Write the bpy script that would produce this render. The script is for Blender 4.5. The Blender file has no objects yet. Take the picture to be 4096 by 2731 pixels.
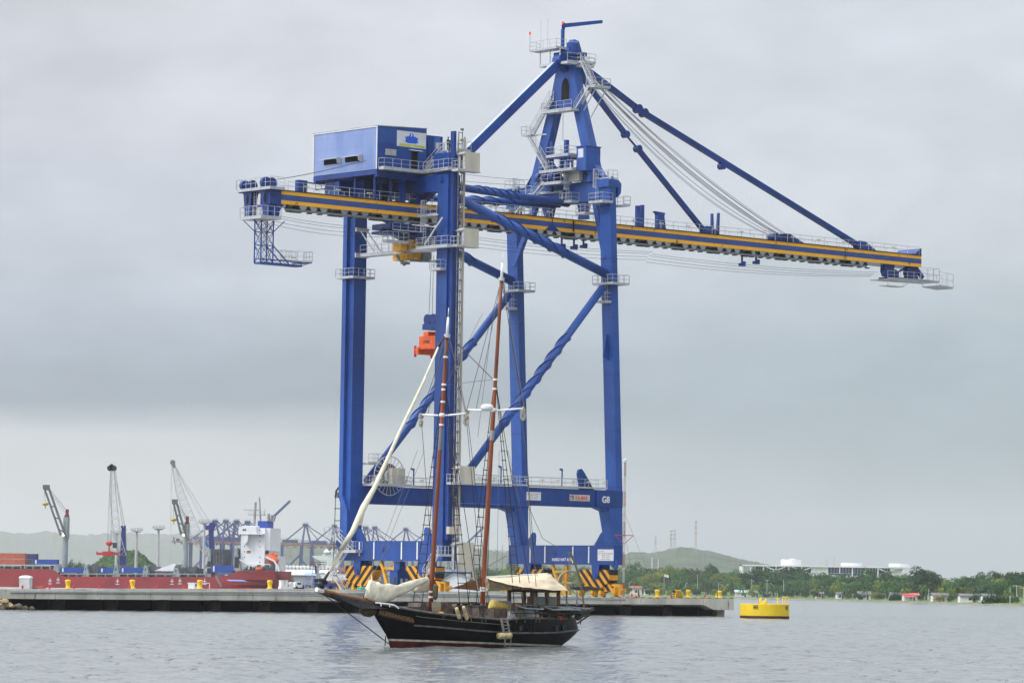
import bpy, bmesh, math, random
import numpy as np
from mathutils import Vector, Matrix
C = bpy.context.scene
COL = C.collection
V = Vector
# ------------------------------------------------------------------ camera
FPX, ROLL, YH, CAMZ = 15000.0, 0.0152, 2357.0, 3.0      # focal length in photo pixels (4096 wide), roll, horizon row, eye height
TH = math.atan((YH - 1365.5) / FPX)
F_ = V((0, math.cos(TH), math.sin(TH))); U0 = V((0, -math.sin(TH), math.cos(TH))); R0 = V((1, 0, 0))
R_ = math.cos(ROLL) * R0 + math.sin(ROLL) * U0
U_ = math.cos(ROLL) * U0 - math.sin(ROLL) * R0
cam_d = bpy.data.cameras.new('camera'); cam = bpy.data.objects.new('camera', cam_d); COL.objects.link(cam)
cam_d.sensor_width = 36.0; cam_d.lens = 36.0 * FPX / 4096.0
cam_d.clip_start = 1.0; cam_d.clip_end = 80000.0
m = Matrix((R_, U_, -F_)).transposed().to_4x4(); m.translation = V((0, 0, CAMZ)); cam.matrix_world = m
C.camera = cam
# ------------------------------------------------------------------ colour management / sampling
C.view_settings.view_transform = 'Standard'; C.view_settings.look = 'None'
C.view_settings.exposure = 0.02; C.view_settings.gamma = 1.0; C.view_settings.use_curve_mapping = False
C.cycles.max_bounces = 6; C.cycles.volume_bounces = 2; C.cycles.use_denoising = True
C.cycles.sample_clamp_indirect = 6.0
HAZE_D = 0.000045
SUN_DIR = V((-0.76, -0.34, 0.80)).normalized()           # towards the (veiled) sun: left of and behind the camera


def lin(r, g, b):
    def c(x):
        x /= 255.0
        return x / 12.92 if x <= 0.04045 else ((x + 0.055) / 1.055) ** 2.4
    return (c(r), c(g), c(b), 1.0)


# ------------------------------------------------------------------ sky
W = bpy.data.worlds.new('World'); C.world = W; W.use_nodes = True
nt = W.node_tree; nt.nodes.clear()
N = nt.nodes.new; L = nt.links.new


def mth(op, a, b=None, c=None, tree=None):
    n = (tree or nt).nodes.new('ShaderNodeMath'); n.operation = op
    for i, x in enumerate((a, b, c)):
        if x is None: continue
        if isinstance(x, (int, float)): n.inputs[i].default_value = x
        else: (tree or nt).links.new(x, n.inputs[i])
    return n.outputs[0]


def ramp(fac, stops, tree=None, interp='LINEAR'):
    n = (tree or nt).nodes.new('ShaderNodeValToRGB'); n.color_ramp.interpolation = interp
    e = n.color_ramp.elements
    while len(e) < len(stops): e.new(0.5)
    for el, (p, col) in zip(e, stops): el.position = p; el.color = col
    (tree or nt).links.new(fac, n.inputs[0]); return n.outputs[0]


def mixc(fac, a, b, tree=None, mode='MIX'):
    t = tree or nt
    n = t.nodes.new('ShaderNodeMix'); n.data_type = 'RGBA'; n.blend_type = mode
    for s, x in ((n.inputs[0], fac), (n.inputs[6], a), (n.inputs[7], b)):
        if isinstance(x, (int, float, tuple)): s.default_value = x
        else: t.links.new(x, s)
    return n.outputs[2]


tc = N('ShaderNodeTexCoord'); sp = N('ShaderNodeSeparateXYZ'); L(tc.outputs['Generated'], sp.inputs[0])
mp = N('ShaderNodeMapping'); L(tc.outputs['Generated'], mp.inputs[0]); mp.inputs['Scale'].default_value = (9, 3, 26)
mp.inputs['Location'].default_value = (3.1, 0.4, 1.7)
nz = N('ShaderNodeTexNoise'); L(mp.outputs[0], nz.inputs[0]); nz.inputs['Scale'].default_value = 1.0
nz.inputs['Detail'].default_value = 7.0; nz.inputs['Roughness'].default_value = 0.55
mp2 = N('ShaderNodeMapping'); L(tc.outputs['Generated'], mp2.inputs[0]); mp2.inputs['Scale'].default_value = (30, 6, 60)
nz2 = N('ShaderNodeTexNoise'); L(mp2.outputs[0], nz2.inputs[0]); nz2.inputs['Scale'].default_value = 1.0; nz2.inputs['Detail'].default_value = 8.0
wob = mth('SUBTRACT', nz.outputs[0], 0.5)
wob2 = mth('SUBTRACT', nz2.outputs[0], 0.5)
zz = mth('ADD', sp.outputs[2], mth('MULTIPLY', wob, 0.030))
zz = mth('ADD', zz, mth('MULTIPLY', wob2, 0.006))
zr = mth('MULTIPLY', zz, 4.0)                             # 0.25 of sin(elevation) fills the ramps
SL = [(0, (206, 211, 212)), (.10, (212, 216, 216)), (.150, (206, 211, 214)), (.185, (140, 154, 171)), (.25, (168, 180, 196)), (.36, (200, 206, 218)), (.52, (213, 217, 226)), (.66, (221, 225, 232)), (1, (226, 229, 235))]
SR = [(0, (128, 145, 157)), (.09, (134, 151, 163)), (.17, (150, 167, 181)), (.25, (174, 189, 202)), (.36, (202, 209, 219)), (.52, (211, 217, 226)), (.66, (215, 220, 229)), (1, (226, 229, 235))]
cl = ramp(zr, [(p, lin(*c)) for p, c in SL]); cr = ramp(zr, [(p, lin(*c)) for p, c in SR])
fx = mth('MULTIPLY_ADD', sp.outputs[0], 5.2, 0.5)
fx = mth('ADD', fx, mth('MULTIPLY', wob, 0.5)); fxn = N('ShaderNodeClamp'); L(fx, fxn.inputs[0])
base = mixc(fxn.outputs[0], cl, cr)
brt = mth('ADD', mth('MULTIPLY_ADD', wob, 0.46, 1.0), mth('MULTIPLY', wob2, 0.30))
# one bright heap of cumulus to the right of the crane
dx = mth('MULTIPLY', mth('SUBTRACT', sp.outputs[0], 0.077), 26.0); dz = mth('MULTIPLY', mth('SUBTRACT', sp.outputs[2], 0.112), 52.0)
dd = mth('ADD', mth('MULTIPLY', dx, dx), mth('MULTIPLY', dz, dz))
dd = mth('ADD', dd, mth('MULTIPLY', wob2, 2.2))
hp = N('ShaderNodeMapRange'); hp.interpolation_type = 'SMOOTHSTEP'; L(dd, hp.inputs[0]); hp.inputs[1].default_value = 1.0; hp.inputs[2].default_value = 0.45
hp.inputs[3].default_value = 0.0; hp.inputs[4].default_value = 0.085
brt = mth('ADD', brt, hp.outputs[0])
# an overcast dome is brighter overhead than at the horizon; beyond the view, right is dimmed and left raised to shape side light
zen = N('ShaderNodeMapRange'); zen.interpolation_type = 'SMOOTHSTEP'; L(sp.outputs[2], zen.inputs[0]); zen.inputs[1].default_value = .16; zen.inputs[2].default_value = .85; zen.inputs[3].default_value = 1.0; zen.inputs[4].default_value = 2.8
sde = N('ShaderNodeMapRange'); sde.interpolation_type = 'SMOOTHSTEP'; L(sp.outputs[0], sde.inputs[0]); sde.inputs[1].default_value = .16; sde.inputs[2].default_value = .8; sde.inputs[3].default_value = 1.0; sde.inputs[4].default_value = .5
lft = N('ShaderNodeMapRange'); lft.interpolation_type = 'SMOOTHSTEP'; L(sp.outputs[0], lft.inputs[0]); lft.inputs[1].default_value = -.85; lft.inputs[2].default_value = -.17; lft.inputs[3].default_value = 1.5; lft.inputs[4].default_value = 1.0
brt = mth('MULTIPLY', mth('MULTIPLY', brt, lft.outputs[0]), mth('MULTIPLY', zen.outputs[0], sde.outputs[0]))
cmb = N('ShaderNodeCombineColor'); [L(brt, cmb.inputs[i]) for i in range(3)]
cloud = mixc(1.0, base, cmb.outputs[0], mode='MULTIPLY')
sky = N('ShaderNodeTexSky'); sky.sky_type = 'NISHITA'; sky.sun_disc = False
sky.sun_elevation = math.asin(SUN_DIR.z); sky.sun_rotation = math.atan2(SUN_DIR.x, SUN_DIR.y); sky.air_density = 1.0; sky.dust_density = 2.0
skd = mixc(1.0, sky.outputs[0], (0.10, 0.10, 0.10, 1), mode='MULTIPLY')
full = mixc(0.94, skd, cloud)                             # thin blue showing through a closed cloud deck
bg = N('ShaderNodeBackground'); L(full, bg.inputs[0]); bg.inputs[1].default_value = 1.0
ow = N('ShaderNodeOutputWorld'); L(bg.outputs[0], ow.inputs[0])
# ------------------------------------------------------------------ sun (veiled by cloud)
sd = bpy.data.lights.new('sun', 'SUN'); so = bpy.data.objects.new('sun', sd); COL.objects.link(so)
sd.energy = 1.5; sd.angle = math.radians(14); sd.color = (1.0, 0.97, 0.92)
so.rotation_euler = SUN_DIR.to_track_quat('Z', 'Y').to_euler()


# ------------------------------------------------------------------ materials
def mat(name, col, rough=0.5, metal=0.0, var=0.12, scale=0.6, spec=0.5, rust=0.0, streak=False, bump=0.0, dark=None, seam=0.0):
    mt = bpy.data.materials.new(name); mt.use_nodes = True; t = mt.node_tree
    b = t.nodes['Principled BSDF']; b.inputs['Roughness'].default_value = rough; b.inputs['Metallic'].default_value = metal
    b.inputs['Specular IOR Level'].default_value = spec
    tcn = t.nodes.new('ShaderNodeTexCoord'); mpn = t.nodes.new('ShaderNodeMapping'); t.links.new(tcn.outputs['Object'], mpn.inputs[0])
    mpn.inputs['Scale'].default_value = (1, 1, 0.18) if streak else (1, 1, 1)
    n = t.nodes.new('ShaderNodeTexNoise'); t.links.new(mpn.outputs[0], n.inputs[0]); n.inputs['Scale'].default_value = scale; n.inputs['Detail'].default_value = 6
    lo = dark or tuple(c * (1 - var * 1.6) for c in col[:3]); hi = tuple(min(1, c * (1 + var)) for c in col[:3])
    c = ramp(n.outputs[0], [(0.3, (*lo[:3], 1)), (0.72, (*hi, 1))], t)
    if rust > 0:
        n2 = t.nodes.new('ShaderNodeTexNoise'); t.links.new(mpn.outputs[0], n2.inputs[0]); n2.inputs['Scale'].default_value = scale * 4.3; n2.inputs['Detail'].default_value = 9
        k = ramp(n2.outputs[0], [(0.62 - rust * .2, (0, 0, 0, 1)), (0.74, (1, 1, 1, 1))], t)
        c = mixc(k, c, (0.16, 0.06, 0.025, 1), t)
    if seam:
        sx_ = t.nodes.new('ShaderNodeSeparateXYZ'); t.links.new(tcn.outputs['Object'], sx_.inputs[0])
        l1 = mth('LESS_THAN', mth('FRACT', mth('DIVIDE', mth('ADD', sx_.outputs[2], mth('MULTIPLY', sx_.outputs[0], .013, tree=t), tree=t), seam, tree=t), tree=t), .012, tree=t)
        n3 = t.nodes.new('ShaderNodeTexNoise'); t.links.new(tcn.outputs['Object'], n3.inputs[0]); n3.inputs['Scale'].default_value = .11; n3.inputs['Detail'].default_value = 8; n3.inputs['Roughness'].default_value = .7
        c = mixc(1.0, c, ramp(n3.outputs[0], [(.34, (.62, .66, .74, 1)), (.56, (1, 1, 1, 1)), (.8, (1.16, 1.14, 1.08, 1))], t), t, 'MULTIPLY')
        n4 = t.nodes.new('ShaderNodeTexNoise'); m4 = t.nodes.new('ShaderNodeMapping'); t.links.new(tcn.outputs['Object'], m4.inputs[0]); m4.inputs['Scale'].default_value = (2.2, 2.2, .09); t.links.new(m4.outputs[0], n4.inputs[0]); n4.inputs['Scale'].default_value = 1.0; n4.inputs['Detail'].default_value = 5
        c = mixc(ramp(n4.outputs[0], [(.60, (0, 0, 0, 1)), (.72, (.55, .55, .55, 1))], t), c, (.035, .05, .11, 1), t)
        c = mixc(mth('MULTIPLY', l1, .45, tree=t), c, (.01, .02, .07, 1), t)
    t.links.new(c, b.inputs['Base Color'])
    if bump:
        bn = t.nodes.new('ShaderNodeBump'); bn.inputs['Strength'].default_value = bump; t.links.new(n.outputs[0], bn.inputs['Height']); t.links.new(bn.outputs[0], b.inputs['Normal'])
    return mt


def stripes(name, a, bcol, kvec, period, duty=0.5, rough=0.5):
    """two-colour painted stripes across object-space direction kvec"""
    mt = bpy.data.materials.new(name); mt.use_nodes = True; t = mt.node_tree; b = t.nodes['Principled BSDF']; b.inputs['Roughness'].default_value = rough
    tcn = t.nodes.new('ShaderNodeTexCoord'); d = t.nodes.new('ShaderNodeVectorMath'); d.operation = 'DOT_PRODUCT'
    t.links.new(tcn.outputs['Object'], d.inputs[0]); d.inputs[1].default_value = kvec
    f = mth('FRACT', mth('DIVIDE', d.outputs['Value'], period, tree=t), tree=t); g = mth('GREATER_THAN', f, duty, tree=t)
    n = t.nodes.new('ShaderNodeTexNoise'); n.inputs['Scale'].default_value = 1.5; n.inputs['Detail'].default_value = 6; t.links.new(tcn.outputs['Object'], n.inputs[0])
    sh = ramp(n.outputs[0], [(0.3, (0.72, 0.70, 0.66, 1)), (0.6, (1, 1, 1, 1))], t)
    c = mixc(g, a, bcol, t); c = mixc(1.0, c, sh, t, 'MULTIPLY'); t.links.new(c, b.inputs['Base Color']); return mt


M = {}
M['blue'] = mat('crane_blue', (0.009, 0.066, 0.31), 0.42, var=0.22, scale=0.25, streak=True, seam=6.1)
M['blue2'] = mat('crane_blue_chalky', (0.020, 0.092, 0.37), 0.48, var=0.15, scale=0.3, streak=True, seam=7.4)
M['deepblue'] = mat('deep_blue_paint', (0.006, 0.040, 0.22), 0.4, var=0.25, scale=0.4)
M['greyblue'] = mat('girder_grey_blue', (0.030, 0.075, 0.25), 0.5, var=0.15, scale=0.5)
M['clad'] = None
M['orange'] = mat('girder_orange_yellow', (0.92, 0.45, 0.018), 0.5, var=0.06, scale=0.3, rust=0.02)
M['galv'] = mat('galvanised_steel', (0.50, 0.52, 0.54), 0.5, 0.2, var=0.12, scale=2.0)
M['grate'] = mat('grating_grey', (0.20, 0.21, 0.22), 0.7, var=0.2, scale=2.0)
M['under'] = mat('girder_underside_grey', (0.34, 0.36, 0.36), 0.35, 0.0, var=0.35, scale=0.35)
M['black'] = mat('black_steel', (0.012, 0.012, 0.016), 0.5, var=0.3)
M['white'] = mat('white_paint', (0.78, 0.79, 0.79), 0.45, var=0.05, scale=0.5)
M['cream'] = mat('cream_steel_box', (0.55, 0.52, 0.43), 0.45, var=0.10, scale=0.8, streak=True)
M['red'] = mat('red_paint', (0.55, 0.03, 0.03), 0.45)
M['yellow'] = mat('machine_yellow', (0.80, 0.40, 0.015), 0.45, var=0.18, scale=1.0, rust=0.08)
M['oran'] = mat('spreader_orange', (0.80, 0.12, 0.02), 0.45, var=0.18, scale=1.2)
M['glass'] = mat('window_glass', (0.03, 0.04, 0.05), 0.1, var=0.1)
M['rope'] = mat('wire_rope', (0.06, 0.065, 0.08), 0.6, var=0.2)
M['lamp'] = mat('lamp_housing', (0.62, 0.60, 0.42), 0.5)


def emis(name, col, s):
    mt = mat(name, col, 0.4); b = mt.node_tree.nodes['Principled BSDF']; b.inputs['Emission Color'].default_value = (*col[:3], 1); b.inputs['Emission Strength'].default_value = s; return mt


M['redlight'] = emis('red_beacon_lens', (0.9, 0.05, 0.04), .6)
M['warmlight'] = emis('warm_lamp_lens', (1.0, 0.75, 0.35), 6.0)


# ------------------------------------------------------------------ mesh builder
class MB:
    def __init__(s): s.v = []; s.f = []; s.m = []; s.cuts = []
    def cut(s): s.cuts.append((len(s.v), len(s.f))); return s
    def face(s, pts, mi=0):
        k = len(s.v); s.v += [tuple(p) for p in pts]; s.f.append(tuple(range(k, k + len(pts)))); s.m.append(mi)
    def prism(s, pts, vec, mi=0, caps=True):
        pts = [V(p) for p in pts]; vec = V(vec); k = len(s.v); n = len(pts)
        s.v += [tuple(p) for p in pts] + [tuple(p + vec) for p in pts]
        if caps: s.f += [tuple(range(k, k + n)), tuple(range(k + 2 * n - 1, k + n - 1, -1))]; s.m += [mi, mi]
        for i in range(n):
            j = (i + 1) % n; s.f.append((k + i, k + j, k + n + j, k + n + i)); s.m.append(mi)
        return s
    def loft(s, rings, mi=0, closed=True, caps=True):
        k = len(s.v); n = len(rings[0])
        for r in rings: s.v += [tuple(p) for p in r]
        for a in range(len(rings) - 1):
            for i in range(n if closed else n - 1):
                j = (i + 1) % n; s.f.append((k + a * n + i, k + a * n + j, k + (a + 1) * n + j, k + (a + 1) * n + i)); s.m.append(mi)
        if caps and closed:
            s.f += [tuple(range(k, k + n)), tuple(range(k + len(rings) * n - 1, k + (len(rings) - 1) * n - 1, -1))]; s.m += [mi, mi]
        return s
    def box(s, a, b, mi=0):
        (x0, y0, z0), (x1, y1, z1) = a, b
        return s.prism([(x0, y0, z0), (x1, y0, z0), (x1, y1, z0), (x0, y1, z0)], (0, 0, z1 - z0), mi)
    def beam(s, p, q, w, h, side=None, mi=0, w2=None, h2=None):
        p, q = V(p), V(q); d = (q - p).normalized()
        sd_ = V(side) if side is not None else d.cross(V((0, 0, 1)))
        if sd_.length < 1e-4: sd_ = V((1, 0, 0))
        sd_ = (sd_ - d * sd_.dot(d)).normalized(); up = sd_.cross(d)
        def ring(c, w, h): return [c + sd_ * (a * w / 2) + up * (b * h / 2) for a, b in ((-1, -1), (1, -1), (1, 1), (-1, 1))]
        return s.loft([ring(p, w, h), ring(q, w2 or w, h2 or h)], mi)
    def tube(s, p, q, r, n=8, r2=None, mi=0):
        p, q = V(p), V(q); d = (q - p).normalized(); a = d.orthogonal().normalized(); b = d.cross(a)
        def ring(c, r): return [c + a * (r * math.cos(t * 2 * math.pi / n)) + b * (r * math.sin(t * 2 * math.pi / n)) for t in range(n)]
        return s.loft([ring(p, r), ring(q, r if r2 is None else r2)], mi)
    def path(s, pts, r, n=6, mi=0, closed=False):
        pts = [V(p) for p in pts]; rings = []; up = None; m_ = len(pts)
        for i, p in enumerate(pts):
            if closed: d = pts[(i + 1) % m_] - pts[i - 1]
            else: d = pts[min(i + 1, m_ - 1)] - pts[max(i - 1, 0)]
            d.normalize()
            a = (up - d * up.dot(d)) if up is not None else d.orthogonal()
            if a.length < 1e-5: a = d.orthogonal()
            a.normalize(); up = a; b = d.cross(a); rr = r[i] if isinstance(r, (list, tuple)) else r
            rings.append([p + a * (rr * math.cos(t * 2 * math.pi / n)) + b * (rr * math.sin(t * 2 * math.pi / n)) for t in range(n)])
        if closed: rings.append(rings[0])
        return s.loft(rings, mi, caps=not closed)
    def lathe(s, c, prof, n=16, axis=(0, 0, 1), mi=0):
        c = V(c); d = V(axis).normalized(); a = d.orthogonal().normalized(); b = d.cross(a)
        return s.loft([[c + d * h + a * (r * math.cos(t * 2 * math.pi / n)) + b * (r * math.sin(t * 2 * math.pi / n)) for t in range(n)] for r, h in prof], mi)
    def rail(s, pts, h=1.1, sp=1.7, r=0.036, mi=0, toe=True, mid=True):
        pts = [V(p) for p in pts]; z = V((0, 0, 1))
        for a, b in zip(pts[:-1], pts[1:]):
            n = max(1, int(round((b - a).length / sp)))
            for i in range(n + 1):
                c = a.lerp(b, i / n); s.tube(c, c + z * h, r, 4, mi=mi)
            s.tube(a + z * h, b + z * h, r, 4, mi=mi)
            if mid: s.tube(a + z * h * .52, b + z * h * .52, r * .8, 4, mi=mi)
            if toe: s.beam(a + z * .07, b + z * .07, 0.03, 0.14, mi=mi)
        return s
    def ladder(s, p, q, side, w=0.5, r=0.03, step=0.35, mi=0):
        p, q, sd_ = V(p), V(q), V(side).normalized() * w / 2
        s.tube(p - sd_, q - sd_, r, 4, mi=mi); s.tube(p + sd_, q + sd_, r, 4, mi=mi)
        n = max(2, int((q - p).length / step))
        for i in range(1, n): c = p.lerp(q, i / n); s.tube(c - sd_, c + sd_, r * .8, 4, mi=mi)
        return s
    def cage(s, p, q, out, w=0.7, mi=0):
        """safety hoops round a ladder"""
        p, q, o = V(p), V(q), V(out).normalized(); sd_ = o.cross(V((0, 0, 1))); n = max(2, int((q - p).length / 0.9))
        def arc(c): return [c + sd_ * (w / 2 * math.cos(t)) + o * (w * .9 * math.sin(t)) for t in [math.pi * i / 6 for i in range(7)]]
        for i in range(n + 1): s.path(arc(p.lerp(q, i / n)), 0.03, 4, mi)
        for a, b in list(zip(arc(p), arc(q)))[1:-1:1]: s.tube(a, b, 0.025, 4, mi=mi)
        return s
    def stair(s, p, q, side, w=0.75, rails=True, mi=0):
        p, q, sd_ = V(p), V(q), V(side).normalized() * w / 2; z = V((0, 0, 1))
        for k in (-1, 1):
            s.beam(p + sd_ * k, q + sd_ * k, 0.06, 0.24, mi=mi)
            if rails:
                s.tube(p + sd_ * k + z * 1.0, q + sd_ * k + z * 1.0, 0.036, 4, mi=mi); s.tube(p + sd_ * k + z * .5, q + sd_ * k + z * .5, 0.028, 4, mi=mi)
                n = max(1, int((q - p).length / 1.6))
                for i in range(n + 1): c = p.lerp(q, i / n) + sd_ * k; s.tube(c, c + z, 0.034, 4, mi=mi)
        n = max(2, int(abs(q.z - p.z) / 0.23)); d = V((q.x - p.x, q.y - p.y, 0)).normalized() * .13
        for i in range(1, n): c = p.lerp(q, i / n); s.beam(c - sd_, c + sd_, 0.24, 0.04, side=d, mi=mi)
        return s
    def plat(s, pts, th=0.18, mi=0):
        return s.prism([V(p) - V((0, 0, th)) for p in pts], (0, 0, th), mi)
    def build(s, name, mats, parent=None, smooth=False, fix=True):
        if s.cuts:                                          # several like pieces: one object each
            cs = [(0, 0)] + s.cuts + [(len(s.v), len(s.f))]; first = None
            for (v0, f0), (v1, f1) in zip(cs[:-1], cs[1:]):
                if f1 > f0:
                    p = MB(); p.v = s.v[v0:v1]; p.f = [tuple(i - v0 for i in f) for f in s.f[f0:f1]]; p.m = s.m[f0:f1]; o = p.build(name, mats, parent, smooth, fix); first = first or o
            return first
        me = bpy.data.meshes.new(name); me.from_pydata(s.v, [], s.f)
        for x in (mats if isinstance(mats, (list, tuple)) else [mats]): me.materials.append(x)
        me.polygons.foreach_set('material_index', s.m)
        if fix:
            bm = bmesh.new(); bm.from_mesh(me); bmesh.ops.recalc_face_normals(bm, faces=bm.faces); bm.to_mesh(me); bm.free()
        if smooth: me.polygons.foreach_set('use_smooth', [True] * len(me.polygons))
        me.update(); o = bpy.data.objects.new(name, me); COL.objects.link(o)
        if parent is not None: o.parent = parent
        return o


def tag(o, label=None, cat=None, group=None, kind=None):
    if label: o['label'] = label
    if cat: o['category'] = cat
    if group: o['group'] = group
    if kind: o['kind'] = kind
    return o


def empty(name, loc, rz=0, label=None, cat=None, group=None):
    o = bpy.data.objects.new(name, None); COL.objects.link(o); o.location = loc; o.rotation_euler = (0, 0, rz); o.empty_display_size = 1
    return tag(o, label, cat, group)


def copy_tree(o, parent=None):
    c = o.copy(); COL.objects.link(c)
    if parent is not None: c.parent = parent
    for ch in list(o.children): copy_tree(ch, c)
    return c


def text(name, s, size, o, xdir, up, material, parent, ext=0.01, sx=1.0, align='CENTER', bold=0.0):
    """lettering as a mesh: o = position of the baseline middle, xdir = reading direction, up = letter height direction"""
    cu = bpy.data.curves.new(name, 'FONT'); cu.body = s; cu.size = size; cu.extrude = ext; cu.align_x = align; cu.offset = bold
    tmp = bpy.data.objects.new(name, cu); COL.objects.link(tmp)
    me = bpy.data.meshes.new_from_object(tmp.evaluated_get(bpy.context.evaluated_depsgraph_get()))
    bpy.data.objects.remove(tmp); bpy.data.curves.remove(cu)
    x, u = V(xdir).normalized(), V(up).normalized(); mt = Matrix((x * sx, u, x.cross(u))).transposed().to_4x4(); mt.translation = V(o)
    me.transform(mt); me.materials.clear(); me.materials.append(material)
    ob = bpy.data.objects.new(name, me); COL.objects.link(ob); ob.parent = parent; return ob


# pixel crops of the photograph used while measuring: origin x, y and magnification
K = {'a': (900, 450, 2.351), 'b': (1800, 100, 2.351), 'c': (1700, 600, 2.351), 'd': (2700, 750, 1.96), 'e': (1300, 1750, 1.8092), 'h': (1300, 1800, 3.92), 'i': (1900, 1800, 3.92), 'j': (1700, 500, 5.2267), 'k': (1300, 640, 3.734), 'l': (2000, 530, 4.238), 'm': (1600, 1250, 3.1367), 'n': (920, 700, 4.1275), 'o': (1200, 2180, 4.704), 'p': (1650, 2180, 4.704), 'q': (2100, 2180, 4.704), 'r': (2500, 2180, 4.704), 's': (2480, 780, 5.226), 't': (2140, 110, 7.127), 'u': (1500, 2350, 4.704), 'v': (1950, 2350, 4.704), 'w': (0, 1800, 3.1364), 'x': (550, 1780, 3.7333), 'y': (1100, 1950, 3.7325), 'z': (2900, 2180, 3.92), 'A': (3450, 2200, 3.641), 'B': (0, 2200, 4.704), 'D': (400, 2050, 4.48), 'E': (800, 2000, 3.92), 'F': (0, 1800, 1.8092), 'G': (2300, 2050, 1.3096), 'H': (1250, 2150, 1.96), 'Y': (1150, 2200, 8.711), '0': (0, 0, 1.0), '1': (0, 0, .57422)}


def ray(k, x, y):
    ox, oy, s = K[k]; x = ox + x / s; y = oy + y / s
    return F_ + R_ * ((x - 2048) / FPX) - U_ * ((y - 1365.5) / FPX)


def at(k, x, y, Y):
    """world point at distance Y in front of the eye, on the line of sight of a measured pixel"""
    d = ray(k, x, y); return V((0, 0, CAMZ)) + d * (Y / d.y)


class Frame:
    """local axes of one thing: x along it, y away from the eye, z up"""
    def __init__(s, o, ang):
        s.o = V(o); s.a = ang; s.ex = V((math.cos(ang), math.sin(ang), 0)); s.ey = V((-math.sin(ang), math.cos(ang), 0))
    def loc(s, P): d = P - s.o; return V((d.dot(s.ex), d.dot(s.ey), d.z))
    def wld(s, p): return s.o + s.ex * p[0] + s.ey * p[1] + V((0, 0, p[2]))
    def Y(s, k, x, y, yl):
        d = ray(k, x, y); e = V((0, 0, CAMZ)); return s.loc(e + d * ((yl + (s.o - e).dot(s.ey)) / d.dot(s.ey)))
    def X(s, k, x, y, xl):
        d = ray(k, x, y); e = V((0, 0, CAMZ)); return s.loc(e + d * ((xl + (s.o - e).dot(s.ex)) / d.dot(s.ex)))
    def Z(s, k, x, y, zl):
        d = ray(k, x, y); e = V((0, 0, CAMZ)); return s.loc(e + d * ((zl + s.o.z - CAMZ) / d.z))
    def root(s, name, label, cat, group=None): return empty(name, s.o, s.a, label, cat, group)


def setz(p, z): return V((p[0], p[1], z))


DECK = 2.2
CR = Frame((-8.4, 474.0, DECK), math.radians(41.0))       # crane axes: x = boom direction, y = along the rails (away), z from the deck
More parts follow.
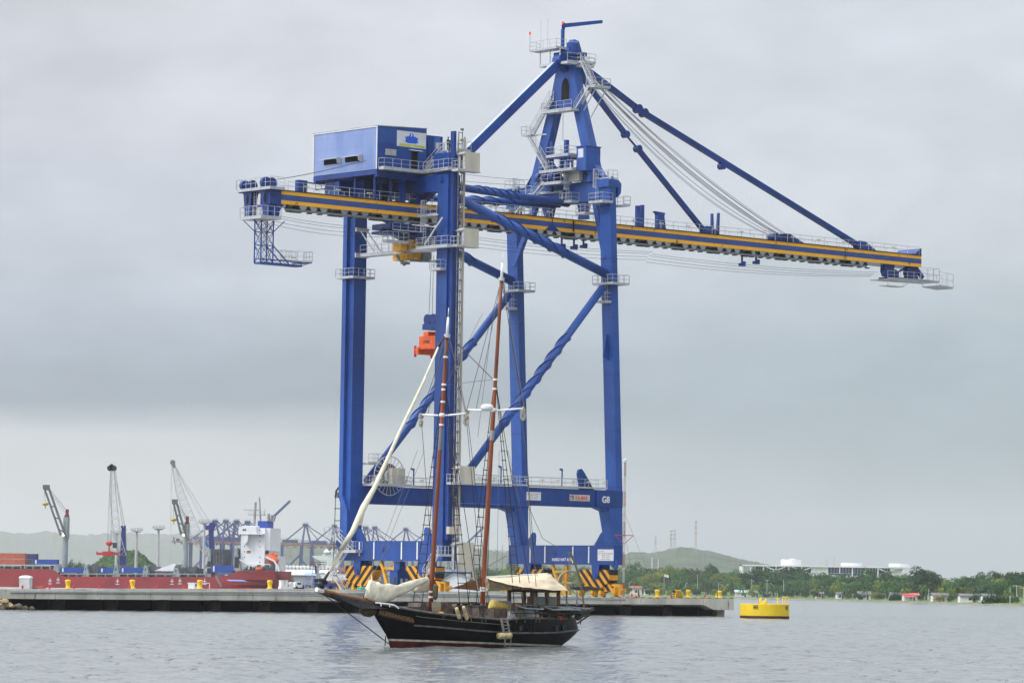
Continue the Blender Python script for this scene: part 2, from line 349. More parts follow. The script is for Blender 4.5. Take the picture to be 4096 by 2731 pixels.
# ================================================================== water: one sheet, real waves near the eye and flat beyond
def water():
    rng = np.random.default_rng(5); Ys = [95.0]
    while Ys[-1] < 640: Ys.append(Ys[-1] + .30 * (Ys[-1] / 120) ** 1.35)
    Ys = np.array(Ys); T = np.linspace(-.185, .185, 420); XX = Ys[:, None] * T[None, :]; YY = np.repeat(Ys[:, None], len(T), 1); Zw = np.zeros_like(XX)
    for i in range(46):
        lam = .55 * (1.075 ** (i % 32)) * (1 + .1 * rng.random()); a = rng.normal(0, .75) + 2.2; k = 2 * np.pi / lam; Zw += .0030 * lam ** .9 * np.sin(k * (math.cos(a) * XX + math.sin(a) * YY) + rng.random() * 6.28)
    patch = .5 + .5 * np.sin(XX * .031 + YY * .017 + 1.3) * np.sin(YY * .023 - XX * .011); Zw *= (.75 + .5 * patch)
    fade = np.clip((640 - YY) / 250, 0, 1) * np.clip((.185 - np.abs(T))[None, :] / .02, 0, 1); Zw = Zw * fade - .02
    n, m_ = XX.shape; co = np.stack([XX, YY, Zw], -1).reshape(-1, 3); idx = np.arange(n * m_).reshape(n, m_); q = np.stack([idx[:-1, :-1], idx[:-1, 1:], idx[1:, 1:], idx[1:, :-1]], -1).reshape(-1, 4)
    k0 = len(co); yb0, yb1 = Ys[0], Ys[-1]; t0 = .185; FAR = 40000.0
    ex = np.array([(-t0 * yb0, yb0, -.02), (t0 * yb0, yb0, -.02), (t0 * yb1, yb1, -.02), (-t0 * yb1, yb1, -.02), (-9000, -3000, -.02), (9000, -3000, -.02), (9000, FAR, -.02), (-9000, FAR, -.02)])
    co = np.vstack([co, ex]); fx = np.array([(4, 5, 1, 0), (5, 6, 2, 1), (6, 7, 3, 2), (7, 4, 0, 3)]) + k0; q = np.vstack([q, fx])
    me = bpy.data.meshes.new('water'); me.vertices.add(len(co)); me.vertices.foreach_set('co', co.ravel()); me.loops.add(q.size); me.loops.foreach_set('vertex_index', q.ravel().astype(np.int32)); me.polygons.add(len(q)); me.polygons.foreach_set('loop_start', np.arange(0, q.size, 4, dtype=np.int32)); me.polygons.foreach_set('use_smooth', np.ones(len(q), bool)); me.update(calc_edges=True); me.validate()
    mt = bpy.data.materials.new('harbour_water'); mt.use_nodes = True; t = mt.node_tree; b = t.nodes['Principled BSDF']; b.inputs['Base Color'].default_value = (.17, .19, .188, 1); b.inputs['Roughness'].default_value = .14; b.inputs['IOR'].default_value = 1.36
    tcn = t.nodes.new('ShaderNodeTexCoord')
    def nse(sc, mx, my, det, ro=.55):
        mpn = t.nodes.new('ShaderNodeMapping'); t.links.new(tcn.outputs['Object'], mpn.inputs[0]); mpn.inputs['Scale'].default_value = (mx, my, 1); n_ = t.nodes.new('ShaderNodeTexNoise'); t.links.new(mpn.outputs[0], n_.inputs[0]); n_.inputs['Scale'].default_value = sc; n_.inputs['Detail'].default_value = det; n_.inputs['Roughness'].default_value = ro; return n_.outputs[0]
    fine = nse(1.7, 1, .8, 3); gust = nse(1.0, .05, .018, 4); peak = nse(1.15, 1, .55, 2)
    pk_ = t.nodes.new('ShaderNodeMapRange'); t.links.new(peak, pk_.inputs[0]); pk_.inputs[1].default_value = .60; pk_.inputs[2].default_value = .78; pk_.inputs[3].default_value = 0; pk_.inputs[4].default_value = 1
    h_ = mth('ADD', mth('MULTIPLY', fine, .35, tree=t), mth('MULTIPLY', pk_.outputs[0], 4.5, tree=t), tree=t)
    bp = t.nodes.new('ShaderNodeBump'); bp.inputs['Distance'].default_value = .10; t.links.new(mth('MULTIPLY_ADD', gust, .8, .45, tree=t), bp.inputs['Strength']); t.links.new(h_, bp.inputs['Height']); t.links.new(bp.outputs[0], b.inputs['Normal'])
    me.materials.append(mt); o = bpy.data.objects.new('water', me); COL.objects.link(o); return tag(o, kind='structure')


water()
# ================================================================== pier
G_ = 29.6


def pr(x, y=-17.3): return CR.Y('0', x, y, -17.3)


PF = -17.3                                                 # local y of the pier front
pier = CR.root('pier', 'long grey concrete pier on dark piles with the blue crane on it', 'pier')
M['concrete'] = mat('weathered_concrete', (0.60, 0.585, 0.51), 0.85, var=0.22, scale=0.35, rust=0.10, streak=True, bump=0.15)
M['deck'] = mat('pier_deck_concrete', (0.30, 0.29, 0.27), 0.9, var=0.15, scale=0.2)
M['pile'] = mat('wet_pile_concrete', (0.018, 0.015, 0.013), 0.8, var=0.5, scale=1.5, rust=0.25)
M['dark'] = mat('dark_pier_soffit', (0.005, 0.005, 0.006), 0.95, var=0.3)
kerb = stripes('kerb_yellow_black', (0.02, 0.02, 0.02, 1), (0.75, 0.55, 0.03, 1), (1, 0, 0), 1.3, 0.5, 0.7)
# fascia top edge rises slightly towards the middle of the left part, then steps down at x = 2
TOP = [(-130, -0.05), (-77, 0.03), (-61, 0.23), (-47, 0.39), (-33, 0.52), (-15, 0.48), (2.0, 0.47), (2.0, 0.03), (16, 0.0), (34.6, 0.12)]
BOT = [(-130, -1.05), (-74, -1.02), (-33, -0.82), (-15, -0.77), (7, -0.84), (29.2, -0.75), (31.0, -1.38), (34.6, -1.40)]
fp = MB()
ring = [(x, PF, z) for x, z in TOP] + [(x, PF, z) for x, z in reversed(BOT)]
fp.prism(ring, (0, 1.6, 0)); fp.build('fascia', M['concrete'], pier)
kb = MB()
for (x0, z0), (x1, z1) in zip(TOP[7:-1], TOP[8:]): kb.beam((x0 + .02, PF + .15, z0 + .04), (x1 - .02, PF + .15, z1 + .04), 0.34, 0.08)
kb.build('kerb_edge', kerb, pier)
dk = MB(); dk.box((-130, PF + 1.6, -1.0), (34.6, 160, -0.004)); dk.build('deck_slab', M['deck'], pier)
pl = MB()
for z, off in ((-0.05, .05), (-0.2, .04)):
    pts = []
    for i in range(0, 60):
        x = -76 + i * (91.5 / 59.0); zz_ = np.interp(x, [-76, -41, -11, 3, 15.5], [-0.2, 0.16, 0.22, 0.0, -0.07]); pts.append((x, PF - off - .06, zz_ + z + .05))
    pl.path(pts, 0.06, 6)
pl.build('service_pipe', [M['galv']], pier)
jt = MB()
for i in range(-11, 5): jt.box((i * 7.2 + .3, PF - .006, -0.7), (i * 7.2 + .34, PF + .01, 0.0))
jt.beam((-76, PF - .004, -0.42), (1.0, PF - .004, -0.18), .02, .035); jt.build('panel_joint', M['dark'], pier)
random.seed(4)
for i in range(-15, 5):
    x = i * 7.15 + 3
    if x > 33: continue
    p_ = MB(); p_.lathe((x, PF + 2.2, -3.4), [(0.95, 0), (0.95, 2.5)], 14); p_.build('pile', M['pile'], pier, smooth=True)
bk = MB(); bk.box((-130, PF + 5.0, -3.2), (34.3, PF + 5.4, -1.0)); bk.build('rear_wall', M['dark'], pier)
eb = MB(); eb.box((33.2, PF + 1.6, -3.2), (34.5, PF + 60, -0.9)); eb.build('end_wall', M['concrete'], pier)

# ================================================================== ship to shore crane
cr = CR.root('container_crane', 'tall blue ship to shore gantry crane with orange striped boom standing on the pier', 'crane')
B_ = M['blue']; CK = M['blue2']


def part(mb, name, mt, parent=None, smooth=False): return mb.build(name, mt, parent or cr, smooth)


# ---- legs
def box_leg(y0):
    b = MB(); b.box((0, y0, 6.6), (2.0, y0 + 2.08, 53.3))
    for z in (13.9, 11.55, 31, 42): b.box((-.05, y0 - .05, z), (2.05, y0 + 2.13, z + .09))
    for k in (0.5, 1.0, 1.5): pass
    return b


leg_a = part(box_leg(18.8), 'leg', B_); leg_b = part(box_leg(0.0), 'leg', B_)
for y0 in (18.8, 0.0):                                     # lower, slightly stepped shaft below the portal beam
    pass
# trunking duct on the seaward face of the far landside leg
d_ = MB(); d_.box((-0.42, 19.95, 12.6), (-0.003, 20.75, 50.5)); d_.beam((-.21, 20.35, 12.6), (-.21, 19.3, 10.6), .8, .42, side=(0, 1, 0)); d_.box((-.42, 18.9, 6.9), (-.003, 19.7, 10.7))
part(d_, 'cable_duct', CK, leg_a)


def water_leg(y0):
    def u0(z): return G_ - 0.0485 * (z - 14.0) + 0.12
    b = MB()
    rr = []
    for z in (13.7, 54.9): rr.append([(u0(z), y0, z), (u0(z) + 1.08, y0, z), (u0(z) + 1.08, y0 + 2.05, z), (u0(z), y0 + 2.05, z)])
    b.loft(rr)
    rr = []
    for z, a, c in ((6.6, 29.62, 30.95), (7.2, 29.5, 30.95), (11.4, 28.45, 30.85), (13.7, 28.4, 30.8)): rr.append([(a, y0, z), (c, y0, z), (c, y0 + 2.05, z), (a, y0 + 2.05, z)])
    b.loft(rr)
    b.prism([(26.6, y0 + .2, 11.75), (28.5, y0 + .2, 11.2), (28.5, y0 + .2, 11.75)], (0, 1.6, 0))
    for z in (31, 44.5): b.box((u0(z) - .04, y0 - .04, z), (u0(z) + 1.12, y0 + 2.09, z + .08))
    return b


leg_c = part(water_leg(18.8), 'leg', CK); leg_d = part(water_leg(0.0), 'leg', CK)
# head pieces with lifting eyes on the waterside legs
for y0, lg in ((0.0, leg_d), (18.8, leg_c)):
    h_ = MB(); h_.box((27.5, y0 - .08, 54.0), (29.3, y0 + 2.2, 55.0)); h_.prism([(29.3, y0 - .05, 55.0), (29.85, y0 - .05, 54.5), (29.8, y0 - .05, 53.3), (29.3, y0 - .05, 52.7)], (0, 2.1, 0))
    for yy in (.3, 1.7): h_.lathe((28.5, y0 + yy, 55.2), [(0.25, -.07), (.25, .07)], 12, (1, 0, 0))
    part(h_, 'leg_head', CK, lg)
# ---- portal beams (boom direction) and sill beams (rail direction)
for y0 in (18.95, 0.15):
    b = MB(); b.box((2.0, y0, 11.75), (28.6, y0 + 1.7, 13.93)); b.box((1.9, y0 - .06, 13.93), (29, y0 + 1.76, 14.0)); b.box((1.9, y0 - .05, 11.68), (28.5, y0 + 1.75, 11.75)); b.box((28.3, y0 - .19, 11.75), (30.86, y0, 13.93)); b.box((26.2, y0 - .19, 11.75), (28.3, y0, 13.93))
    part(b, 'portal_beam', B_)
sills = []
for x0, x1 in ((-0.02, 2.02), (29.45, 30.97)):
    b = MB(); b.box((x0, -.03, 4.32), (x1, 21.1, 6.74)); b.box((x0 - .05, -.08, 6.74), (x1 + .05, 21.15, 6.8)); b.box((x0 - .05, -.08, 4.26), (x1 + .05, 21.15, 4.32))
    b.prism([(x0 + .1, .9, 4.3), (x0 + .1, -.25, 4.9), (x0 + .1, -.45, 4.3), (x0 + .1, -.3, 3.75), (x0 + .1, .0, 3.6)], (.3, 0, 0)) if x0 > 5 else b.prism([(x0 + .1, 21.1, 6.9), (x0 + .1, 21.7, 6.9), (x0 + .1, 21.7, 6.3), (x0 + .1, 21.1, 5.6)], (1.2, 0, 0))
    s_ = part(b, 'sill_beam', B_); sills.append(s_)
    for yy in (16.7, 13.7, 8.1, 4.95):
        w_ = MB(); w_.box((x0 - .012, yy - .11, 4.45 + (.4 if yy > 16 and x0 < 5 else 0)), (x0 + .02, yy + .11, 6.66)); w_.build('white_stripe', M['white'], s_)
    for yy, sg in ((17.2, -1), (3.4, 1) if x0 > 5 else (3.4, 1)):   # jacking lugs on top
        g_ = MB(); yb = yy - 1.6 * (1 if sg > 0 else -1) * 0
        pts = [(x0 + .5, yy - .9, 6.75), (x0 + .5, yy + .9, 6.75), (x0 + .5, yy + (.1 if sg > 0 else -.1) - .35, 8.35), (x0 + .5, yy - .9 * .9, 8.45), (x0 + .5, yy - 1.2, 8.1)]
        pts = [(x0 + .5, yy + .8 * s2, z) for s2, z in ((-1, 6.75), (1.4, 6.75), (-.1, 8.3), (-.45, 8.55), (-.85, 8.5), (-1.1, 8.15))]
        if x0 < 5: pts = [(p[0], 2 * yy - p[1], p[2]) for p in pts]
        g_.prism(pts, (.25, 0, 0)); g_.build('lug_plate', B_, s_)
text('lettering', 'HARD HAT AREA', 0.56, (29.45 - .02, 8.85 + 1.2, 4.72), (0, -1, 0), (0, 0, 1), M['white'], sills[1], sx=1.0, bold=0.012)
b = MB(); b.lathe((29.42, 11.7, 5.7), [(.42, 0), (.42, .12), (.3, .12), (.3, 0)], 16, (1, 0, 0)); b.build('cable_inlet', B_, sills[1])
b = MB(); b.lathe((-.08, 11.6, 5.6), [(.42, 0), (.42, .12), (.3, .12), (.3, 0)], 16, (1, 0, 0)); b.build('cable_inlet', B_, sills[0])
# load table boards (rail side and portal side), maker's board, crane number
ink = mat('dark_ink', (0.05, 0.05, 0.06), 0.6); redink = mat('red_lettering', (0.62, 0.02, 0.03), 0.5)
bd = MB(); p0 = CR.X('q', 1368, 75, 29.4); p1 = CR.X('q', 1662, 290, 29.4); bd.box((29.40, p1.y, p1.z), (29.44, p0.y, p0.z)); bo = bd.build('load_table_board', M['white'], sills[1])
text('lettering', 'KALMAR', .24, (29.39, p0.y - .75, p0.z - .36), (0, -1, 0), (0, 0, 1), redink, bo, ext=.003)
for k, s in enumerate(('S.W.L.  BELOW THE SPREADER', 'Single lift   51 Tons', 'Twin lift   65 Tons', 'Under hook   80 Tons')):
    text('lettering', s, .2, (29.39, (p0.y + p1.y) / 2, p0.z - .62 - k * .25), (0, -1, 0), (0, 0, 1), ink, bo, ext=.003)
pb = cr.children[-1]
portal_near = [o for o in cr.children if o.name.startswith('portal_beam')][1]
bd = MB(); q0 = CR.Y('i', 812, 650, .1); q1 = CR.Y('i', 1033, 788, .1); bd.box((q0.x, .10, q1.z), (q1.x, .145, q0.z)); bo = bd.build('load_table_board', M['white'], portal_near)
for k, s in enumerate(('S.W.L.  BELOW THE SPREADER', 'Single lift     51 Tons', 'Twin lift     65 Tons', 'Hook     80 Tons')):
    text('lettering', s, .17, ((q0.x + q1.x) / 2, .09, q0.z - .28 - k * .21), (1, 0, 0), (0, 0, 1), ink, bo, ext=.003)
bd = MB(); q0 = CR.Y('i', 1487, 692, .1); q1 = CR.Y('i', 1800, 800, .1); bd.box((q0.x, .10, q1.z), (q1.x, .145, q0.z)); bo = bd.build('maker_board', mat('sign_ivory', (.62, .60, .52), .5), portal_near)
text('lettering', 'KALMAR', .80, (q0.x + 2.05, .085, q1.z + .13), (1, 0, 0), (0, 0, 1), redink, bo, ext=.004, sx=.70, bold=.012)
b = MB()
def fr(x0, x1, z0, z1, t=.035):
    b.box((x0, .07, z0), (x1, .1, z0 + t)); b.box((x0, .07, z1 - t), (x1, .1, z1)); b.box((x0, .07, z0), (x0 + t, .1, z1)); b.box((x1 - t, .07, z0), (x1, .1, z1))
ex, ez, eh = q0.x + .12, q1.z + .12, (q0.z - q1.z) - .24
fr(ex, ex + .55, ez, ez + eh)
b.prism([(ex + .53, .072, ez + .02), (ex + .53, .072, ez + eh * .62), (ex + .40, .072, ez + eh * .70), (ex + .34, .072, ez + eh * .55), (ex + .38, .072, ez + .02)], (0, .02, 0))
arc = [(ex + .26 + .16 * math.cos(t), .08, ez + eh * .58 + .16 * math.sin(t)) for t in [0.2 + i * .45 for i in range(9)]]
b.path(arc, [.05, .06, .06, .055, .05, .045, .04, .03, .02], 5); b.build('horned_emblem', ink, bo)
text('lettering', 'G8', 1.16, (CR.Y('i', 2052, 820, -.05).x, -.055, CR.Y('i', 2052, 820, -.05).z), (1, 0, 0), (0, 0, 1), M['white'], portal_near, ext=.01, sx=.95, bold=.035)

# ---- portal walkways, rails, lamps
for y0 in (0.15, 18.95):
    b = MB(); xa, xb = (4.6, 28.2) if y0 < 5 else (2.6, 28.0)
    b.plat([(xa, y0 - .05, 14.22), (xb, y0 - .05, 14.22), (xb, y0 + 1.75, 14.22), (xa, y0 + 1.75, 14.22)], .08)
    b.rail([(xa, y0, 14.2), (xb, y0, 14.2)], 1.15, 2.0); b.rail([(xa, y0 + 1.7, 14.2), (xb, y0 + 1.7, 14.2)], 1.15, 2.0)
    wk = part(b, 'portal_walkway', M['galv'])
    for i in range(9):
        x = xa + 1.5 + i * 2.7
        if x > xb - .4: break
        l_ = MB(); l_.beam((x - .35, y0 + .1, 15.0), (x + .35, y0 + .1, 15.0), .16, .14); l_.tube((x, y0 + .1, 14.2), (x, y0 + .1, 14.95), .03, 5); l_.build('walkway_lamp', M['lamp'], wk)
    for x in ((20.5, 10.0) if y0 < 5 else (11.0,)):
        l_ = MB(); l_.tube((x, y0 + .3, 14.2), (x, y0 + .3, 16.4), .1, 6); l_.beam((x, y0 + .3, 16.4), (x - .75, y0 - .2, 16.5), .28, .2); l_.build('floodlight', B_, wk)
b = MB()
for (xa, ya) in ((24.4, .6), (1.2, .6)):                    # big lugs standing on the portal beam beside the legs
    b.prism([(xa + s2, ya, z) for s2, z in ((-.55, 14.0), (1.9, 14.0), (.1, 16.3), (-.35, 16.7), (-.85, 16.55), (-1.0, 16.0))], (0, .3, 0)); b.cut()
part(b, 'hinge_lug', B_)

# ---- upper cross beam between the waterside legs
b = MB(); xb0 = 28.0
b.prism([(xb0, 2.0, 54.95), (xb0, 2.0, 52.9), (xb0, 4.0, 52.3), (xb0, 17.0, 52.3), (xb0, 19.0, 52.9), (xb0, 19.0, 54.95)], (1.4, 0, 0)); b.box((xb0 - .05, 2.0, 54.95), (xb0 + 1.45, 18.9, 55.02))
for yy in (6.0, 13.0): b.prism([(xb0 + .2, yy - .9, 52.3), (xb0 + .2, yy + .9, 52.3), (xb0 + .2, yy + .5, 51.0), (xb0 + .2, yy - .5, 51.0)], (1.0, 0, 0)); b.prism([(xb0 + .3, yy - .5, 51.0), (xb0 + .3, yy + .5, 51.0), (xb0 + .3, yy + .75, 50.1), (xb0 + .3, yy - .75, 50.1)], (.8, 0, 0))
xbm = part(b, 'upper_cross_beam', CK)
b = MB(); b.beam((xb0 - .12, 14.5, 54.1), (xb0 - .12, 9.3, 54.0), .25, .3, side=(1, 0, 0)); b.beam((xb0 - .12, 9.4, 54.0), (xb0 - .12, 9.4, 52.9), .25, .3, side=(1, 0, 0)); b.build('cable_tray', M['galv'], xbm)
b = MB()
for y0, y1 in ((3.6, 1.3), (15.4, 19.6)): b.beam((xb0 + .5, y0, 52.4), (xb0 + .4, y1, 44.6), .55, .75, side=(1, 0, 0)); b.cut()
part(b, 'knee_brace', CK)
# ---- A frame and apex head
af = MB(); s1 = (1, 0, 0)
af.beam((28.7, 3.55, 54.9), (28.75, 7.45, 66.4), 1.3, 1.75, side=s1, w2=1.2, h2=1.55)
af.beam((28.7, 15.6, 54.9), (28.75, 11.75, 66.4), 1.3, 1.75, side=s1, w2=1.2, h2=1.55)
af.prism([(28.1, 6.75, 66.2), (28.1, 7.0, 65.7), (28.1, 12.3, 65.7), (28.1, 12.5, 66.2), (28.1, 11.2, 71.0), (28.1, 11.0, 72.3), (28.1, 8.3, 72.3), (28.1, 8.0, 71.0)], (1.3, 0, 0))
af.prism([(28.1, 8.2, 65.72), (28.1, 11, 65.72), (28.1, 10.6, 65.3), (28.1, 8.6, 65.3)], (1.2, 0, 0))
for yy, sg in ((3.4, -1), (15.7, 1)): af.prism([(28.15, yy - 1.6 * sg * -1, 54.95), (28.15, yy + 1.9 * sg, 54.95), (28.15, yy - .1 * sg, 57.2)], (1.1, 0, 0))
afo = part(af, 'a_frame', CK)
b = MB(); b.prism([(28.06, 9.4 + dy, z) for dy, z in ((-.75, 66.3), (.75, 66.3), (.75, 68.2), (.5, 69.0), (0, 69.35), (-.5, 69.0), (-.75, 68.2))], (-.004, 0, 0)); b.build('head_opening', M['dark'], afo)
hd = MB(); hd.prism([(27.4, 8.9, 72.3), (27.4, 8.9, 70.4), (28.4, 8.9, 70.0), (31.4, 8.9, 70.3), (31.8, 8.9, 71.0), (30.6, 8.9, 72.9), (30.0, 8.9, 74.4), (29.2, 8.9, 74.6), (28.7, 8.9, 73.6)], (0, 1.1, 0))
hd.lathe((27.3, 8.75, 71.5), [(1.0, 0), (1.0, 1.4)], 16, (0, 1, 0)); hd.lathe((31.3, 8.75, 70.9), [(.7, 0), (.7, 1.4)], 16, (0, 1, 0))
hd.prism([(27.5, 7.7, 72.3), (30.4, 7.7, 72.3), (30.4, 11.2, 72.3), (27.5, 11.2, 72.3)], (0, 0, .5)); hd.lathe((29.3, 9.3, 72.8), [(.9, 0), (.9, 1.3), (.5, 1.6)], 14)
part(hd, 'apex_head', B_)
b = MB(); b.tube((28.2, 10.2, 72.7), (28.2, 10.2, 76.0), .26, 8); b.prism([(28.0, 10.2, 76.0), (28.0, 10.2, 76.8), (28.3, 10.2, 76.9), (28.3, 10.2, 76.0)], (.3, 0, 0)); b.beam((28.2, 10.2, 76.45), (33.6, 8.3, 77.4), .3, .55, h2=.42)
part(b, 'service_jib', B_)
for p_ in ((28.1, 10.1, 76.75), (26.2, 14.6, 75.6)):
    b = MB(); b.lathe(p_, [(.1, -.15), (.14, 0), (.14, .2), (.07, .3)], 10); part(b, 'red_beacon', M['redlight'])
b = MB()
for yy, z in ((12.6, 77.2), (11.2, 77.3)): b.tube((26.4, yy, 73.4), (26.4, yy, z), .035, 5)
b.tube((26.2, 14.6, 73.2), (26.2, 14.6, 75.5), .07, 5); part(b, 'aerial', M['galv'])
# apex platforms
b = MB()
pp = [(26.2, 14.6, 73.3), (26.2, 9.2, 73.3), (28.0, 9.2, 73.3), (28.0, 14.6, 73.3)]; b.plat(pp); b.rail(pp[3:] + pp[:3], 1.15, 1.5)
pp = [(26.6, 13.2, 71.3), (26.6, 7.4, 71.3), (28.4, 7.4, 71.3), (28.4, 13.2, 71.3)]; b.plat(pp, .35); b.rail([pp[1], pp[2]], 1.15, 1.2)
for yy in (13, 11, 9): b.tube((26.7, yy, 71.3), (26.7, yy, 73.2), .09, 6)
pp = [(28.4, 7.4, 71.3), (30.8, 7.4, 71.3), (30.8, 6.4, 71.3), (28.4, 6.4, 71.3)]; b.plat(pp); b.rail([pp[0], pp[3], pp[2]], 1.15, 1.2)
b.stair((28.6, 6.6, 71.3), (28.6, 4.3, 67.7), (1, 0, 0))
pp = [(27.8, 4.9, 67.7), (27.8, 3.2, 67.7), (30.6, 3.2, 67.7), (30.6, 4.9, 67.7)]; b.plat(pp); b.rail([pp[0], pp[1], pp[2], pp[3]], 1.15, 1.3)
c_ = CR.X('t', 1430, 1110, 29.6); pp = [(28.6, c_.y + .8, c_.z), (28.6, c_.y - .7, c_.z), (30.6, c_.y - .7, c_.z), (30.6, c_.y + .8, c_.z)]; b.plat(pp); b.rail(pp + pp[:1], 1.15, 1.2)
b.tube((28.3, 3.4, 67.6), (28.5, 6.8, 63.8), .09, 6); b.tube((30.2, 3.4, 67.6), (29.2, 5.6, 63.6), .09, 6)
b.stair((28.0, 4.2, 67.7), (28.0, 7.2, 64.6), (1, 0, 0))
pp = [(26.7, 12.6, 64.9), (26.7, 6.6, 64.9), (28.1, 6.6, 64.9), (28.1, 12.6, 64.9)]; b.plat(pp, .3); b.rail([pp[3], pp[0], pp[1]], 1.15, 1.5)
part(b, 'apex_platform', M['galv'])
b = MB()
T0 = CR.X('b', 955, 690, 27.6); T1 = CR.X('b', 770, 1030, 27.4); T2 = CR.X('b', 740, 1050, 27.4); T3 = CR.X('b', 930, 1390, 27.2)
b.stair(T0, T1, (1, 0, 0)); pp = [(26.9, T1.y + 1.6, T1.z), (26.9, T1.y - .3, T1.z), (28.2, T1.y - .3, T1.z), (28.2, T1.y + 1.6, T1.z)]; b.plat(pp); b.rail([pp[3], pp[0], pp[1]], 1.15, 1.2)
b.beam((27.4, T1.y - .3, T1.z - .1), (28.2, T1.y - 2.2, T1.z - .1), .12, .2); b.stair(T2, T3, (1, 0, 0))
T4 = CR.X('l', 880, 690, 26.6); T5 = CR.X('l', 590, 1060, 26.6); b.stair(T4, T5, (1, 0, 0))
T6 = CR.X('l', 470, 1160, 26.3); T7 = CR.X('l', 290, 1370, 26.3); b.stair(T6, T7, (1, 0, 0))
pp = [(25.7, T5.y + 2.0, T5.z), (25.7, T5.y - .4, T5.z), (27.6, T5.y - .4, T5.z), (27.6, T5.y + 2.0, T5.z)]; b.plat(pp); b.rail([pp[3], pp[0], pp[1]], 1.15, 1.2)
for p_ in pp: b.tube(p_, setz(p_, 50.1), .06, 5)
part(b, 'zigzag_stair', M['galv'])
# ---- machinery on the cross beam: platforms, boom latch frame, operator hut
b = MB()
z1 = CR.X('l', 1000, 650, 26.8).z; pp = [(25.9, 12.0, z1), (25.9, 5.4, z1), (28.6, 5.4, z1), (28.6, 12.0, z1)]; b.plat(pp, .22); b.rail([pp[3], pp[0], pp[1], pp[2]], 1.15, 1.3)
z2 = CR.X('l', 1180, 375, 26.8).z; pp = [(26.2, 11.0, z2), (26.2, 6.5, z2), (29.2, 6.5, z2), (29.2, 11.0, z2)]; b.plat(pp, .22); b.rail(pp + pp[:1], 1.15, 1.3)
z3 = CR.X('l', 950, 860, 26.8).z; pp = [(25.9, 11.6, z3), (25.9, 7.6, z3), (27.9, 7.6, z3), (27.9, 11.6, z3)]; b.plat(pp, .25); b.rail([pp[3], pp[0], pp[1], pp[2]], 1.15, 1.3)
z4 = CR.X('l', 1200, 1165, 26.8).z; pp = [(26.6, 8.6, z4), (26.6, 6.2, z4), (28.0, 6.2, z4), (28.0, 8.6, z4)]; b.plat(pp); b.rail([pp[3], pp[0], pp[1], pp[2]], 1.15, 1.2)
b.ladder((27.0, 7.4, z4), (27.0, 7.4, z1 + 1), (0, 1, 0)); b.cage((27.0, 7.4, z3 - 1), (27.0, 7.4, z1 + 1), (-1, 0, 0))
part(b, 'service_platform', M['galv'])
b = MB()
for x, y in ((26.6, 10.6), (26.6, 8.4), (28.8, 10.6), (28.8, 7.0), (26.6, 6.9), (28.8, 8.6)): b.beam((x, y, z1), (x, y, z2), .26, .26)
b.beam((26.5, 11.0, z2 - .3), (26.5, 6.5, z2 - .3), .2, .3); b.beam((28.8, 11.0, z2 - .3), (28.8, 6.5, z2 - .3), .2, .3)
for y, z in ((10.9, CR.X('l', 930, 150, 27).z), (8.0, CR.X('l', 1065, 132, 27).z)): b.beam((27.2, y, 54), (27.2, y, z), .55 if y < 9 else .4, .45)
b.beam((26.6, 10.6, z1), (28.8, 8.6, z2 - .5), .15, .15); part(b, 'latch_frame', B_)
b = MB(); hu = CR.X('l', 1315, 655, 26.6); b.box((26.6, hu.y - 1.6, hu.z), (29.2, hu.y + .25, hu.z + 3.2)); b.box((26.5, hu.y - 1.7, hu.z + 3.2), (29.3, hu.y + .35, hu.z + 3.32)); b.tube((27.9, hu.y - 1.1, 54.9), (27.9, hu.y - 1.1, hu.z), .45, 10); ho = part(b, 'latch_hut', CK)
b = MB(); b.box((26.58, hu.y - 1.1, hu.z + 1.75), (26.59, hu.y - .05, hu.z + 2.95)); b.build('window', mat('hut_window_pale', (.55, .6, .65), .15), ho)
b = MB()
for y, x in ((11.0, 26.6), (9.5, 26.5), (12.8, 26.8)): b.lathe((x, y, 55.9), [(.75, -.3), (.8, 0), (.75, .3)], 16, (0, 1, 0))
b.beam((26.6, 10.2, 57.4), (27.6, 9.0, 55.0), .5, .9); part(b, 'rope_sheave', M['deepblue'])
tk = CR.X('l', 1170, 740, 27.2); b = MB(); b.box((27.2, tk.y - 2.0, 55.15), (28.4, tk.y, 56.9)); tank = part(b, 'water_tank', mat('ibc_plastic', (.62, .58, .45), .5))
b = MB()
for i in range(6): b.beam((27.16, tk.y - 2.0 + i * .4, 55.1), (27.16, tk.y - 2.0 + i * .4, 56.95), .05, .05)
for i in range(5): b.beam((27.16, tk.y - 2.05, 55.15 + i * .44), (27.16, tk.y + .05, 55.15 + i * .44), .05, .05)
b.build('cage', M['galv'], tank)
b = MB(); lg = CR.X('l', 1330, 780, 27.8); b.prism([(27.8, lg.y + dy, 55 + dz) for dy, dz in ((-2.2, -.1), (-.6, -.1), (.6, 1.6), (.5, 2.2), (0, 2.45), (-.5, 2.2))], (.3, 0, 0)); part(b, 'hinge_lug', CK)
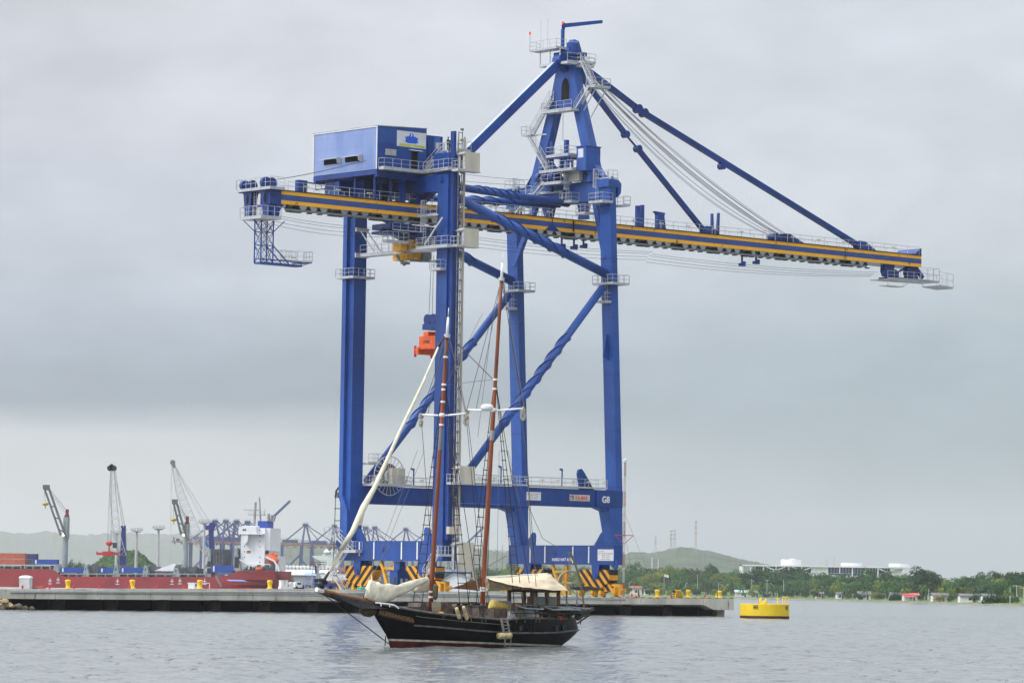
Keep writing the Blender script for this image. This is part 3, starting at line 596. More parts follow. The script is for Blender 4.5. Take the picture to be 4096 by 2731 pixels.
# leg top baskets and ladders at the waterside legs
for y0, lg_ in ((0.0, leg_d), (18.8, leg_c)):
    b = MB(); pp = [(27.6, y0 + .1, 55.1), (29.3, y0 + .1, 55.1), (29.3, y0 + 2.1, 55.1), (27.6, y0 + 2.1, 55.1)]; b.rail(pp + pp[:1], 1.15, 1.1)
    yl = y0 + (2.3 if y0 < 5 else -.3); b.ladder((27.6, yl, 52.0), (27.6, yl, 56.1), (0, 1, 0)); b.cage((27.6, yl, 54.0), (27.6, yl, 56.4), (-1, 0, 0))
    pp = [(26.5, y0 + 2.7, 52.0), (26.5, y0 - .1, 52.0), (28.3, y0 - .1, 52.0), (28.3, y0 + 2.7, 52.0)]; b.plat(pp); b.rail([pp[3], pp[0], pp[1], pp[2]], 1.15, 1.2)
    pp = [(29.4, y0 - .9, 51.7), (30.7, y0 - .9, 51.7), (30.7, y0 + 1.6, 51.7), (29.4, y0 + 1.6, 51.7)]; b.plat(pp); b.rail(pp, 1.15, 1.2)
    pp = [(26.0, y0 + 4.6, 50.6), (26.0, y0 + 2.8, 50.6), (27.6, y0 + 2.8, 50.6), (27.6, y0 + 4.6, 50.6)]; b.plat(pp); b.rail(pp + pp[:1], 1.15, 1.1)
    b.build('leg_top_gallery', M['galv'], lg_)


def ring_gallery(lg_, x0, x1, y0, y1, z, lad=None, o=.9):
    b = MB(); A = [(x0 - o, y0 - o, z), (x1 + o, y0 - o, z), (x1 + o, y1 + o, z), (x0 - o, y1 + o, z)]
    I = [(x0, y0, z), (x1, y0, z), (x1, y1, z), (x0, y1, z)]
    for i in range(4): j = (i + 1) % 4; b.plat([A[i], A[j], I[j], I[i]], .16)
    b.rail(A + A[:1], 1.15, 1.0)
    if lad: b.ladder((x0 - .3, y0 + 1.0, z - lad), (x0 - .3, y0 + 1.0, z + .8), (0, 1, 0)); pp = [(x0 - 1.2, y0 + 1.9, z - lad), (x0 - 1.2, y0 + .2, z - lad), (x0, y0 + .2, z - lad), (x0, y0 + 1.9, z - lad)]; b.plat(pp); b.rail([pp[3], pp[0], pp[1], pp[2]], 1.15, 1.0)
    b.build('leg_gallery', M['galv'], lg_)


ring_gallery(leg_a, -.05, 2.05, 18.75, 20.95, CR.X('a', 1200, 1550, 0).z, o=.75)
ring_gallery(leg_d, 28.6, 29.75, -.05, 2.1, CR.Y('c', 1800, 1258, 0).z, 2.4)
ring_gallery(leg_c, 28.6, 29.75, 18.75, 20.9, CR.Y('c', 870, 1322, 18.8).z, 2.4)
zb = CR.Y('c', 150, 1112, 0).z
b = MB(); pp = [(-.9, 2.4, zb), (-.9, .2, zb), (0, .2, zb), (0, 2.4, zb)]; b.plat(pp); b.rail([pp[3], pp[0], pp[1], pp[2]], 1.15, 1.0); b.ladder((-.45, 2.3, zb), (-.45, 2.3, zb + 3.6), (0, 1, 0)); b.build('leg_gallery', M['galv'], leg_b)
b = MB(); pp = [(2.1, 1.4, zb), (3.0, 1.4, zb), (3.0, 2.4, zb), (2.1, 2.4, zb)]; b.plat(pp); b.rail(pp + pp[:1], 1.15, 1.0); b.build('leg_gallery', M['galv'], leg_b)
# ---- tubular braces with spiral strakes


def brace(p, q, r, s0=None, s1=None, pitch=2.6, gus=True):
    p, q = V(p), V(q); b = MB(); b.tube(p, q, r, 18)
    o = part(b, 'diagonal_brace', CK, smooth=True)
    if s0 is not None:
        d = (q - p).normalized(); a = d.orthogonal().normalized(); c = d.cross(a); n = int((s1 - s0) / pitch * 16); h = MB()
        for ph in (0, 2.1, 4.2):
            pts = [p + d * (s0 + i * pitch / 16 / 3 * 3) + (a * math.cos(ph + i * math.pi / 8 / 3) + c * math.sin(ph + i * math.pi / 8 / 3)) * (r + .05) for i in range(n + 1)]
            for m0, m1 in zip(pts[:-1], pts[1:]):
                cc = p + d * (m0 - p).dot(d); n0 = (m0 - cc).normalized(); cc1 = p + d * (m1 - p).dot(d); n1 = (m1 - cc1).normalized()
                h.face([m0 - n0 * .08, m1 - n1 * .08, m1 + n1 * .12, m0 + n0 * .12])
            h.cut()
        h.build('spiral_strake', B_, o)
    return o


b1a = CR.Y('c', 300, 450, 1.0); b1b = CR.Y('c', 1690, 1160, 1.0)
dl = (b1b - b1a).length; brace(b1a, b1b, .60, dl * .24, dl * .74)
b2a = b1a + V((0, 18.8, 0)); b2b = b1b + V((0, 18.8, 0)); brace(b2a, b2b, .60, dl * .24, dl * .74)
b3a = CR.Y('c', 1665, 1300, 1.0); b3b = CR.Y('0', 1862, 1900, 1.0); dl = (b3b - b3a).length
brace(b3a, b3b, .52, dl * .26, dl * .74)
b4a = b3a + V((0, 18.8, 0)); b4b = CR.Y('e', 300, 320, 19.8); brace(b4a, b4b, .52, dl * .26, dl * .74)
t5a = CR.Y('c', 330, 350, 1.2); t5b = CR.Y('c', 1290, 500, 8.6); t5b = V((28.1, 8.6, t5b.z)); t5a.x = 1.9; dl = (t5b - t5a).length
brace(t5a, t5b, .48, dl * .18, dl * .56, 1.8); t6a = V((1.9, 17.6, t5a.z)); t6b = V((28.1, 10.2, t5b.z)); brace(t6a, t6b, .48, dl * .5, dl * .8, 2.2)
b = MB(); b.prism([(27.9, .9, 31.6), (29.1, .9, 31.0), (29.1, .9, 34.2), (28.4, .9, 34.6)], (0, .2, 0)); part(b, 'gusset_plate', B_)
# ---- boom girder
b = MB(); X0, X1 = -21.1, 96.0; ya, yb = 7.3, 11.5; zs_ = [48.35, 48.82, 49.54, 50.0]
for i, mi in ((0, 1), (1, 0), (2, 1)):
    for y in (ya, yb): b.face([(X0, y, zs_[i]), (X1, y, zs_[i]), (X1, y, zs_[i + 1]), (X0, y, zs_[i + 1])], mi)
b.face([(X0, ya, 48.35), (X1, ya, 48.35), (X1, yb, 48.35), (X0, yb, 48.35)], 2); b.face([(X0, ya, 50.0), (X1, ya, 50.0), (X1, yb, 50.0), (X0, yb, 50.0)], 0)
b.face([(X0, ya, 48.35), (X0, yb, 48.35), (X0, yb, 50.0), (X0, ya, 50.0)], 3); b.face([(X1, ya, 48.35), (X1, yb, 48.35), (X1, yb, 50.0), (X1, ya, 50.0)], 1)
b.box((X0, ya - .10, 50.003), (X1, yb + .10, 50.09), 4)
boom = part(b, 'boom', [M['greyblue'], M['orange'], M['under'], B_, M['dark']])
b = MB(); b.box((80, 7.28, 48.37), (80.15, 7.299, 49.98)); b.box((27.9, 7.2, 48.5), (28.1, 7.299, 49.9)); b.build('splice_plate', M['black'], boom)
b = MB(); b.prism([(24.2, 7.24, 49.3), (22.9, 7.24, 48.3), (25.6, 7.24, 48.3)], (0, .05, 0)); b.prism([(24.15, 7.2, 50.0), (24.25, 7.2, 50.0), (24.25, 7.2, 49.2), (24.15, 7.2, 49.2)], (0, .09, 0)); b.build('hinge_plate', M['deepblue'], boom)
b = MB(); b.rail([(-20, ya, 50.09), (95.5, ya, 50.09)], 1.12, 2.45, toe=False); b.rail([(-20, yb, 50.09), (95.5, yb, 50.09)], 1.12, 2.45, toe=False); b.build('boom_handrail', M['galv'], boom)
for i in range(22):
    x = -17 + i * 5.1
    if -2 < x < 2: continue
    l_ = MB(); l_.beam((x - .38, ya + .12, 50.85), (x + .38, ya + .12, 50.85), .16, .13); l_.tube((x, ya + .12, 50.1), (x, ya + .12, 50.8), .03, 4); l_.build('walkway_lamp', M['lamp'], boom)
b = MB(); zt_ = 47.55; b.box((-20.4, 7.2, zt_), (84.5, 7.42, zt_ + .26)); b.build('cable_track', mat('track_grey_green', (.16, .18, .18), .6), boom)
b = MB()
for i in range(64):
    x = -20 + i * 1.66; b.box((x, 7.18, zt_ - .14), (x + .5, 7.75, zt_)); b.tube((x + .1, 7.5, zt_ + .2), (x + .1, 7.5, 48.35), .05, 4)
    b.box((x + .6, 8.1, 47.7), (x + .85, 8.5, 48.35)); b.box((x + .5, 8.0, 47.95), (x + .95, 8.6, 48.1))
    if i % 4 == 1: b.box((x + .2, 8.6, 47.6), (x + 1.1, 9.4, 48.35))
    b.cut()
b.build('rail_bracket', M['black'], boom)
for px, y, dn in ((1700, 600, 0),): pass
b = MB()
for kx, zlen in ((('c', 1285, 915), 2.4), (('c', 1400, 920), 2.4), (('c', 1490, 910), 2.3), (('d', 525, 605), 2.0), (('d', 635, 590), 1.7)):
    p_ = CR.Y(*kx, 7.6); b.beam((p_.x, 7.6, p_.z), (p_.x, 7.6, 48.4), .2, .2); b.beam((p_.x - .45, 7.6, p_.z), (p_.x + .5, 7.6, p_.z), .5, .4); b.lathe((p_.x + .35, 7.4, p_.z + .25), [(.25, 0), (.25, .4)], 10, (0, 1, 0)); b.cut()
b.build('rope_hanger', M['deepblue'], boom)
# horns, bracket and sheave nests on the boom top
b = MB()
for kx, ky in ((('s', 365, 225), 650), (('s', 462, 212), 660)):
    p_ = CR.Y(*kx, 9.0); b.beam((p_.x, 9.0, 50.1), (p_.x, 9.0, p_.z), .42, .5); b.cut()
p_ = CR.Y('s', 1922, 390, 9.0); q_ = CR.Y('s', 2058, 378, 9.0)
b.beam((p_.x + .1, 9.0, 50.1), (p_.x, 9.0, p_.z), .4, .36, h2=.2); b.beam((q_.x - .15, 9.0, 50.1), (q_.x, 9.0, q_.z), .4, .36, h2=.2); b.box((p_.x, 8.8, 50.1), (q_.x, 9.2, 51.0)); b.cut()
p_ = CR.Y('s', 760, 400, 9.0); q_ = CR.Y('s', 905, 385, 9.0); b.prism([(p_.x, 8.7, 50.1), (q_.x + .3, 8.7, 50.1), (q_.x - .05, 8.7, 52.0), (q_.x + .1, 8.7, 52.5), (p_.x - .5, 8.7, 52.6), (p_.x, 8.7, 52.2)], (0, .6, 0))
b.build('boom_horn', B_, boom)
b = MB(); p_ = CR.Y('d', 810, 385, 9.0)
for dx_, r_ in ((-.8, .55), (0.2, .55), (.9, .6), (1.6, .65)): b.lathe((p_.x + dx_, 8.6, 50.75), [(r_, 0), (r_, 1.4)], 16, (0, 1, 0))
b.prism([(p_.x + 1.0, 8.6, 51.35), (p_.x + 2.0, 8.6, 51.4), (p_.x + 5.2, 8.6, 50.1), (p_.x + 1.0, 8.6, 50.1)], (0, 1.4, 0)); b.build('hoist_sheave_nest', M['deepblue'], boom)
bs = p_.x
# boom tip
b = MB(); b.prism([(X1 - .25, 7.3, 50.1), (X1, 7.3, 50.1), (X1, 7.3, 51.1), (X1 - .35, 7.3, 51.0), (X1 - 1.2, 7.3, 50.3), (X1 - 1.2, 7.3, 50.1)], (0, 4.2, 0))
for x in (88.8, 93.6): b.prism([(x, 7.8, 48.3), (x + 2.2, 7.8, 48.3), (x + 1.9, 7.8, 47.6), (x + 2.4, 7.8, 46.7), (x + .3, 7.8, 46.6), (x - .1, 7.8, 47.3)], (0, .8, 0)); 
b.beam((X1 - .5, 8, 48.3), (X1 + 1.0, 8, 46.9), .5, .5); b.beam((90.5, 8.2, 46.8), (93.8, 8.2, 48.2), .25, .25)
b.box((90.5, 7.6, 46.45), (98.6, 10.6, 46.65)); b.lathe((91.2, 7.9, 47.0), [(.75, 0), (.75, 1.6)], 14, (0, 1, 0)); b.build('boom_tip_frame', M['deepblue'], boom)
b = MB(); pp = [(88.6, 7.0, 46.2), (99.4, 7.0, 46.4), (99.4, 10.4, 46.4), (88.6, 10.4, 46.2)]; b.plat(pp, .12)
pp = [(95.5, 6.9, 46.4), (99.4, 6.9, 46.4), (99.4, 10.2, 46.4)]; b.rail(pp, 1.9, 1.3); pp = [(99.4, 6.9, 45.9), (102.4, 6.9, 45.7), (102.4, 10.2, 45.7), (99.4, 10.2, 45.9)]; b.plat(pp, .12); b.rail(pp, 2.0, 1.3)
b.rail([(88.6, 7.0, 46.25), (95.5, 7.0, 46.4)], 1.1, 1.4); pp = [(88.8, 7.2, 45.3), (92.2, 7.2, 45.3), (92.2, 8.8, 45.3), (88.8, 8.8, 45.3)]; b.plat(pp, .1); b.tube((88.9, 7.2, 45.3), (88.8, 7.2, 46.2), .05, 5); b.tube((91.8, 7.2, 45.3), (94.5, 7.2, 46.3), .05, 5); b.build('boom_tip_platform', M['galv'], boom)
# ---- stays and ropes
b = MB(); b.beam((27.0, 9.4, 71.4), (2.9, 9.4, 50.85), .8, 1.2, side=(0, 1, 0)); b.lathe((2.6, 8.7, 50.75), [(.85, 0), (.85, 1.4)], 16, (0, 1, 0)); bso = part(b, 'backstay', B_)
b = MB(); n_ = V((-(71.4 - 50.85), 0, 24.1)).normalized() * .608; b.beam(V((26.2, 9.4, 70.72)) + n_, V((3.7, 9.4, 51.53)) + n_, .62, .02, side=(0, 1, 0)); b.build('sheen_top_plate', mat('painted_sky_sheen', (.40, .46, .62), .4, var=.1), bso)  # thin pale plate carries the sky's grazing sheen on the backstay top as colour


def stay(pts, w, h, joints):
    b = MB()
    for (p, q, k) in pts: b.beam(p, q, w * k, h * k, side=(0, 1, 0))
    for p, r in joints: b.lathe(V(p) - V((0, .45, 0)), [(r, 0), (r, .9)], 16, (0, 1, 0))
    return part(b, 'forestay', M['deepblue'])


fo = [CR.Y('b', 1270, 410, 9.4), CR.Y('b', 1765, 790, 9.4), CR.Y('b', 1820, 828, 9.4), CR.Y('d', 1420, 445, 9.4)]
fm = CR.Y('0', 2887, 665, 9.4)
stay([(fo[0], fo[1], 1), (fo[1], fo[2], .4), (fo[2], fo[3], 1)], .6, .72, [(fo[1], .62), (fo[2], .62), (fm, .5), (fo[3] + V((.4, 0, -.1)), .65), (fo[0], .6)])
fi = [CR.Y('b', 1230, 480, 9.4), CR.Y('b', 1650, 1030, 9.4), CR.Y('b', 1765, 1165, 9.4), CR.Y('s', 1760, 760, 9.4)]
stay([(fi[0], fi[1], 1), (fi[1], fi[2], .35), (fi[2], fi[3], 1)], .55, .62, [(fi[1], .5), (fi[2], .5), (fi[3], .55), (fi[0], .5)])
b = MB()
for c_, xe in ((fo[3] + V((.8, 0, -.5)), 3.4), (fi[3] + V((.2, 0, -.3)), 1.7)): b.prism([(c_.x - .6, 8.9, 50.05), (c_.x + xe, 8.9, 50.05), (c_.x + .6, 8.9, c_.z + 1.0), (c_.x - .3, 8.9, c_.z + 1.0)], (0, 1.0, 0)); b.cut()
b.build('stay_bracket', B_, boom)


def sag(p, q, s, n=14): return [p.lerp(q, i / n) - V((0, 0, 4 * s * (i / n) * (1 - i / n))) for i in range(n + 1)]


b = MB(); top = CR.Y('b', 1285, 455, 9.4); bot = V((bs, 9.4, 50.9))
for i, (dy, sg_, xo, ro) in enumerate(((-.7, 1.15, 1.9, .03), (-.5, 1.25, 1.7, .03), (-.3, 1.7, .9, .045), (-.1, 1.8, .7, .05), (.1, 1.85, .6, .03), (.3, 2.2, .2, .035), (.5, 2.5, -.6, .03), (.7, 2.6, -.7, .03), (.6, 1.3, 1.8, .025), (-.6, 1.45, 1.6, .03))):
    b.path(sag(top + V((i * .06 - .3, dy, -.35 * (i in (5, 6, 7)))), bot + V((xo, dy, .15)), sg_), ro, 4)
part(b, 'hoist_rope', M['rope'])
b = MB()
for dy, z0, z1, s in ((-.5, 47.0, 46.3, .9), (.1, 46.8, 46.1, 1.0), (.5, 46.4, 45.9, 1.1), (.8, 46.0, 45.8, 1.2)):
    for xa, xb_ in ((-20, 0), (4, 44), (44, 88.5)): b.path(sag(V((xa, 9.4 + dy, z0 if xa < 44 else z0 - .3)), V((xb_, 9.4 + dy, z0 if xb_ < 80 else z1 + .9)), s * .5), .028, 4)
part(b, 'trolley_rope', M['rope'])
b = MB()
for kx, ky, x0, y0 in (('a', 0, 0, 0),): pass
tA = V((-22.3, 8.0, 51.2)); 
for dy in (0, 1.3): b.path(sag(tA + V((0, dy, 0)), V((-6.0, 8.4 + dy, 55.3)), .25), .03, 4)
tA = CR.Y('c', 350, 225, 3.0); tB = CR.Y('l', 880, 815, 8.0); b.path(sag(tA, tB, .2), .03, 4); b.path(sag(tA - V((0, 0, .9)), tB - V((0, 0, .6)), .2), .03, 4)
b.path([CR.X('b', 992, 830, 27.2), CR.X('b', 990, 1090, 27.2)], .03, 4); b.path([CR.X('b', 1064, 750, 27.2), CR.X('b', 1062, 1085, 27.2)], .03, 4)
part(b, 'stray_rope', M['rope'])
# ---- landside head beam and supports under the machinery house
b = MB(); b.box((.1, .1, 51.3), (1.9, 20.8, 53.4)); b.box((-6.7, 6.15, 52.9), (1.6, 6.6, 53.75)); b.box((-6.7, 18.7, 52.9), (1.6, 19.2, 53.75)); b.box((-6.75, 6.1, 53.2), (-6.3, 19.2, 53.8)); b.box((-2.6, 6.2, 52.6), (-2.1, 19, 53.4))
b.box((-6.6, 6.3, 53.55), (1.5, 19.1, 53.85))
for x, y in ((-3.3, 7.5), (-6.0, 7.4), (-6.0, 11.4)): b.tube((x, y, 50.05), (x, y, 53.4), .2, 8)
for x, y in ((-1.6, 7.6), (1.2, 7.5), (-1.6, 11.2)): b.beam((x, y, 50.05), (x, y, 53.2), .9, 1.0)
b.box((-4.0, 12.0, 51.0), (-.4, 15, 52.9)); b.box((-8.0 + 1.6, 14.2, 51.2), (-4.2, 17.2, 52.9)); b.beam((.2, .9, 52.8), (2.6, 8.6, 50.4), .8, .8)
part(b, 'house_support_frame', M['deepblue'])
b = MB(); b.stair((-3.4, 7.9, 52.9), (-1.2, 7.9, 50.2), (0, 1, 0)); b.rail([(-6.6, 18.9, 52.0), (-6.6, 15.2, 52.0)], 1.0, 1.2); part(b, 'under_house_stair', M['black'])
# ---- machinery house
hx0, hx1, hy0, hy1, hz0, hz1 = -6.75, 1.35, 6.1, 19.2, 53.85, 59.35
cladm = bpy.data.materials.new('faded_blue_cladding'); cladm.use_nodes = True; t = cladm.node_tree; pb_ = t.nodes['Principled BSDF']; pb_.inputs['Roughness'].default_value = .5
tcn = t.nodes.new('ShaderNodeTexCoord'); sx_ = t.nodes.new('ShaderNodeSeparateXYZ'); t.links.new(tcn.outputs['Object'], sx_.inputs[0])
nn = t.nodes.new('ShaderNodeTexNoise'); nn.inputs['Scale'].default_value = .5; nn.inputs['Detail'].default_value = 6
mpn = t.nodes.new('ShaderNodeMapping'); t.links.new(tcn.outputs['Object'], mpn.inputs[0]); mpn.inputs['Scale'].default_value = (1, 1, .25); t.links.new(mpn.outputs[0], nn.inputs[0])
cc = ramp(nn.outputs[0], [(.3, (.17, .25, .50, 1)), (.7, (.26, .34, .58, 1))], t)
ly = mth('LESS_THAN', mth('FRACT', mth('DIVIDE', sx_.outputs[1], 1.02, tree=t), tree=t), .025, tree=t)
lz = mth('LESS_THAN', mth('FRACT', mth('DIVIDE', mth('SUBTRACT', sx_.outputs[2], 55.55, tree=t), 1.45, tree=t), tree=t), .018, tree=t)
cc = mixc(mth('MULTIPLY', mth('MAXIMUM', ly, lz, tree=t), .45, tree=t), cc, (.08, .11, .25, 1), t); t.links.new(cc, pb_.inputs['Base Color'])
b = MB()
b.face([(hx0, hy0, hz0), (hx0, hy1, hz0), (hx0, hy1, hz1), (hx0, hy0, hz1)], 0); b.face([(hx1, hy0, hz0), (hx1, hy1, hz0), (hx1, hy1, hz1 + .35), (hx1, hy0, hz1 + .35)], 1)
zm = 57.3
for y in (hy0, hy1):
    b.face([(hx0, y, hz0), (hx1, y, hz0), (hx1, y, zm), (hx0, y, zm)], 1); b.face([(hx0, y, zm), (hx1, y, zm), (hx1, y, hz1 + .35), (hx0, y, hz1)], 2)
house = part(b, 'machinery_house', [cladm, B_, CK])
b = MB(); b.prism([(hx0 - .12, hy0 - .1, hz1), (hx1 + .1, hy0 - .1, hz1 + .35), (hx1 + .1, hy0 - .1, hz1 + .43), (hx0 - .12, hy0 - .1, hz1 + .1)], (0, hy1 - hy0 + .2, 0)); b.build('roof', mat('corrugated_roof', (.45, .47, .5), .5, var=.2, rust=.1), house)
b = MB(); b.box((hx0 - .1, hy0 - .02, hz0), (hx0 - .01, hy0 + .1, hz1)); b.box((hx0 - .1, hy1 - .1, hz0), (hx0 - .01, hy1 + .02, hz1)); b.box((hx0 - .1, hy0, hz1 - .12), (hx0 - .01, hy1, hz1)); b.build('corner_trim', M['white'], house)
b = MB(); b.prism([(-1.5, 8.5, hz1 + .2), (1, 8.5, hz1 + .3), (1, 8.5, hz1 + .7), (-1.2, 8.5, hz1 + .65)], (0, 3, 0)); b.build('roof_vent', mat('rusty_vent', (.28, .2, .13), .7, rust=.3), house)
rusty = mat('rust_streaked_hood', (.55, .54, .50), .6, rust=.35, scale=2)
for kx0, kx1 in ((('a', 925, 490), ('a', 1090, 450)), (('a', 1125, 465), ('a', 1290, 425))):
    p0 = CR.X(*kx0, hx0 - .02); p1 = CR.X(*kx1, hx0 - .02); zt = (p0.z + p1.z) / 2
    h_ = MB(); h_.prism([(hx0 - .01, p1.y, zt + .55), (hx0 - .75, p1.y, zt + .40), (hx0 - .75, p1.y, zt + .33), (hx0 - .01, p1.y, zt + .48)], (0, p0.y - p1.y, 0)); h_.prism([(hx0 - .01, p1.y, zt + .5), (hx0 - .75, p1.y, zt + .35), (hx0 - .6, p1.y, zt - .25), (hx0 - .01, p1.y, zt - .35)], (0, .06, 0)); h_.build('intake_hood', rusty, house)
    h_ = MB(); h_.box((hx0 - .03, p1.y + .1, zt - .25), (hx0 - .01, p0.y - .1, zt + .42)); h_.build('intake_opening', M['dark'], house)
for kx0, kx1 in ((('a', 1507, 340), ('a', 1556, 404)), (('a', 1561, 345), ('a', 1608, 409))):
    p0 = CR.Y(*kx0, hy0); p1 = CR.Y(*kx1, hy0); h_ = MB()
    h_.box((p0.x, hy0 - .06, p1.z), (p1.x, hy0 - .003, p0.z))
    for i in range(9): h_.box((p0.x + .1, hy0 - .09, p1.z + .1 + i * (p0.z - p1.z - .2) / 9), (p1.x - .1, hy0 - .055, p1.z + .16 + i * (p0.z - p1.z - .2) / 9))
    h_.build('louvre', mat('louvre_grey', (.42, .43, .42), .6), house)
p0 = CR.Y('a', 1755, 368, hy0); p1 = CR.Y('a', 1780, 460, hy0); h_ = MB(); h_.box((p0.x, hy0 - .04, hz0 + .02), (p0.x + .95, hy0 - .003, p0.z)); h_.build('doorway', M['dark'], house)
h_ = MB(); h_.prism([(p0.x - .5, hy0 - .02, p0.z + .18), (p0.x + 1.3, hy0 - .02, p0.z + .18), (p0.x + 1.3, hy0 - .7, p0.z + .05), (p0.x - .5, hy0 - .7, p0.z + .05)], (0, 0, .06)); h_.build('door_canopy', M['white'], house)
# sign board with the port's blue crest
s0 = CR.Y('a', 1617, 168, hy0); s1_ = CR.Y('a', 1886, 343, hy0); sz1, sz0 = CR.Y('a', 1617, 168, hy0).z, CR.Y('a', 1617, 315, hy0).z
h_ = MB(); h_.box((s0.x, hy0 - .06, sz0), (s1_.x, hy0 - .004, sz1)); sb = h_.build('sign_board', mat('board_white', (.68, .72, .74), .5), house)
sw, sh = s1_.x - s0.x, sz1 - sz0; fy = hy0 - .065
def sg(px, py):                                            # board fractions
    return (s0.x + sw * px, fy, sz1 - sh * py)
crest = [(.265, .34), (.34, .36), (.34, .30), (.425, .30)] + [(.50 - .073 * math.cos(t), .215 - .13 * math.sin(t)) for t in [math.pi * i / 10 for i in range(11)]] + [(.572, .30), (.66, .30), (.66, .36), (.735, .34), (.705, .47), (.705, .57), (.735, .70), (.66, .69), (.66, .745), (.34, .745), (.34, .69), (.265, .70), (.295, .57), (.295, .47)]
h_ = MB(); h_.prism([sg(*c) for c in crest], (0, -.01, 0)); h_.build('blue_crest', mat('crest_blue', (.01, .10, .62), .5), sb)
h_ = MB(); h_.prism([(x, fy - .012, z) for x, _, z in [sg(*c) for c in ((.485, .12), (.53, .17), (.54, .22), (.51, .21), (.505, .30), (.485, .33), (.48, .2))]], (0, -.006, 0)); h_.build('crest_figure', M['white'], sb)
h_ = MB(); h_.prism([sg(*c) for c in ((.05, .82), (.985, .82), (.94, .895), (.985, .97), (.05, .97), (.09, .895))], (0, -.008, 0)); h_.build('yellow_ribbon', mat('ribbon_yellow', (.68, .66, .10), .5), sb)
text('lettering', 'PUERTO DE CARTAGENA', .42, (s0.x + sw * .51, fy - .012, sz1 - sh * .955), (1, 0, 0), (0, 0, 1), mat('faded_olive_letter', (.30, .33, .06), .6), sb, ext=.004, sx=.86)
# gallery along the house and round the top of the near landside leg, stairs, electrical container
b = MB(); gz = CR.Y('a', 1460, 510, 5.0).z
pp = [(hx0 + .2, 4.9, gz), (2.2, 4.9, gz), (2.2, 6.05, gz), (hx0 + .2, 6.05, gz)]; b.plat(pp, .25); b.rail([pp[3], pp[0], (.5, 4.9, gz)], 1.2, 1.5)
pp = [(.2, 4.9, gz), (-.6, -.7, gz), (2.4, -.7, gz), (2.4, 4.9, gz)]; b.plat(pp, .25); b.rail([(-.1, 4.9, gz), (-.6, -.7, gz), (2.4, -.7, gz)], 1.2, 1.2)
b.stair((.4, 5.2, gz), (3.3, 5.2, gz + 2.9), (0, 1, 0), .8)
hz_ = gz + 2.9; pp = [(3.3, 2.2, hz_), (3.3, 5.8, hz_), (5.6, 5.8, hz_), (5.6, 2.2, hz_)]
b.plat(pp, .2); b.rail([pp[1], pp[0], pp[3], pp[2]], 1.15, 1.0)
b.plat([(.9, 1.2, gz + 2.3), (3.0, 1.2, gz + 2.3), (3.0, 3.2, gz + 2.3), (.9, 3.2, gz + 2.3)], .15); b.rail([(.9, 3.2, gz + 2.3), (.9, 1.2, gz + 2.3), (3.0, 1.2, gz + 2.3)], 1.15, 1.0); b.ladder((.9, 3.0, gz), (.9, 3.0, gz + 2.4), (0, 1, 0))
part(b, 'house_gallery', M['galv'])
b = MB(); e0 = CR.Y('a', 1905, 400, 7.0); e1 = CR.Y('a', 2048, 230, 7.0); b.box((e0.x, 7.0, gz), (e1.x, 9.4, e1.z))
for i in range(14): xx_ = e0.x + .1 + i * (e1.x - e0.x - .3) / 13; b.box((xx_, 6.95, gz + .1), (xx_ + .12, 7.0, e1.z - .1))
ec = part(b, 'electrical_container', B_)
d0 = CR.Y('a', 1965, 230, 6.9); b = MB(); b.box((d0.x, 6.9, hz_), (d0.x + 1.1, 6.94, d0.z)); dr_ = b.build('door', mat('door_blue', (.03, .12, .40), .4), ec)
b = MB(); b.box((d0.x + .3, 6.88, d0.z - 1.5), (d0.x + .8, 6.9, d0.z - .7)); b.build('window', mat('hut_window_pale2', (.5, .5, .52), .15), dr_)
b = MB(); b.box((.3, .2, gz - .9), (1.9, 3.4, gz + 2.1)); b.lathe((1.1, 2.2, gz + 2.1), [(.9, 0), (.7, .3)], 14); part(b, 'leg_top_housing', B_)
# ---- elevator on the near landside leg
b = MB(); ev = CR.Y('a', 2110, 170, -.6); ez = ev.z
b.box((.25, -.02, 6.9), (.65, -1.0 + .3, ez)); b.box((.6, -.55, 6.9), (.75, -.005, gz))
et = part(b, 'elevator_mast', M['deepblue'])
b = MB()
for x in (.95, 1.55): b.beam((x, -.8, 3.0), (x, -.8, ez), .09, .09)
for i in range(40): z = 5.0 + i * (ez - 5.2) / 39; b.box((.9, -.86, z), (1.6, -.78, z + .08)); b.box((1.15, -1.0, z + .3), (1.6, -.86, z + .62))
b.build('guide_rack', mat('rack_grey', (.30, .29, .27), .6, var=.3, rust=.2), et)
b = MB(); b.beam((1.95, -.7, 3.0), (1.95, -.7, CR.Y('a', 2225, 225, -.7).z), .11, .2); b.beam((2.12, -.7, 3.0), (2.12, -.7, CR.Y('a', 2225, 225, -.7).z - .1), .07, .2); b.build('cable_guide', M['cream'], et)
b = MB()
for i in range(26): z = 8 + i * 1.75; b.prism([(.52, -.05, z), (.52, -.55, z + .2), (.52, -.55, z + .5), (.52, -.05, z + .9)], (.1, 0, 0))
b.build('rail_bracket', M['blue2'], et)


def landing(zlo, zhi, nm='elevator_landing'):
    b = MB(); b.box((.9, -2.15, zlo), (3.4, -1.05, zhi)); o = b.build(nm, M['cream'], et)
    g = MB(); g.box((.86, -1.75, zlo + .05), (.895, -1.35, zhi - .5)); g.build('gate', M['black'], o)
    g = MB(); g.box((.85, -2.2, zlo + .02), (.9, -1.8, zhi - .1)); g.box((.85, -1.3, zlo + .02), (.9, -.9, zhi - .1)); g.box((.6, -2.2, zhi - .35), (.9, -.9, zhi - .25)); g.build('gate_frame', M['galv'], o)
    g = MB(); pp = [(-.3, -1.0, zlo), (-.3, -2.3, zlo), (.9, -2.3, zlo), (.9, -1.0, zlo)]; g.plat(pp, .15); g.rail([pp[0], pp[1], pp[2]], 1.15, .8); g.box((.8, -2.25, zlo - .12), (3.5, -1.0, zlo)); g.build('landing_floor', M['galv'], o)
    return o


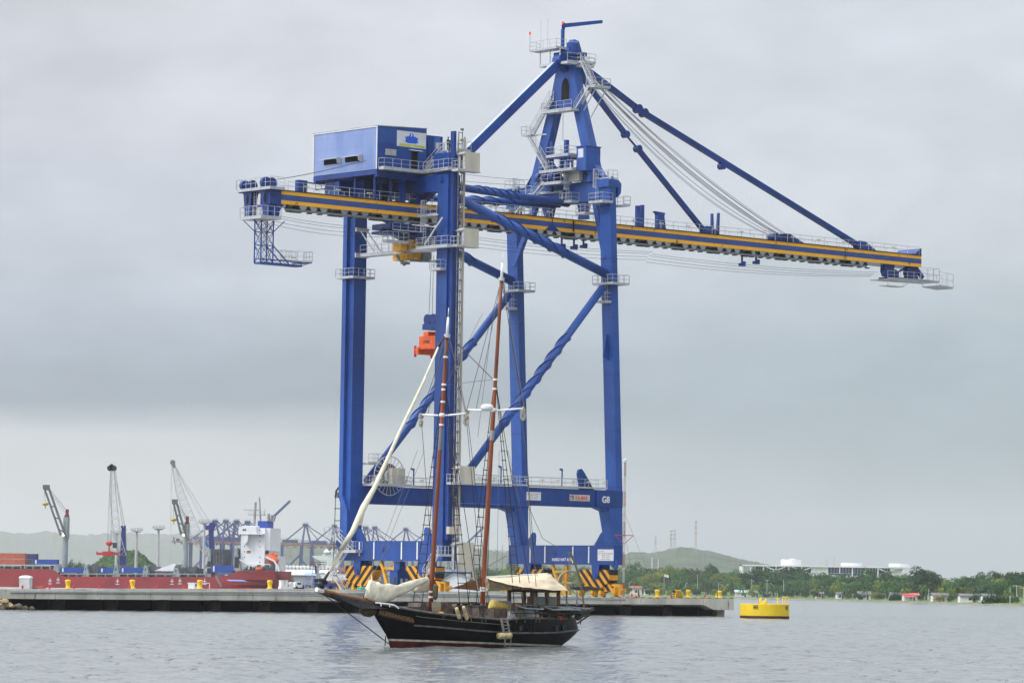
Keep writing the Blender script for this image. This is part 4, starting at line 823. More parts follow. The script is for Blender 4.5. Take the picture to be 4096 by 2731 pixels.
zt0 = CR.Y('a', 2250, 545, -2.0).z; zt1 = CR.Y('a', 2250, 368, -2.0).z; landing(zt0, zt1)
zm0 = CR.Y('a', 2240, 1255, -2.0).z; zm1 = CR.Y('a', 2240, 1085, -2.0).z; landing(zm0, zm1)
zl0 = CR.Y('h', 2100, 520, -2.0).z; zl1 = CR.Y('h', 2100, 245, -2.0).z; landing(zl0, zl1)
zg0 = CR.Y('p', 850, 475, -2.0).z; zg1 = CR.Y('e', 950, 755, -2.0).z; landing(zg0, zg1)
b = MB(); pp = [(-2.2, -1.0, zg0 + 1.9), (-2.2, -2.3, zg0 + 1.9), (-.3, -2.3, zg0 + 1.9), (-.3, -1.0, zg0 + 1.9)]; b.plat(pp, .15); b.rail([pp[3], pp[0], pp[1], pp[2]], 1.15, .7); b.stair((-2.2, -1.6, zg0 + 1.9), (-4.2, -1.6, zg0 - .8), (0, 1, 0)); part(b, 'elevator_stair', M['galv'])
b = MB(); b.box((-2.6, -2.3, zg0 - .35), (3.5, -.8, zg0 - .16)); part(b, 'elevator_base', B_)
b = MB(); c0 = CR.Y('h', 1950, 1195, -1.6); c1 = CR.Y('h', 2055, 1315, -1.6); b.box((c0.x, -1.6, c1.z), (c1.x, -1.0, c0.z)); part(b, 'switch_cabinet', M['cream'])
b = MB(); c0 = CR.Y('h', 2025, 1370, -1.7); c1 = CR.Y('h', 2110, 1415, -1.7); b.box((c0.x, -1.72, c1.z), (c1.x, -1.68, c0.z)); so_ = part(b, 'small_name_plate', mat('plate_blue', (.02, .03, .30), .5))
text('lettering', 'LONG CHANG', .26, ((c0.x + c1.x) / 2, -1.73, c1.z + .1), (1, 0, 0), (0, 0, 1), M['white'], so_, ext=.003, sx=.8)
# mid-height gallery round the leg and the cross walkway between the landside legs
b = MB(); wz = zm0 + .05
pp = [(-1.0, 5.0, wz), (-1.0, -1.2, wz), (.9, -1.2, wz), (.9, 5.0, wz)]; b.plat([(-1.0, 5.0, wz), (-1.0, -1.2, wz), (0, -1.2, wz), (0, 5.0, wz)], .25); b.rail([(-1.0, 5.0, wz), (-1.0, -1.2, wz), (.8, -1.2, wz)], 1.2, 1.2)
w0 = CR.X('a', 1250, 1352, 1.4); w1 = CR.X('a', 1960, 1285, 1.4)
b.plat([(.6, 19.4, wz), (.6, 2.2, wz), (2.0, 2.2, wz), (2.0, 19.4, wz)], .3); b.rail([(.6, 18.4, wz), (.6, 2.2, wz)], 1.2, 1.5); b.rail([(2.0, 18.7, wz), (2.0, 2.2, wz)], 1.2, 1.5)
for x in (.7, 1.9): b.beam((x, 18.7, wz + 3.3), (x, 15.6, wz + .2), .14, .14)
b.beam((-.6, .3, wz + 3.6), (-.9, 3.4, wz + .3), .16, .2); b.box((.0, 18.5, wz + 3.0), (2.1, 18.75, wz + 3.5)); b.box((.0, 18.5, wz - .4), (2.1, 18.75, wz + .2))
b.ladder((.7, 11.7, wz), (.7, 11.7, wz + 5.4), (0, 1, 0)); b.cage((.7, 11.7, wz + 3.2), (.7, 11.7, wz + 5.4), (-1, 0, 0)); b.ladder((-.3, 4.2, wz + 1), (-.3, 4.2, wz + 6.0), (0, 1, 0)); b.cage((-.3, 4.2, wz + 2), (-.3, 4.2, wz + 6.0), (-1, 0, 0))
b.plat([(-.2, 5.8, wz + 4.2), (-.2, 1.8, wz + 4.2), (1.6, 1.8, wz + 4.2), (1.6, 5.8, wz + 4.2)], .2); b.rail([(-.2, 5.8, wz + 4.2), (-.2, 2.0, wz + 4.2)], 1.2, 1.2)
part(b, 'cross_walkway', M['galv'])
# ---- trolley with yellow lifting gear parked under the boom
tp = CR.Y('k', 1130, 1190, 9.4); tz = tp.z; tr = MB()
tr.box((-3.2, 7.6, 46.6), (4.6, 11.3, 47.3)); tr.box((1.6, 7.2, 45.2), (4.4, 11.6, 46.6)); tr.box((-3.6, 7.9, 46.0), (-1.0, 10.9, 46.35))
tr.prism([(1.2, 8.0, 46.6), (4.8, 8.0, 46.6), (4.8, 8.0, 44.6), (3.0, 8.0, 44.6)], (0, 2.6, 0)); tr.beam((-3.2, 9.4, 47.0), (2.0, 9.4, 45.2), .9, .7)
tro = part(tr, 'trolley', M['deepblue'])
b = MB(); y0_ = 8.4
for kx0, kx1 in ((('k', 1130, 1235), ('k', 1225, 1365)), (('k', 1255, 1185), ('k', 1330, 1350)), (('k', 1340, 1225), ('k', 1500, 1350)), (('k', 1130, 1395), ('k', 1230, 1505)), (('k', 1270, 1400), ('k', 1330, 1500)), (('k', 1410, 1390), ('k', 1470, 1490))):
    p0 = CR.Y(*kx0, y0_); p1 = CR.Y(*kx1, y0_); b.box((p0.x, y0_, p1.z), (p1.x, y0_ + 1.6, p0.z))
b.build('hoist_gear', M['yellow'], tro)
b = MB(); p0 = CR.Y('k', 1470, 1370, 8.0); p1 = CR.Y('k', 1560, 1510, 8.0); b.box((p0.x, 8.0, p1.z), (p1.x + .4, 10.2, p0.z)); p0 = CR.Y('k', 1070, 1420, 8.6); b.beam((p0.x, 8.6, p0.z), (p0.x + 1.4, 8.6, p0.z - 1.2), .3, .3); p0 = CR.Y('k', 1280, 1500, 8.2); b.beam((p0.x, 8.2, p0.z), (p0.x + 4.6, 8.2, p0.z + .2), .4, .3); p0 = CR.Y('k', 1215, 1545, 8.4); b.box((p0.x - .5, 8.4, p0.z - .1), (p0.x + .6, 9, p0.z + .25)); b.build('operator_cab', M['grate'], tro)
b = MB(); pp = [(-3.9, 7.2, 45.0), (-.4, 7.2, 45.0), (-.4, 8.2, 45.0), (-3.9, 8.2, 45.0)]; b.plat(pp); b.rail(pp + pp[:1], 1.2, 1.0); b.rail([(-3.0, 7.3, 46.4), (4.6, 7.3, 46.4)], 1.0, 1.3)
b.path([(-4.5, 8, 46), (-5.2, 8, 44.8), (-4.8, 8, 43.2)], .03, 4); b.path([(-3.6, 8, 46), (-4.3, 8, 44.8), (-4.0, 8, 43.2)], .03, 4); b.build('trolley_platform', M['galv'], tro)
# ---- rear boom end: sheave brackets, platforms, hanging inspection gantry
rb = MB()
for kx0, kx1 in ((('n', 540, 270), ('n', 700, 270)), (('n', 250, 300), ('n', 400, 300))):
    p0 = CR.X(*kx0, -22.6); p1 = CR.X(*kx1, -22.6); ys = [p0.y, p1.y]; ym = sum(ys) / 2; w_ = abs(ys[0] - ys[1]) / 2
    rb.prism([(-22.9, ym + a * w_, z) for a, z in ((-1, 50.0), (1, 50.0), (.85, 49.0), (.55, 47.2), (.35, 46.8), (-.3, 46.8), (-.6, 47.2), (-.7, 49.0))], (1.0, 0, 0))
    rb.lathe((-22.95, ym, 47.1), [(.5, 0), (.5, 1.1)], 14, (1, 0, 0))
rb.box((-23.1, 6.6, 49.9), (-21.0, 13.4, 50.15)); rb.box((-22.9, 7.2, 48.2), (-21.1, 8.2, 50.0)); rb.prism([(-21.6, 7.3, 48.3), (-20.6, 7.3, 48.3), (-21.6, 7.3, 46.9), (-22.3, 7.3, 46.9)], (0, .8, 0)); rb.lathe((-21.9, 7.2, 47.1), [(.6, 0), (.6, .9)], 14, (0, 1, 0)); rb.box((-22.6, 9, 48.0), (-22.2, 13, 48.3))
rb.lathe((-22.0, 7.9, 50.9), [(.72, 0), (.72, .5)], 18, (0, 1, 0)); rb.lathe((-22.9, 7.9, 50.9), [(.72, 0), (.72, .5)], 18, (0, 1, 0)); rb.lathe((-22.2, 11.6, 50.8), [(.72, 0), (.72, .5)], 18, (0, 1, 0)); rb.lathe((-22.9, 12.2, 50.8), [(.66, 0), (.66, .5)], 18, (0, 1, 0))
rb.box((-18.2, 7.5, 50.1), (-16.8, 8.2, 51.6)); rb.beam((-17, 7.7, 51.45), (-14.4, 7.7, 51.3), .1, .14); rbo = part(rb, 'rear_sheave_bracket', M['deepblue'])
b = MB()
for ky in (('n', 290, 390), ('n', 575, 380)):
    p0 = CR.X(*ky, -22.9); b.prism([(-22.905, p0.y + .28 * math.cos(t), 49.0 + .6 * math.sin(t)) for t in [i * math.pi / 8 for i in range(16)]], (-.01, 0, 0))
b.build('oval_opening', M['dark'], rbo)
b = MB(); pp = [(-23.4, 13.5, 50.2), (-23.4, 6.5, 50.2), (-21.1, 6.5, 50.2), (-21.1, 13.5, 50.2)]; b.plat(pp, .2); b.rail([pp[3], pp[0], pp[1], pp[2]], 1.35, .95)
xl_ = -24.5; lz_ = CR.X('n', 515, 675, xl_).z; la = CR.X('n', 165, 700, xl_); lb = CR.X('n', 515, 675, xl_); pp = [(xl_, la.y, lz_), (xl_, lb.y, lz_), (xl_ + 3.1, lb.y, lz_), (xl_ + 3.1, la.y, lz_)]; b.plat(pp, .25); b.rail(pp + pp[:1], 1.35, .95)
b.ladder((-22.8, 10.3, lz_), (-22.8, 10.3, 50), (0, 1, 0)); part(b, 'rear_platform', M['galv'])
g0 = CR.Y('n', 505, 1445, 8.9); gy = 8.9; gx = g0.x; gzz = g0.z; tw, tu = 1.33, 1.9
b = MB(); P4 = [(gx, gy), (gx + tu, gy), (gx + tu, gy + tw), (gx, gy + tw)]; zz4 = [gzz, gzz + 2.25, gzz + 3.9, lz_ - .2]
for x, y in P4: b.beam((x, y, gzz), (x, y, lz_ - .2), .12, .12)
for z in zz4[1:3]:
    for i in range(4): j = (i + 1) % 4; b.beam((*P4[i], z), (*P4[j], z), .08, .08)
for k in range(3):
    for i in range(4): j = (i + 1) % 4; b.beam((*P4[i], zz4[k]), (*P4[j], zz4[k + 1]), .06, .06)
    for i in range(4): j = (i + 1) % 4; b.beam((*P4[j], zz4[k]), (*P4[i], zz4[k + 1]), .05, .05)
for (x, y), sx2, sy2 in ((P4[0], -1.3, -.1), (P4[1], 1.5, -.3), (P4[2], 1.4, .3), (P4[3], -1.2, .9)): b.beam((x, y, gzz + 3.95), (x + sx2, y + sy2, lz_ - .2), .1, .1)
xe = CR.Y('n', 1190, 1500, gy).x
b.box((gx, gy, gzz - .12), (xe, gy + tw, gzz + .12)); b.beam((gx + tu, gy, gzz + 2.25), (gx + tu + 2.5, gy, gzz + .15), .12, .12); b.beam((gx + tu, gy + tw, gzz + 2.25), (gx + tu + 2.5, gy + tw, gzz + .15), .12, .12)
for i in range(5): b.beam((gx + i * 1.3, gy, gzz + .1), (gx + .65 + i * 1.3, gy, gzz + .5), .05, .05); b.beam((gx + .65 + i * 1.3, gy, gzz + .5), (gx + 1.3 + i * 1.3, gy, gzz + .1), .05, .05)
b.beam((gx, gy, gzz + .5), (xe, gy, gzz + .5), .08, .08); b.plat([(xe - .6, gy - .2, gzz + .45), (xe + .8, gy - 1.0, gzz + .45), (xe + 1.2, gy + tw, gzz + .45), (xe - .6, gy + tw, gzz + .45)], .12); b.beam((xe - .2, gy, gzz - .1), (xe + .8, gy - .6, gzz + .4), .06, .06); hg = part(b, 'inspection_gantry', M['blue'])
b = MB(); b.rail([(gx, gy + tw, gzz + .5), (xe, gy + tw, gzz + .5)], 1.3, 1.1); b.rail([(gx + tu + 1.2, gy, gzz + .5), (xe - .8, gy, gzz + .5), (xe + .8, gy - 1.0, gzz + .5), (xe + 1.2, gy + tw, gzz + .5)], 1.3, .9); b.ladder((gx + .7, gy + .7, gzz), (gx + .7, gy + .7, lz_), (1, 0, 0), .4); b.cage((gx + .7, gy + .7, gzz + 2), (gx + .7, gy + .7, lz_), (0, -1, 0), .6); b.build('gantry_rail', M['galv'], hg)
for x in (gx + 4.2, gx + 5.7): b = MB(); b.beam((x, gy + tw - .1, gzz + 1.1), (x + .7, gy + tw - .1, gzz + 1.1), .16, .13); b.build('walkway_lamp', M['lamp'], hg)
# ---- cable reel
rc = CR.Y('h', 1010, 400, 17.0); b = MB()
rc.y = 17.0; b.path([rc + V((2.55 * math.cos(t), 0, 2.55 * math.sin(t))) for t in [i * math.pi / 20 for i in range(40)]], .07, 6, closed=True)
for i in range(22): t = i * math.pi / 11; b.beam(rc, rc + V((2.5 * math.cos(t), .12, 2.5 * math.sin(t))), .05, .1)
rl = part(b, 'cable_reel', M['galv'])
b = MB(); b.loft([[rc + V((r * math.cos(t), dy, r * math.sin(t))) for t in [i * math.pi / 18 for i in range(36)]] for r, dy in ((.75, .1), (1.6, .1), (1.6, .45), (.75, .45))], caps=False); b.build('wound_cable', mat('wound_cable_brown', (.16, .12, .10), .7, var=.35, scale=3), rl)
b = MB(); b.box((rc.x - .2, 16.2, 14.2), (rc.x + 2.0, 16.9, 16.4)); b.box((rc.x + .6, 16.0, 14.3), (rc.x + 1.6, 16.3, 16.2)); b.build('reel_gearbox', M['cream'], rl)
b = MB(); b.rail([(2.3, 18.9, 14.2), (2.3, 15.9, 14.2), (rc.x + 2.6, 15.9, 14.2), (rc.x + 2.6, 18.9, 14.2)], 1.15, .6); b.plat([(2.1, 18.9, 14.2), (2.1, 15.8, 14.2), (rc.x + 2.7, 15.8, 14.2), (rc.x + 2.7, 18.9, 14.2)], .2); b.plat([(2.0, 19, 17.0), (2.0, 17.6, 17.0), (4.2, 17.6, 17.0), (4.2, 19, 17.0)], .2); b.rail([(2.0, 17.6, 17.0), (4.2, 17.6, 17.0), (4.2, 19, 17.0)], 1.2, .7); b.build('reel_platform', M['galv'], rl)
# ---- access stair at the far corner, hanging cable and its hangers
b = MB(); s0_ = CR.X('y', 970, 720, -.7); 
pp = [(-1.2, 22.6, s0_.z), (-1.2, 20.6, s0_.z), (-.1, 20.6, s0_.z), (-.1, 22.6, s0_.z)]; b.plat(pp); b.rail([pp[3], pp[0], pp[1]], 1.2, .9)
b.stair((-.7, 20.6, s0_.z), (-.7, 17.6, 5.6), (1, 0, 0)); pp = [(-1.2, 18.9, 5.5), (-1.2, 16.0, 5.5), (-.1, 16.0, 5.5), (-.1, 18.9, 5.5)]; b.plat(pp, .25); b.rail([pp[3], pp[0], pp[1], pp[2]], 1.2, .8); b.stair((-.7, 18.6, 5.5), (-.7, 21.6, 2.4), (1, 0, 0)); b.plat([(-1.2, 23.4, 2.4), (-1.2, 21.0, 2.4), (-.1, 21.0, 2.4), (-.1, 23.4, 2.4)], .2); b.stair((-.7, 21.0, 2.4), (-.7, 18.6, .2), (1, 0, 0)); part(b, 'access_stair', M['galv'])
b = MB(); c0 = CR.X('y', 905, 150, .5); b.tube((.5, c0.y, c0.z), (.5, c0.y + .3, .4), .05, 6)
for yy in (310, 490, 668, 888, 1070): z = CR.X('y', 890, yy, .5).z; b.tube((.5, 20.9, z), (.5, c0.y + .2, z), .06, 5)
b.path([(.5, c0.y, c0.z), (.5, c0.y - .1, c0.z + .9), (.5, c0.y - .7, c0.z + 1.4), (.5, 20.9, c0.z + 1.7)], .14, 6); b.box((.2, 20.9, c0.z), (1.0, 21.8, c0.z + .7)); part(b, 'hanging_cable', M['black'])
# ---- bogies
stL = stripes('hazard_stripe_rising', (0.80, 0.36, 0.012, 1), (0.012, 0.012, 0.014, 1), (0, .7071, .7071), 0.96)
stR = stripes('hazard_stripe_falling', (0.80, 0.36, 0.012, 1), (0.012, 0.012, 0.014, 1), (0, -.7071, .7071), 0.96)


def bogie(x0, yc, sgn, st):
    """yc = pin position along the rail; sgn +1: outer end towards +y"""
    b = MB(); f = lambda a, z: (x0 - .12, yc + sgn * a, z)
    b.prism([f(2.6, 3.6), f(-3.2, 3.6), f(-3.2, 2.9), f(-2.4, 1.9), f(-1.6, 1.0), f(-.1, .95), f(1.3, 1.35), f(2.6, 2.1)], (1.5, 0, 0))
    o = b.build('bogie_equaliser', st, cr)
    b = MB(); b.prism([(x0 - .3, yc - .75, 4.3), (x0 - .3, yc + .75, 4.3), (x0 - .3, yc + .6, 2.9), (x0 - .3, yc + .35, 2.35), (x0 - .3, yc - .35, 2.35), (x0 - .3, yc - .6, 2.9)], (.15, 0, 0)); b.lathe((x0 - .4, yc, 2.85), [(.28, 0), (.28, .2)], 12, (1, 0, 0)); b.box((x0 + .2, yc - 1.0, 3.4), (x0 + 1.4, yc + 1.0, 4.3)); b.build('pivot_bracket', B_, o)
    for k, a in ((0, 2.2), (1, -2.0)):
        b = MB(); g = lambda c, z: (x0 + .1, yc + sgn * (a + c), z)
        b.prism([g(-1.7, 1.0), g(-1.2, 1.75), g(1.2, 1.75), g(1.7, 1.0), g(1.6, .55), g(.3, .8), g(-.3, .8), g(-1.6, .55)], (1.0, 0, 0)); e_ = b.build('bogie_truck', [st if k == 0 else stripes('truck_stripe', (.8, .36, .012, 1), (.012, .012, .014, 1), (0, .7071 * (1 if st is stR else -1), .7071), .96)], o)
        for c in (-1.3, 1.3):
            w_ = MB(); w_.lathe((x0 + .25, yc + sgn * (a + c), .42), [(.16, -.45), (.16, -.2), (.42, -.2), (.42, .3), (.36, .3)], 18, (1, 0, 0)); w_.build('wheel', M['yellow'], e_)
            w_ = MB(); w_.lathe((x0 - .15, yc + sgn * (a + c), .75), [(.17, 0), (.17, .35), (.12, .45)], 12); w_.box((x0 - .3, yc + sgn * (a + c) - .25, .45), (x0 + .1, yc + sgn * (a + c) + .25, .75)); w_.build('drive_motor', M['yellow'], e_)
    b = MB(); b.box((x0 - .5, yc + sgn * 3.9, .3), (x0 + 1.0, yc + sgn * 4.05, 1.7)); b.beam((x0 - .4, yc + sgn * 3.4, 1.6), (x0 - .4, yc + sgn * 5.0, 1.5), .15, .2); b.beam((x0 - .4, yc + sgn * 4.9, 1.55), (x0 - .4, yc + sgn * 4.9, .2), .2, .2); b.tube((x0 + .3, yc + sgn * 4.0, .9), (x0 + .3, yc + sgn * 5.2, .9), .25, 10); b.build('buffer_stand', M['yellow'], o)
    return o


for x0 in (0.25, 29.6):
    y_far = CR.X('o', 1075, 470, 0).y if x0 < 5 else 17.1; y_near = CR.X('o', 2290, 460, 0).y if x0 < 5 else CR.X('q', 1335, 500, 29.45).y
    bogie(x0, y_far, 1, stL); bogie(x0, y_near, -1, stR)
    b = MB(); ym = (y_far + y_near) / 2
    b.beam((x0 + .2, ym + 2.2, 4.2), (x0 + .2, ym + .4, .3), .3, .42); b.beam((x0 + 1.2, ym + .6, 4.2), (x0 + 1.2, ym + 1.2, 1.6), .3, .4); b.beam((x0 + .2, ym - .6, 4.2), (x0 + .2, ym - .6, .3), .35, .4); b.beam((x0 + .2, ym + 1.9, 3.3), (x0 + .2, ym - .6, 3.3), .25, .3); b.beam((x0 + .2, ym - 1.4, .5), (x0 + .2, ym + 1.6, .5), .5, .5); part(b, 'storm_anchor_frame', M['yellow'])
c0 = CR.X('o', 1690, 480, -.2); c1 = CR.X('o', 1830, 760, -.2); b = MB(); b.box((-.2, c1.y, 0.1), (1.9, c0.y, c0.z)); b.box((-.3, c1.y - .1, c0.z), (2.0, c0.y + .1, c0.z + .1)); b.box((.2, c1.y + .1, c0.z + .1), (1.2, c0.y - .3, 4.2)); ch = part(b, 'checker_cabin', B_)
b = MB(); b.box((-.215, c1.y + .25, 1.2), (-.2, c1.y + .75, 2.2)); b.build('door_window', M['glass'], ch)
b = MB(); b.box((.3, c1.y - .015, 1.1), (.7, c1.y, 2.0)); b.box((1.1, c1.y - .015, 1.1), (1.5, c1.y, 2.0)); b.build('window', mat('pale_pane', (.5, .55, .6), .15), ch)
b = MB(); b.rail([(-1.0, c0.y + 1.6, .1), (-1.0, c1.y + .2, .1), (-.2, c1.y + .2, .1)], 1.1, .7); b.build('cabin_rail', M['galv'], ch)
# ---- spreader hanging from its ropes (a thing of its own)
sp0 = CR.Y('m', 245, 290, 9.4); sz = sp0.z; sy0, sy1, sx0 = 9.6, 2.4, sp0.x
spr = empty('container_spreader', CR.wld((sx0, 9.4, sz)), CR.a, 'orange container spreader with blue headblock hanging on ropes beside the near left crane leg', 'spreader')
def SP(b, name, m, smooth=False): return b.build(name, m, spr, smooth)
b = MB(); b.box((0, -4.2, -1.75), (2.2, .1, -.1)); b.box((-.2, -4.6, -2.2), (2.4, -4.0, -1.2)); b.box((-.25, -.1, -2.4), (2.65, .65, -1.5)); b.box((.3, -1.4, -.1), (2.0, -.4, .5)); b.box((.3, -3.6, -.1), (2.0, -2.8, .5)); bm_ = SP(b, 'main_beam', M['oran'])
b = MB(); b.box((-.3, .5, -2.75), (-.05, .72, -1.3)); b.box((2.45, .5, -2.75), (2.7, .72, -1.3)); b.box((-.3, -4.7, -2.7), (0, -4.5, -1.4)); b.build('corner_guide', M['red'], bm_)
text('lettering', 'ZPMC', .55, (-.02, -1.5, -1.05), (0, -1, 0), (0, 0, 1), ink, bm_, ext=.006, bold=.01)
b = MB(); b.box((.2, -4.0, .75), (2.2, -.3, 1.5))
for y in (-.9, -2.1, -3.3): b.prism([(.4, y + .62 * math.cos(t), 2.15 + .62 * math.sin(t) * (1 if math.sin(t) > 0 else 1.6)) for t in [i * math.pi / 8 for i in range(16)]], (1.6, 0, 0))
SP(b, 'headblock', M['deepblue'])
b = MB()
for y in (-.6, -1.3, -2.3, -3.2, -4.0): b.tube((1.0, y, 2.3), (1.0 + .25 * (y + 2), y * .9, 10.3), .03, 4)
SP(b, 'hoist_rope', M['rope'])
# ================================================================== schooner (bow towards the left and the eye, stern away to the right)
SF = Frame((at('0', 1556, 2584, 192).x, 192.0, 0.0), math.radians(50))
S = SF.Y
sch = SF.root('schooner', 'black hulled two masted wooden schooner with furled cream sails anchored in front of the pier', 'sailing boat')
wood = mat('weathered_deck_wood', (.13, .10, .08), .8, var=.35, scale=4); varn = mat('varnished_mast', (.27, .065, .018), .42, var=.45, scale=1.6, streak=True)
hullb = mat('black_hull_paint', (.004, .004, .006), .45, var=.5, scale=1.2, spec=.18); hullr = mat('antifouling_red', (.10, .012, .012), .6, var=.5, scale=2)
hullw = mat('boot_stripe_cream', (.62, .60, .46), .6, var=.25, scale=3, rust=.15); strk = mat('bare_strake', (.14, .125, .11), .7, var=.35, scale=3)
sailc = mat('sail_canvas_cream', (.74, .70, .55), .85, var=.12, scale=2.5, bump=.25); tan = mat('awning_canvas_tan', (.70, .60, .42), .85, var=.1, scale=1.5, bump=.2)
brownc = mat('brown_canvas', (.24, .11, .05), .85); netc = mat('dark_netting', (.035, .035, .038), .9, var=.4, scale=5); blk = M['black']; lrope = mat('manila_line', (.45, .40, .28), .85); tar = mat('tarred_shroud', (.014, .012, .012), .7)
green = mat('verdigris_green', (.02, .14, .11), .6); cyl = mat('old_fender_cream', (.55, .46, .24), .6, var=.4, scale=4, rust=.1); teal = mat('solar_frame', (.30, .34, .36), .4)
ST = [(-.9, 1.6), (0.0, -.1), (.25, -.02), (.6, -.25), (1.1, -.73), (1.6, -1.19), (2.35, -1.66)]       # z -> stem x
SE = [(-.9, 11.5), (-.05, 13.55), (.4, 14.5), (.72, 15.05), (.9, 15.25), (1.15, 15.12), (1.5, 15.0), (2.35, 15.0)]
SHX = [-1.66, -1.0, 0.2, 1.26, 3.77, 6.98, 7.7, 8.0, 8.2, 10.3, 12.5, 15.0]
SHZ = [2.30, 2.15, 1.93, 1.75, 1.56, 1.39, 1.37, 1.47, 1.50, 1.48, 1.47, 1.50]


def xs(z): return float(np.interp(z, [a for a, _ in ST], [b for _, b in ST]))
def xe(z): return float(np.interp(z, [a for a, _ in SE], [b for _, b in SE]))
def sheer(x): return float(np.interp(x, SHX, SHZ))


def half(s, z, zt):
    """half breadth at fraction s of the length and height z"""
    q = max(0.0, min(1.0, (z + .95) / (zt + .95)))
    B = 1.72 * (q ** .42)
    bow = min(1.0, s / .42); bow = 1 - (1 - bow) ** (1.45 + 1.1 * q)
    st = max(0.0, (s - .58) / .42); fin = .55 - .33 * q
    aft = 1 - (1 - fin) * st ** 2.0
    edge = math.sqrt(max(0.0, 1 - max(0.0, (s - .93) / .07) ** 2))
    return max(.004, B * bow * aft * (edge if s > .93 else 1.0))


def hpt(s, zf):
    """zf: function x -> z, or number"""
    x = xs(1.5) + (xe(1.5) - xs(1.5)) * s
    for _ in range(5):
        z = zf(x) if callable(zf) else zf
        x = xs(z) + (xe(z) - xs(z)) * s
    return x, half(s, z, sheer(x)), z


def slow(x): return .31 - .025 * max(0, x)
def shi(x): return .41 - .025 * max(0, x)


rows = [lambda x: -.85, lambda x: -.4, lambda x: min(-.1, slow(x) - .2), slow, shi] + [(lambda f: (lambda x: shi(x) + (sheer(x) - shi(x)) * f))(f) for f in (.12, .25, .4, .55, .7, .85, 1.0)]
SS = [0, .015, .04, .08, .13, .19, .26, .34, .42, .5, .56, .6, .62, .68, .75, .82, .88, .93, .955, .975, .99, 1.0]
hb = MB()
for sd_ in (-1, 1):
    G = [[(lambda p: (p[0], sd_ * p[1], p[2]))(hpt(s, r)) for s in SS] for r in rows]
    for i in range(len(rows) - 1):
        for j in range(len(SS) - 1): hb.face([G[i][j], G[i][j + 1], G[i + 1][j + 1], G[i + 1][j]], 0 if i > 3 else (1 if i < 3 else 2))
hull = hb.build('hull', [hullb, hullr, hullw], sch, smooth=True)
bmh = bmesh.new(); bmh.from_mesh(hull.data); bmesh.ops.remove_doubles(bmh, verts=bmh.verts, dist=.012); bmesh.ops.recalc_face_normals(bmh, faces=bmh.faces); bmh.to_mesh(hull.data); bmh.free()
dkm = MB(); DZ = .42
top = [(lambda p: V((p[0], 0, p[2])))(hpt(s, sheer)) for s in SS]
for j in range(len(SS) - 1):
    a, b_ = hpt(SS[j], lambda x: sheer(x) - DZ), hpt(SS[j + 1], lambda x: sheer(x) - DZ); dkm.face([(a[0], -a[1] + .03, a[2]), (b_[0], -b_[1] + .03, b_[2]), (b_[0], b_[1] - .03, b_[2]), (a[0], a[1] - .03, a[2])])
dkm.build('deck', wood, sch)
for sd_ in (-1, 1):
    c = MB(); c.path([(lambda p: (p[0], sd_ * (p[1] + .02), p[2] + .03))(hpt(s, sheer)) for s in SS[1:-1]], .06, 6); c.build('rail_cap', strk, hull)
    zs2 = lambda x: float(np.interp(x, [.3, 3.1, 5.2, 7.2, 8.1, 10, 12, 14.3], [1.15, .98, .85, .76, .74, .73, .76, .88]))
    c = MB(); c.path([(lambda p: (p[0], sd_ * (p[1] + .015), p[2]))(hpt(s, zs2)) for s in [.11 + .885 * i / 40 for i in range(41)]], .05, 6); c.build('rubbing_strake', strk, hull)
    z3 = lambda x: sheer(x) - .22; c = MB(); c.path([(lambda p: (p[0], sd_ * (p[1] + .01), p[2]))(hpt(s, z3)) for s in [.13 + .4 * i / 20 for i in range(21)]], .014, 4); c.build('gilt_line', mat('gilt_line', (.32, .30, .18), .6), hull)


def surf(px, k, py, n=3):
    """point on the near side of the hull under a measured pixel"""
    o_ = -1.5
    for _ in range(8):
        p = S(k, px, py, o_); s = (p.x - xs(p.z)) / (xe(p.z) - xs(p.z)); o_ = -half(min(1, max(0, s)), p.z, sheer(p.x))
    return S(k, px, py, o_)


# name board with carved letters
nb0, nb1 = surf(95, 'u', 455), surf(690, 'u', 600); dirv = (nb1 - nb0).normalized(); up = V((0, 0, 1)); up = (up - dirv * up.dot(dirv)).normalized(); nrm = dirv.cross(up)
b = MB(); b.prism([nb0 - up * .17 - dirv * .1 + nrm * .03, nb1 - up * .17 + dirv * .12 + nrm * .03, nb1 + dirv * .02 + nrm * .03, nb1 + up * .15 - dirv * .05 + nrm * .03, nb0 + up * .15 - dirv * .1 + nrm * .03], nrm * .04); nbo = b.build('name_board', mat('carved_board', (.045, .016, .010), .6), hull)
text('lettering', 'ALESSANDRA', .25, (nb0 + nb1) / 2 - up * .10 + nrm * .075, dirv, up, mat('gold_leaf', (.22, .125, .028), .5), nbo, ext=.006, sx=1.42, bold=.004)
# portholes
prt = mat('porthole_bronze', (.018, .07, .062), .5)
for kx in (('u', 1288, 548), ('v', 612, 752), ('v', 1295, 758), ('v', 1425, 755)):
    p = surf(kx[1], kx[0], kx[2]); b = MB(); r_ = .145 if kx[0] == 'v' else .10
    b.lathe(p + V((0, .05, 0)), [(r_, 0), (r_, .12), (r_ * .8, .12), (r_ * .8, .06)], 16, (.1, -1, 0)); po = b.build('porthole', prt, hull)
    b = MB(); b.lathe(p + V((0, .02, 0)), [(r_ * .8, 0), (r_ * .78, .05)], 14, (.1, -1, 0)); b.build('pane', M['glass'], po)
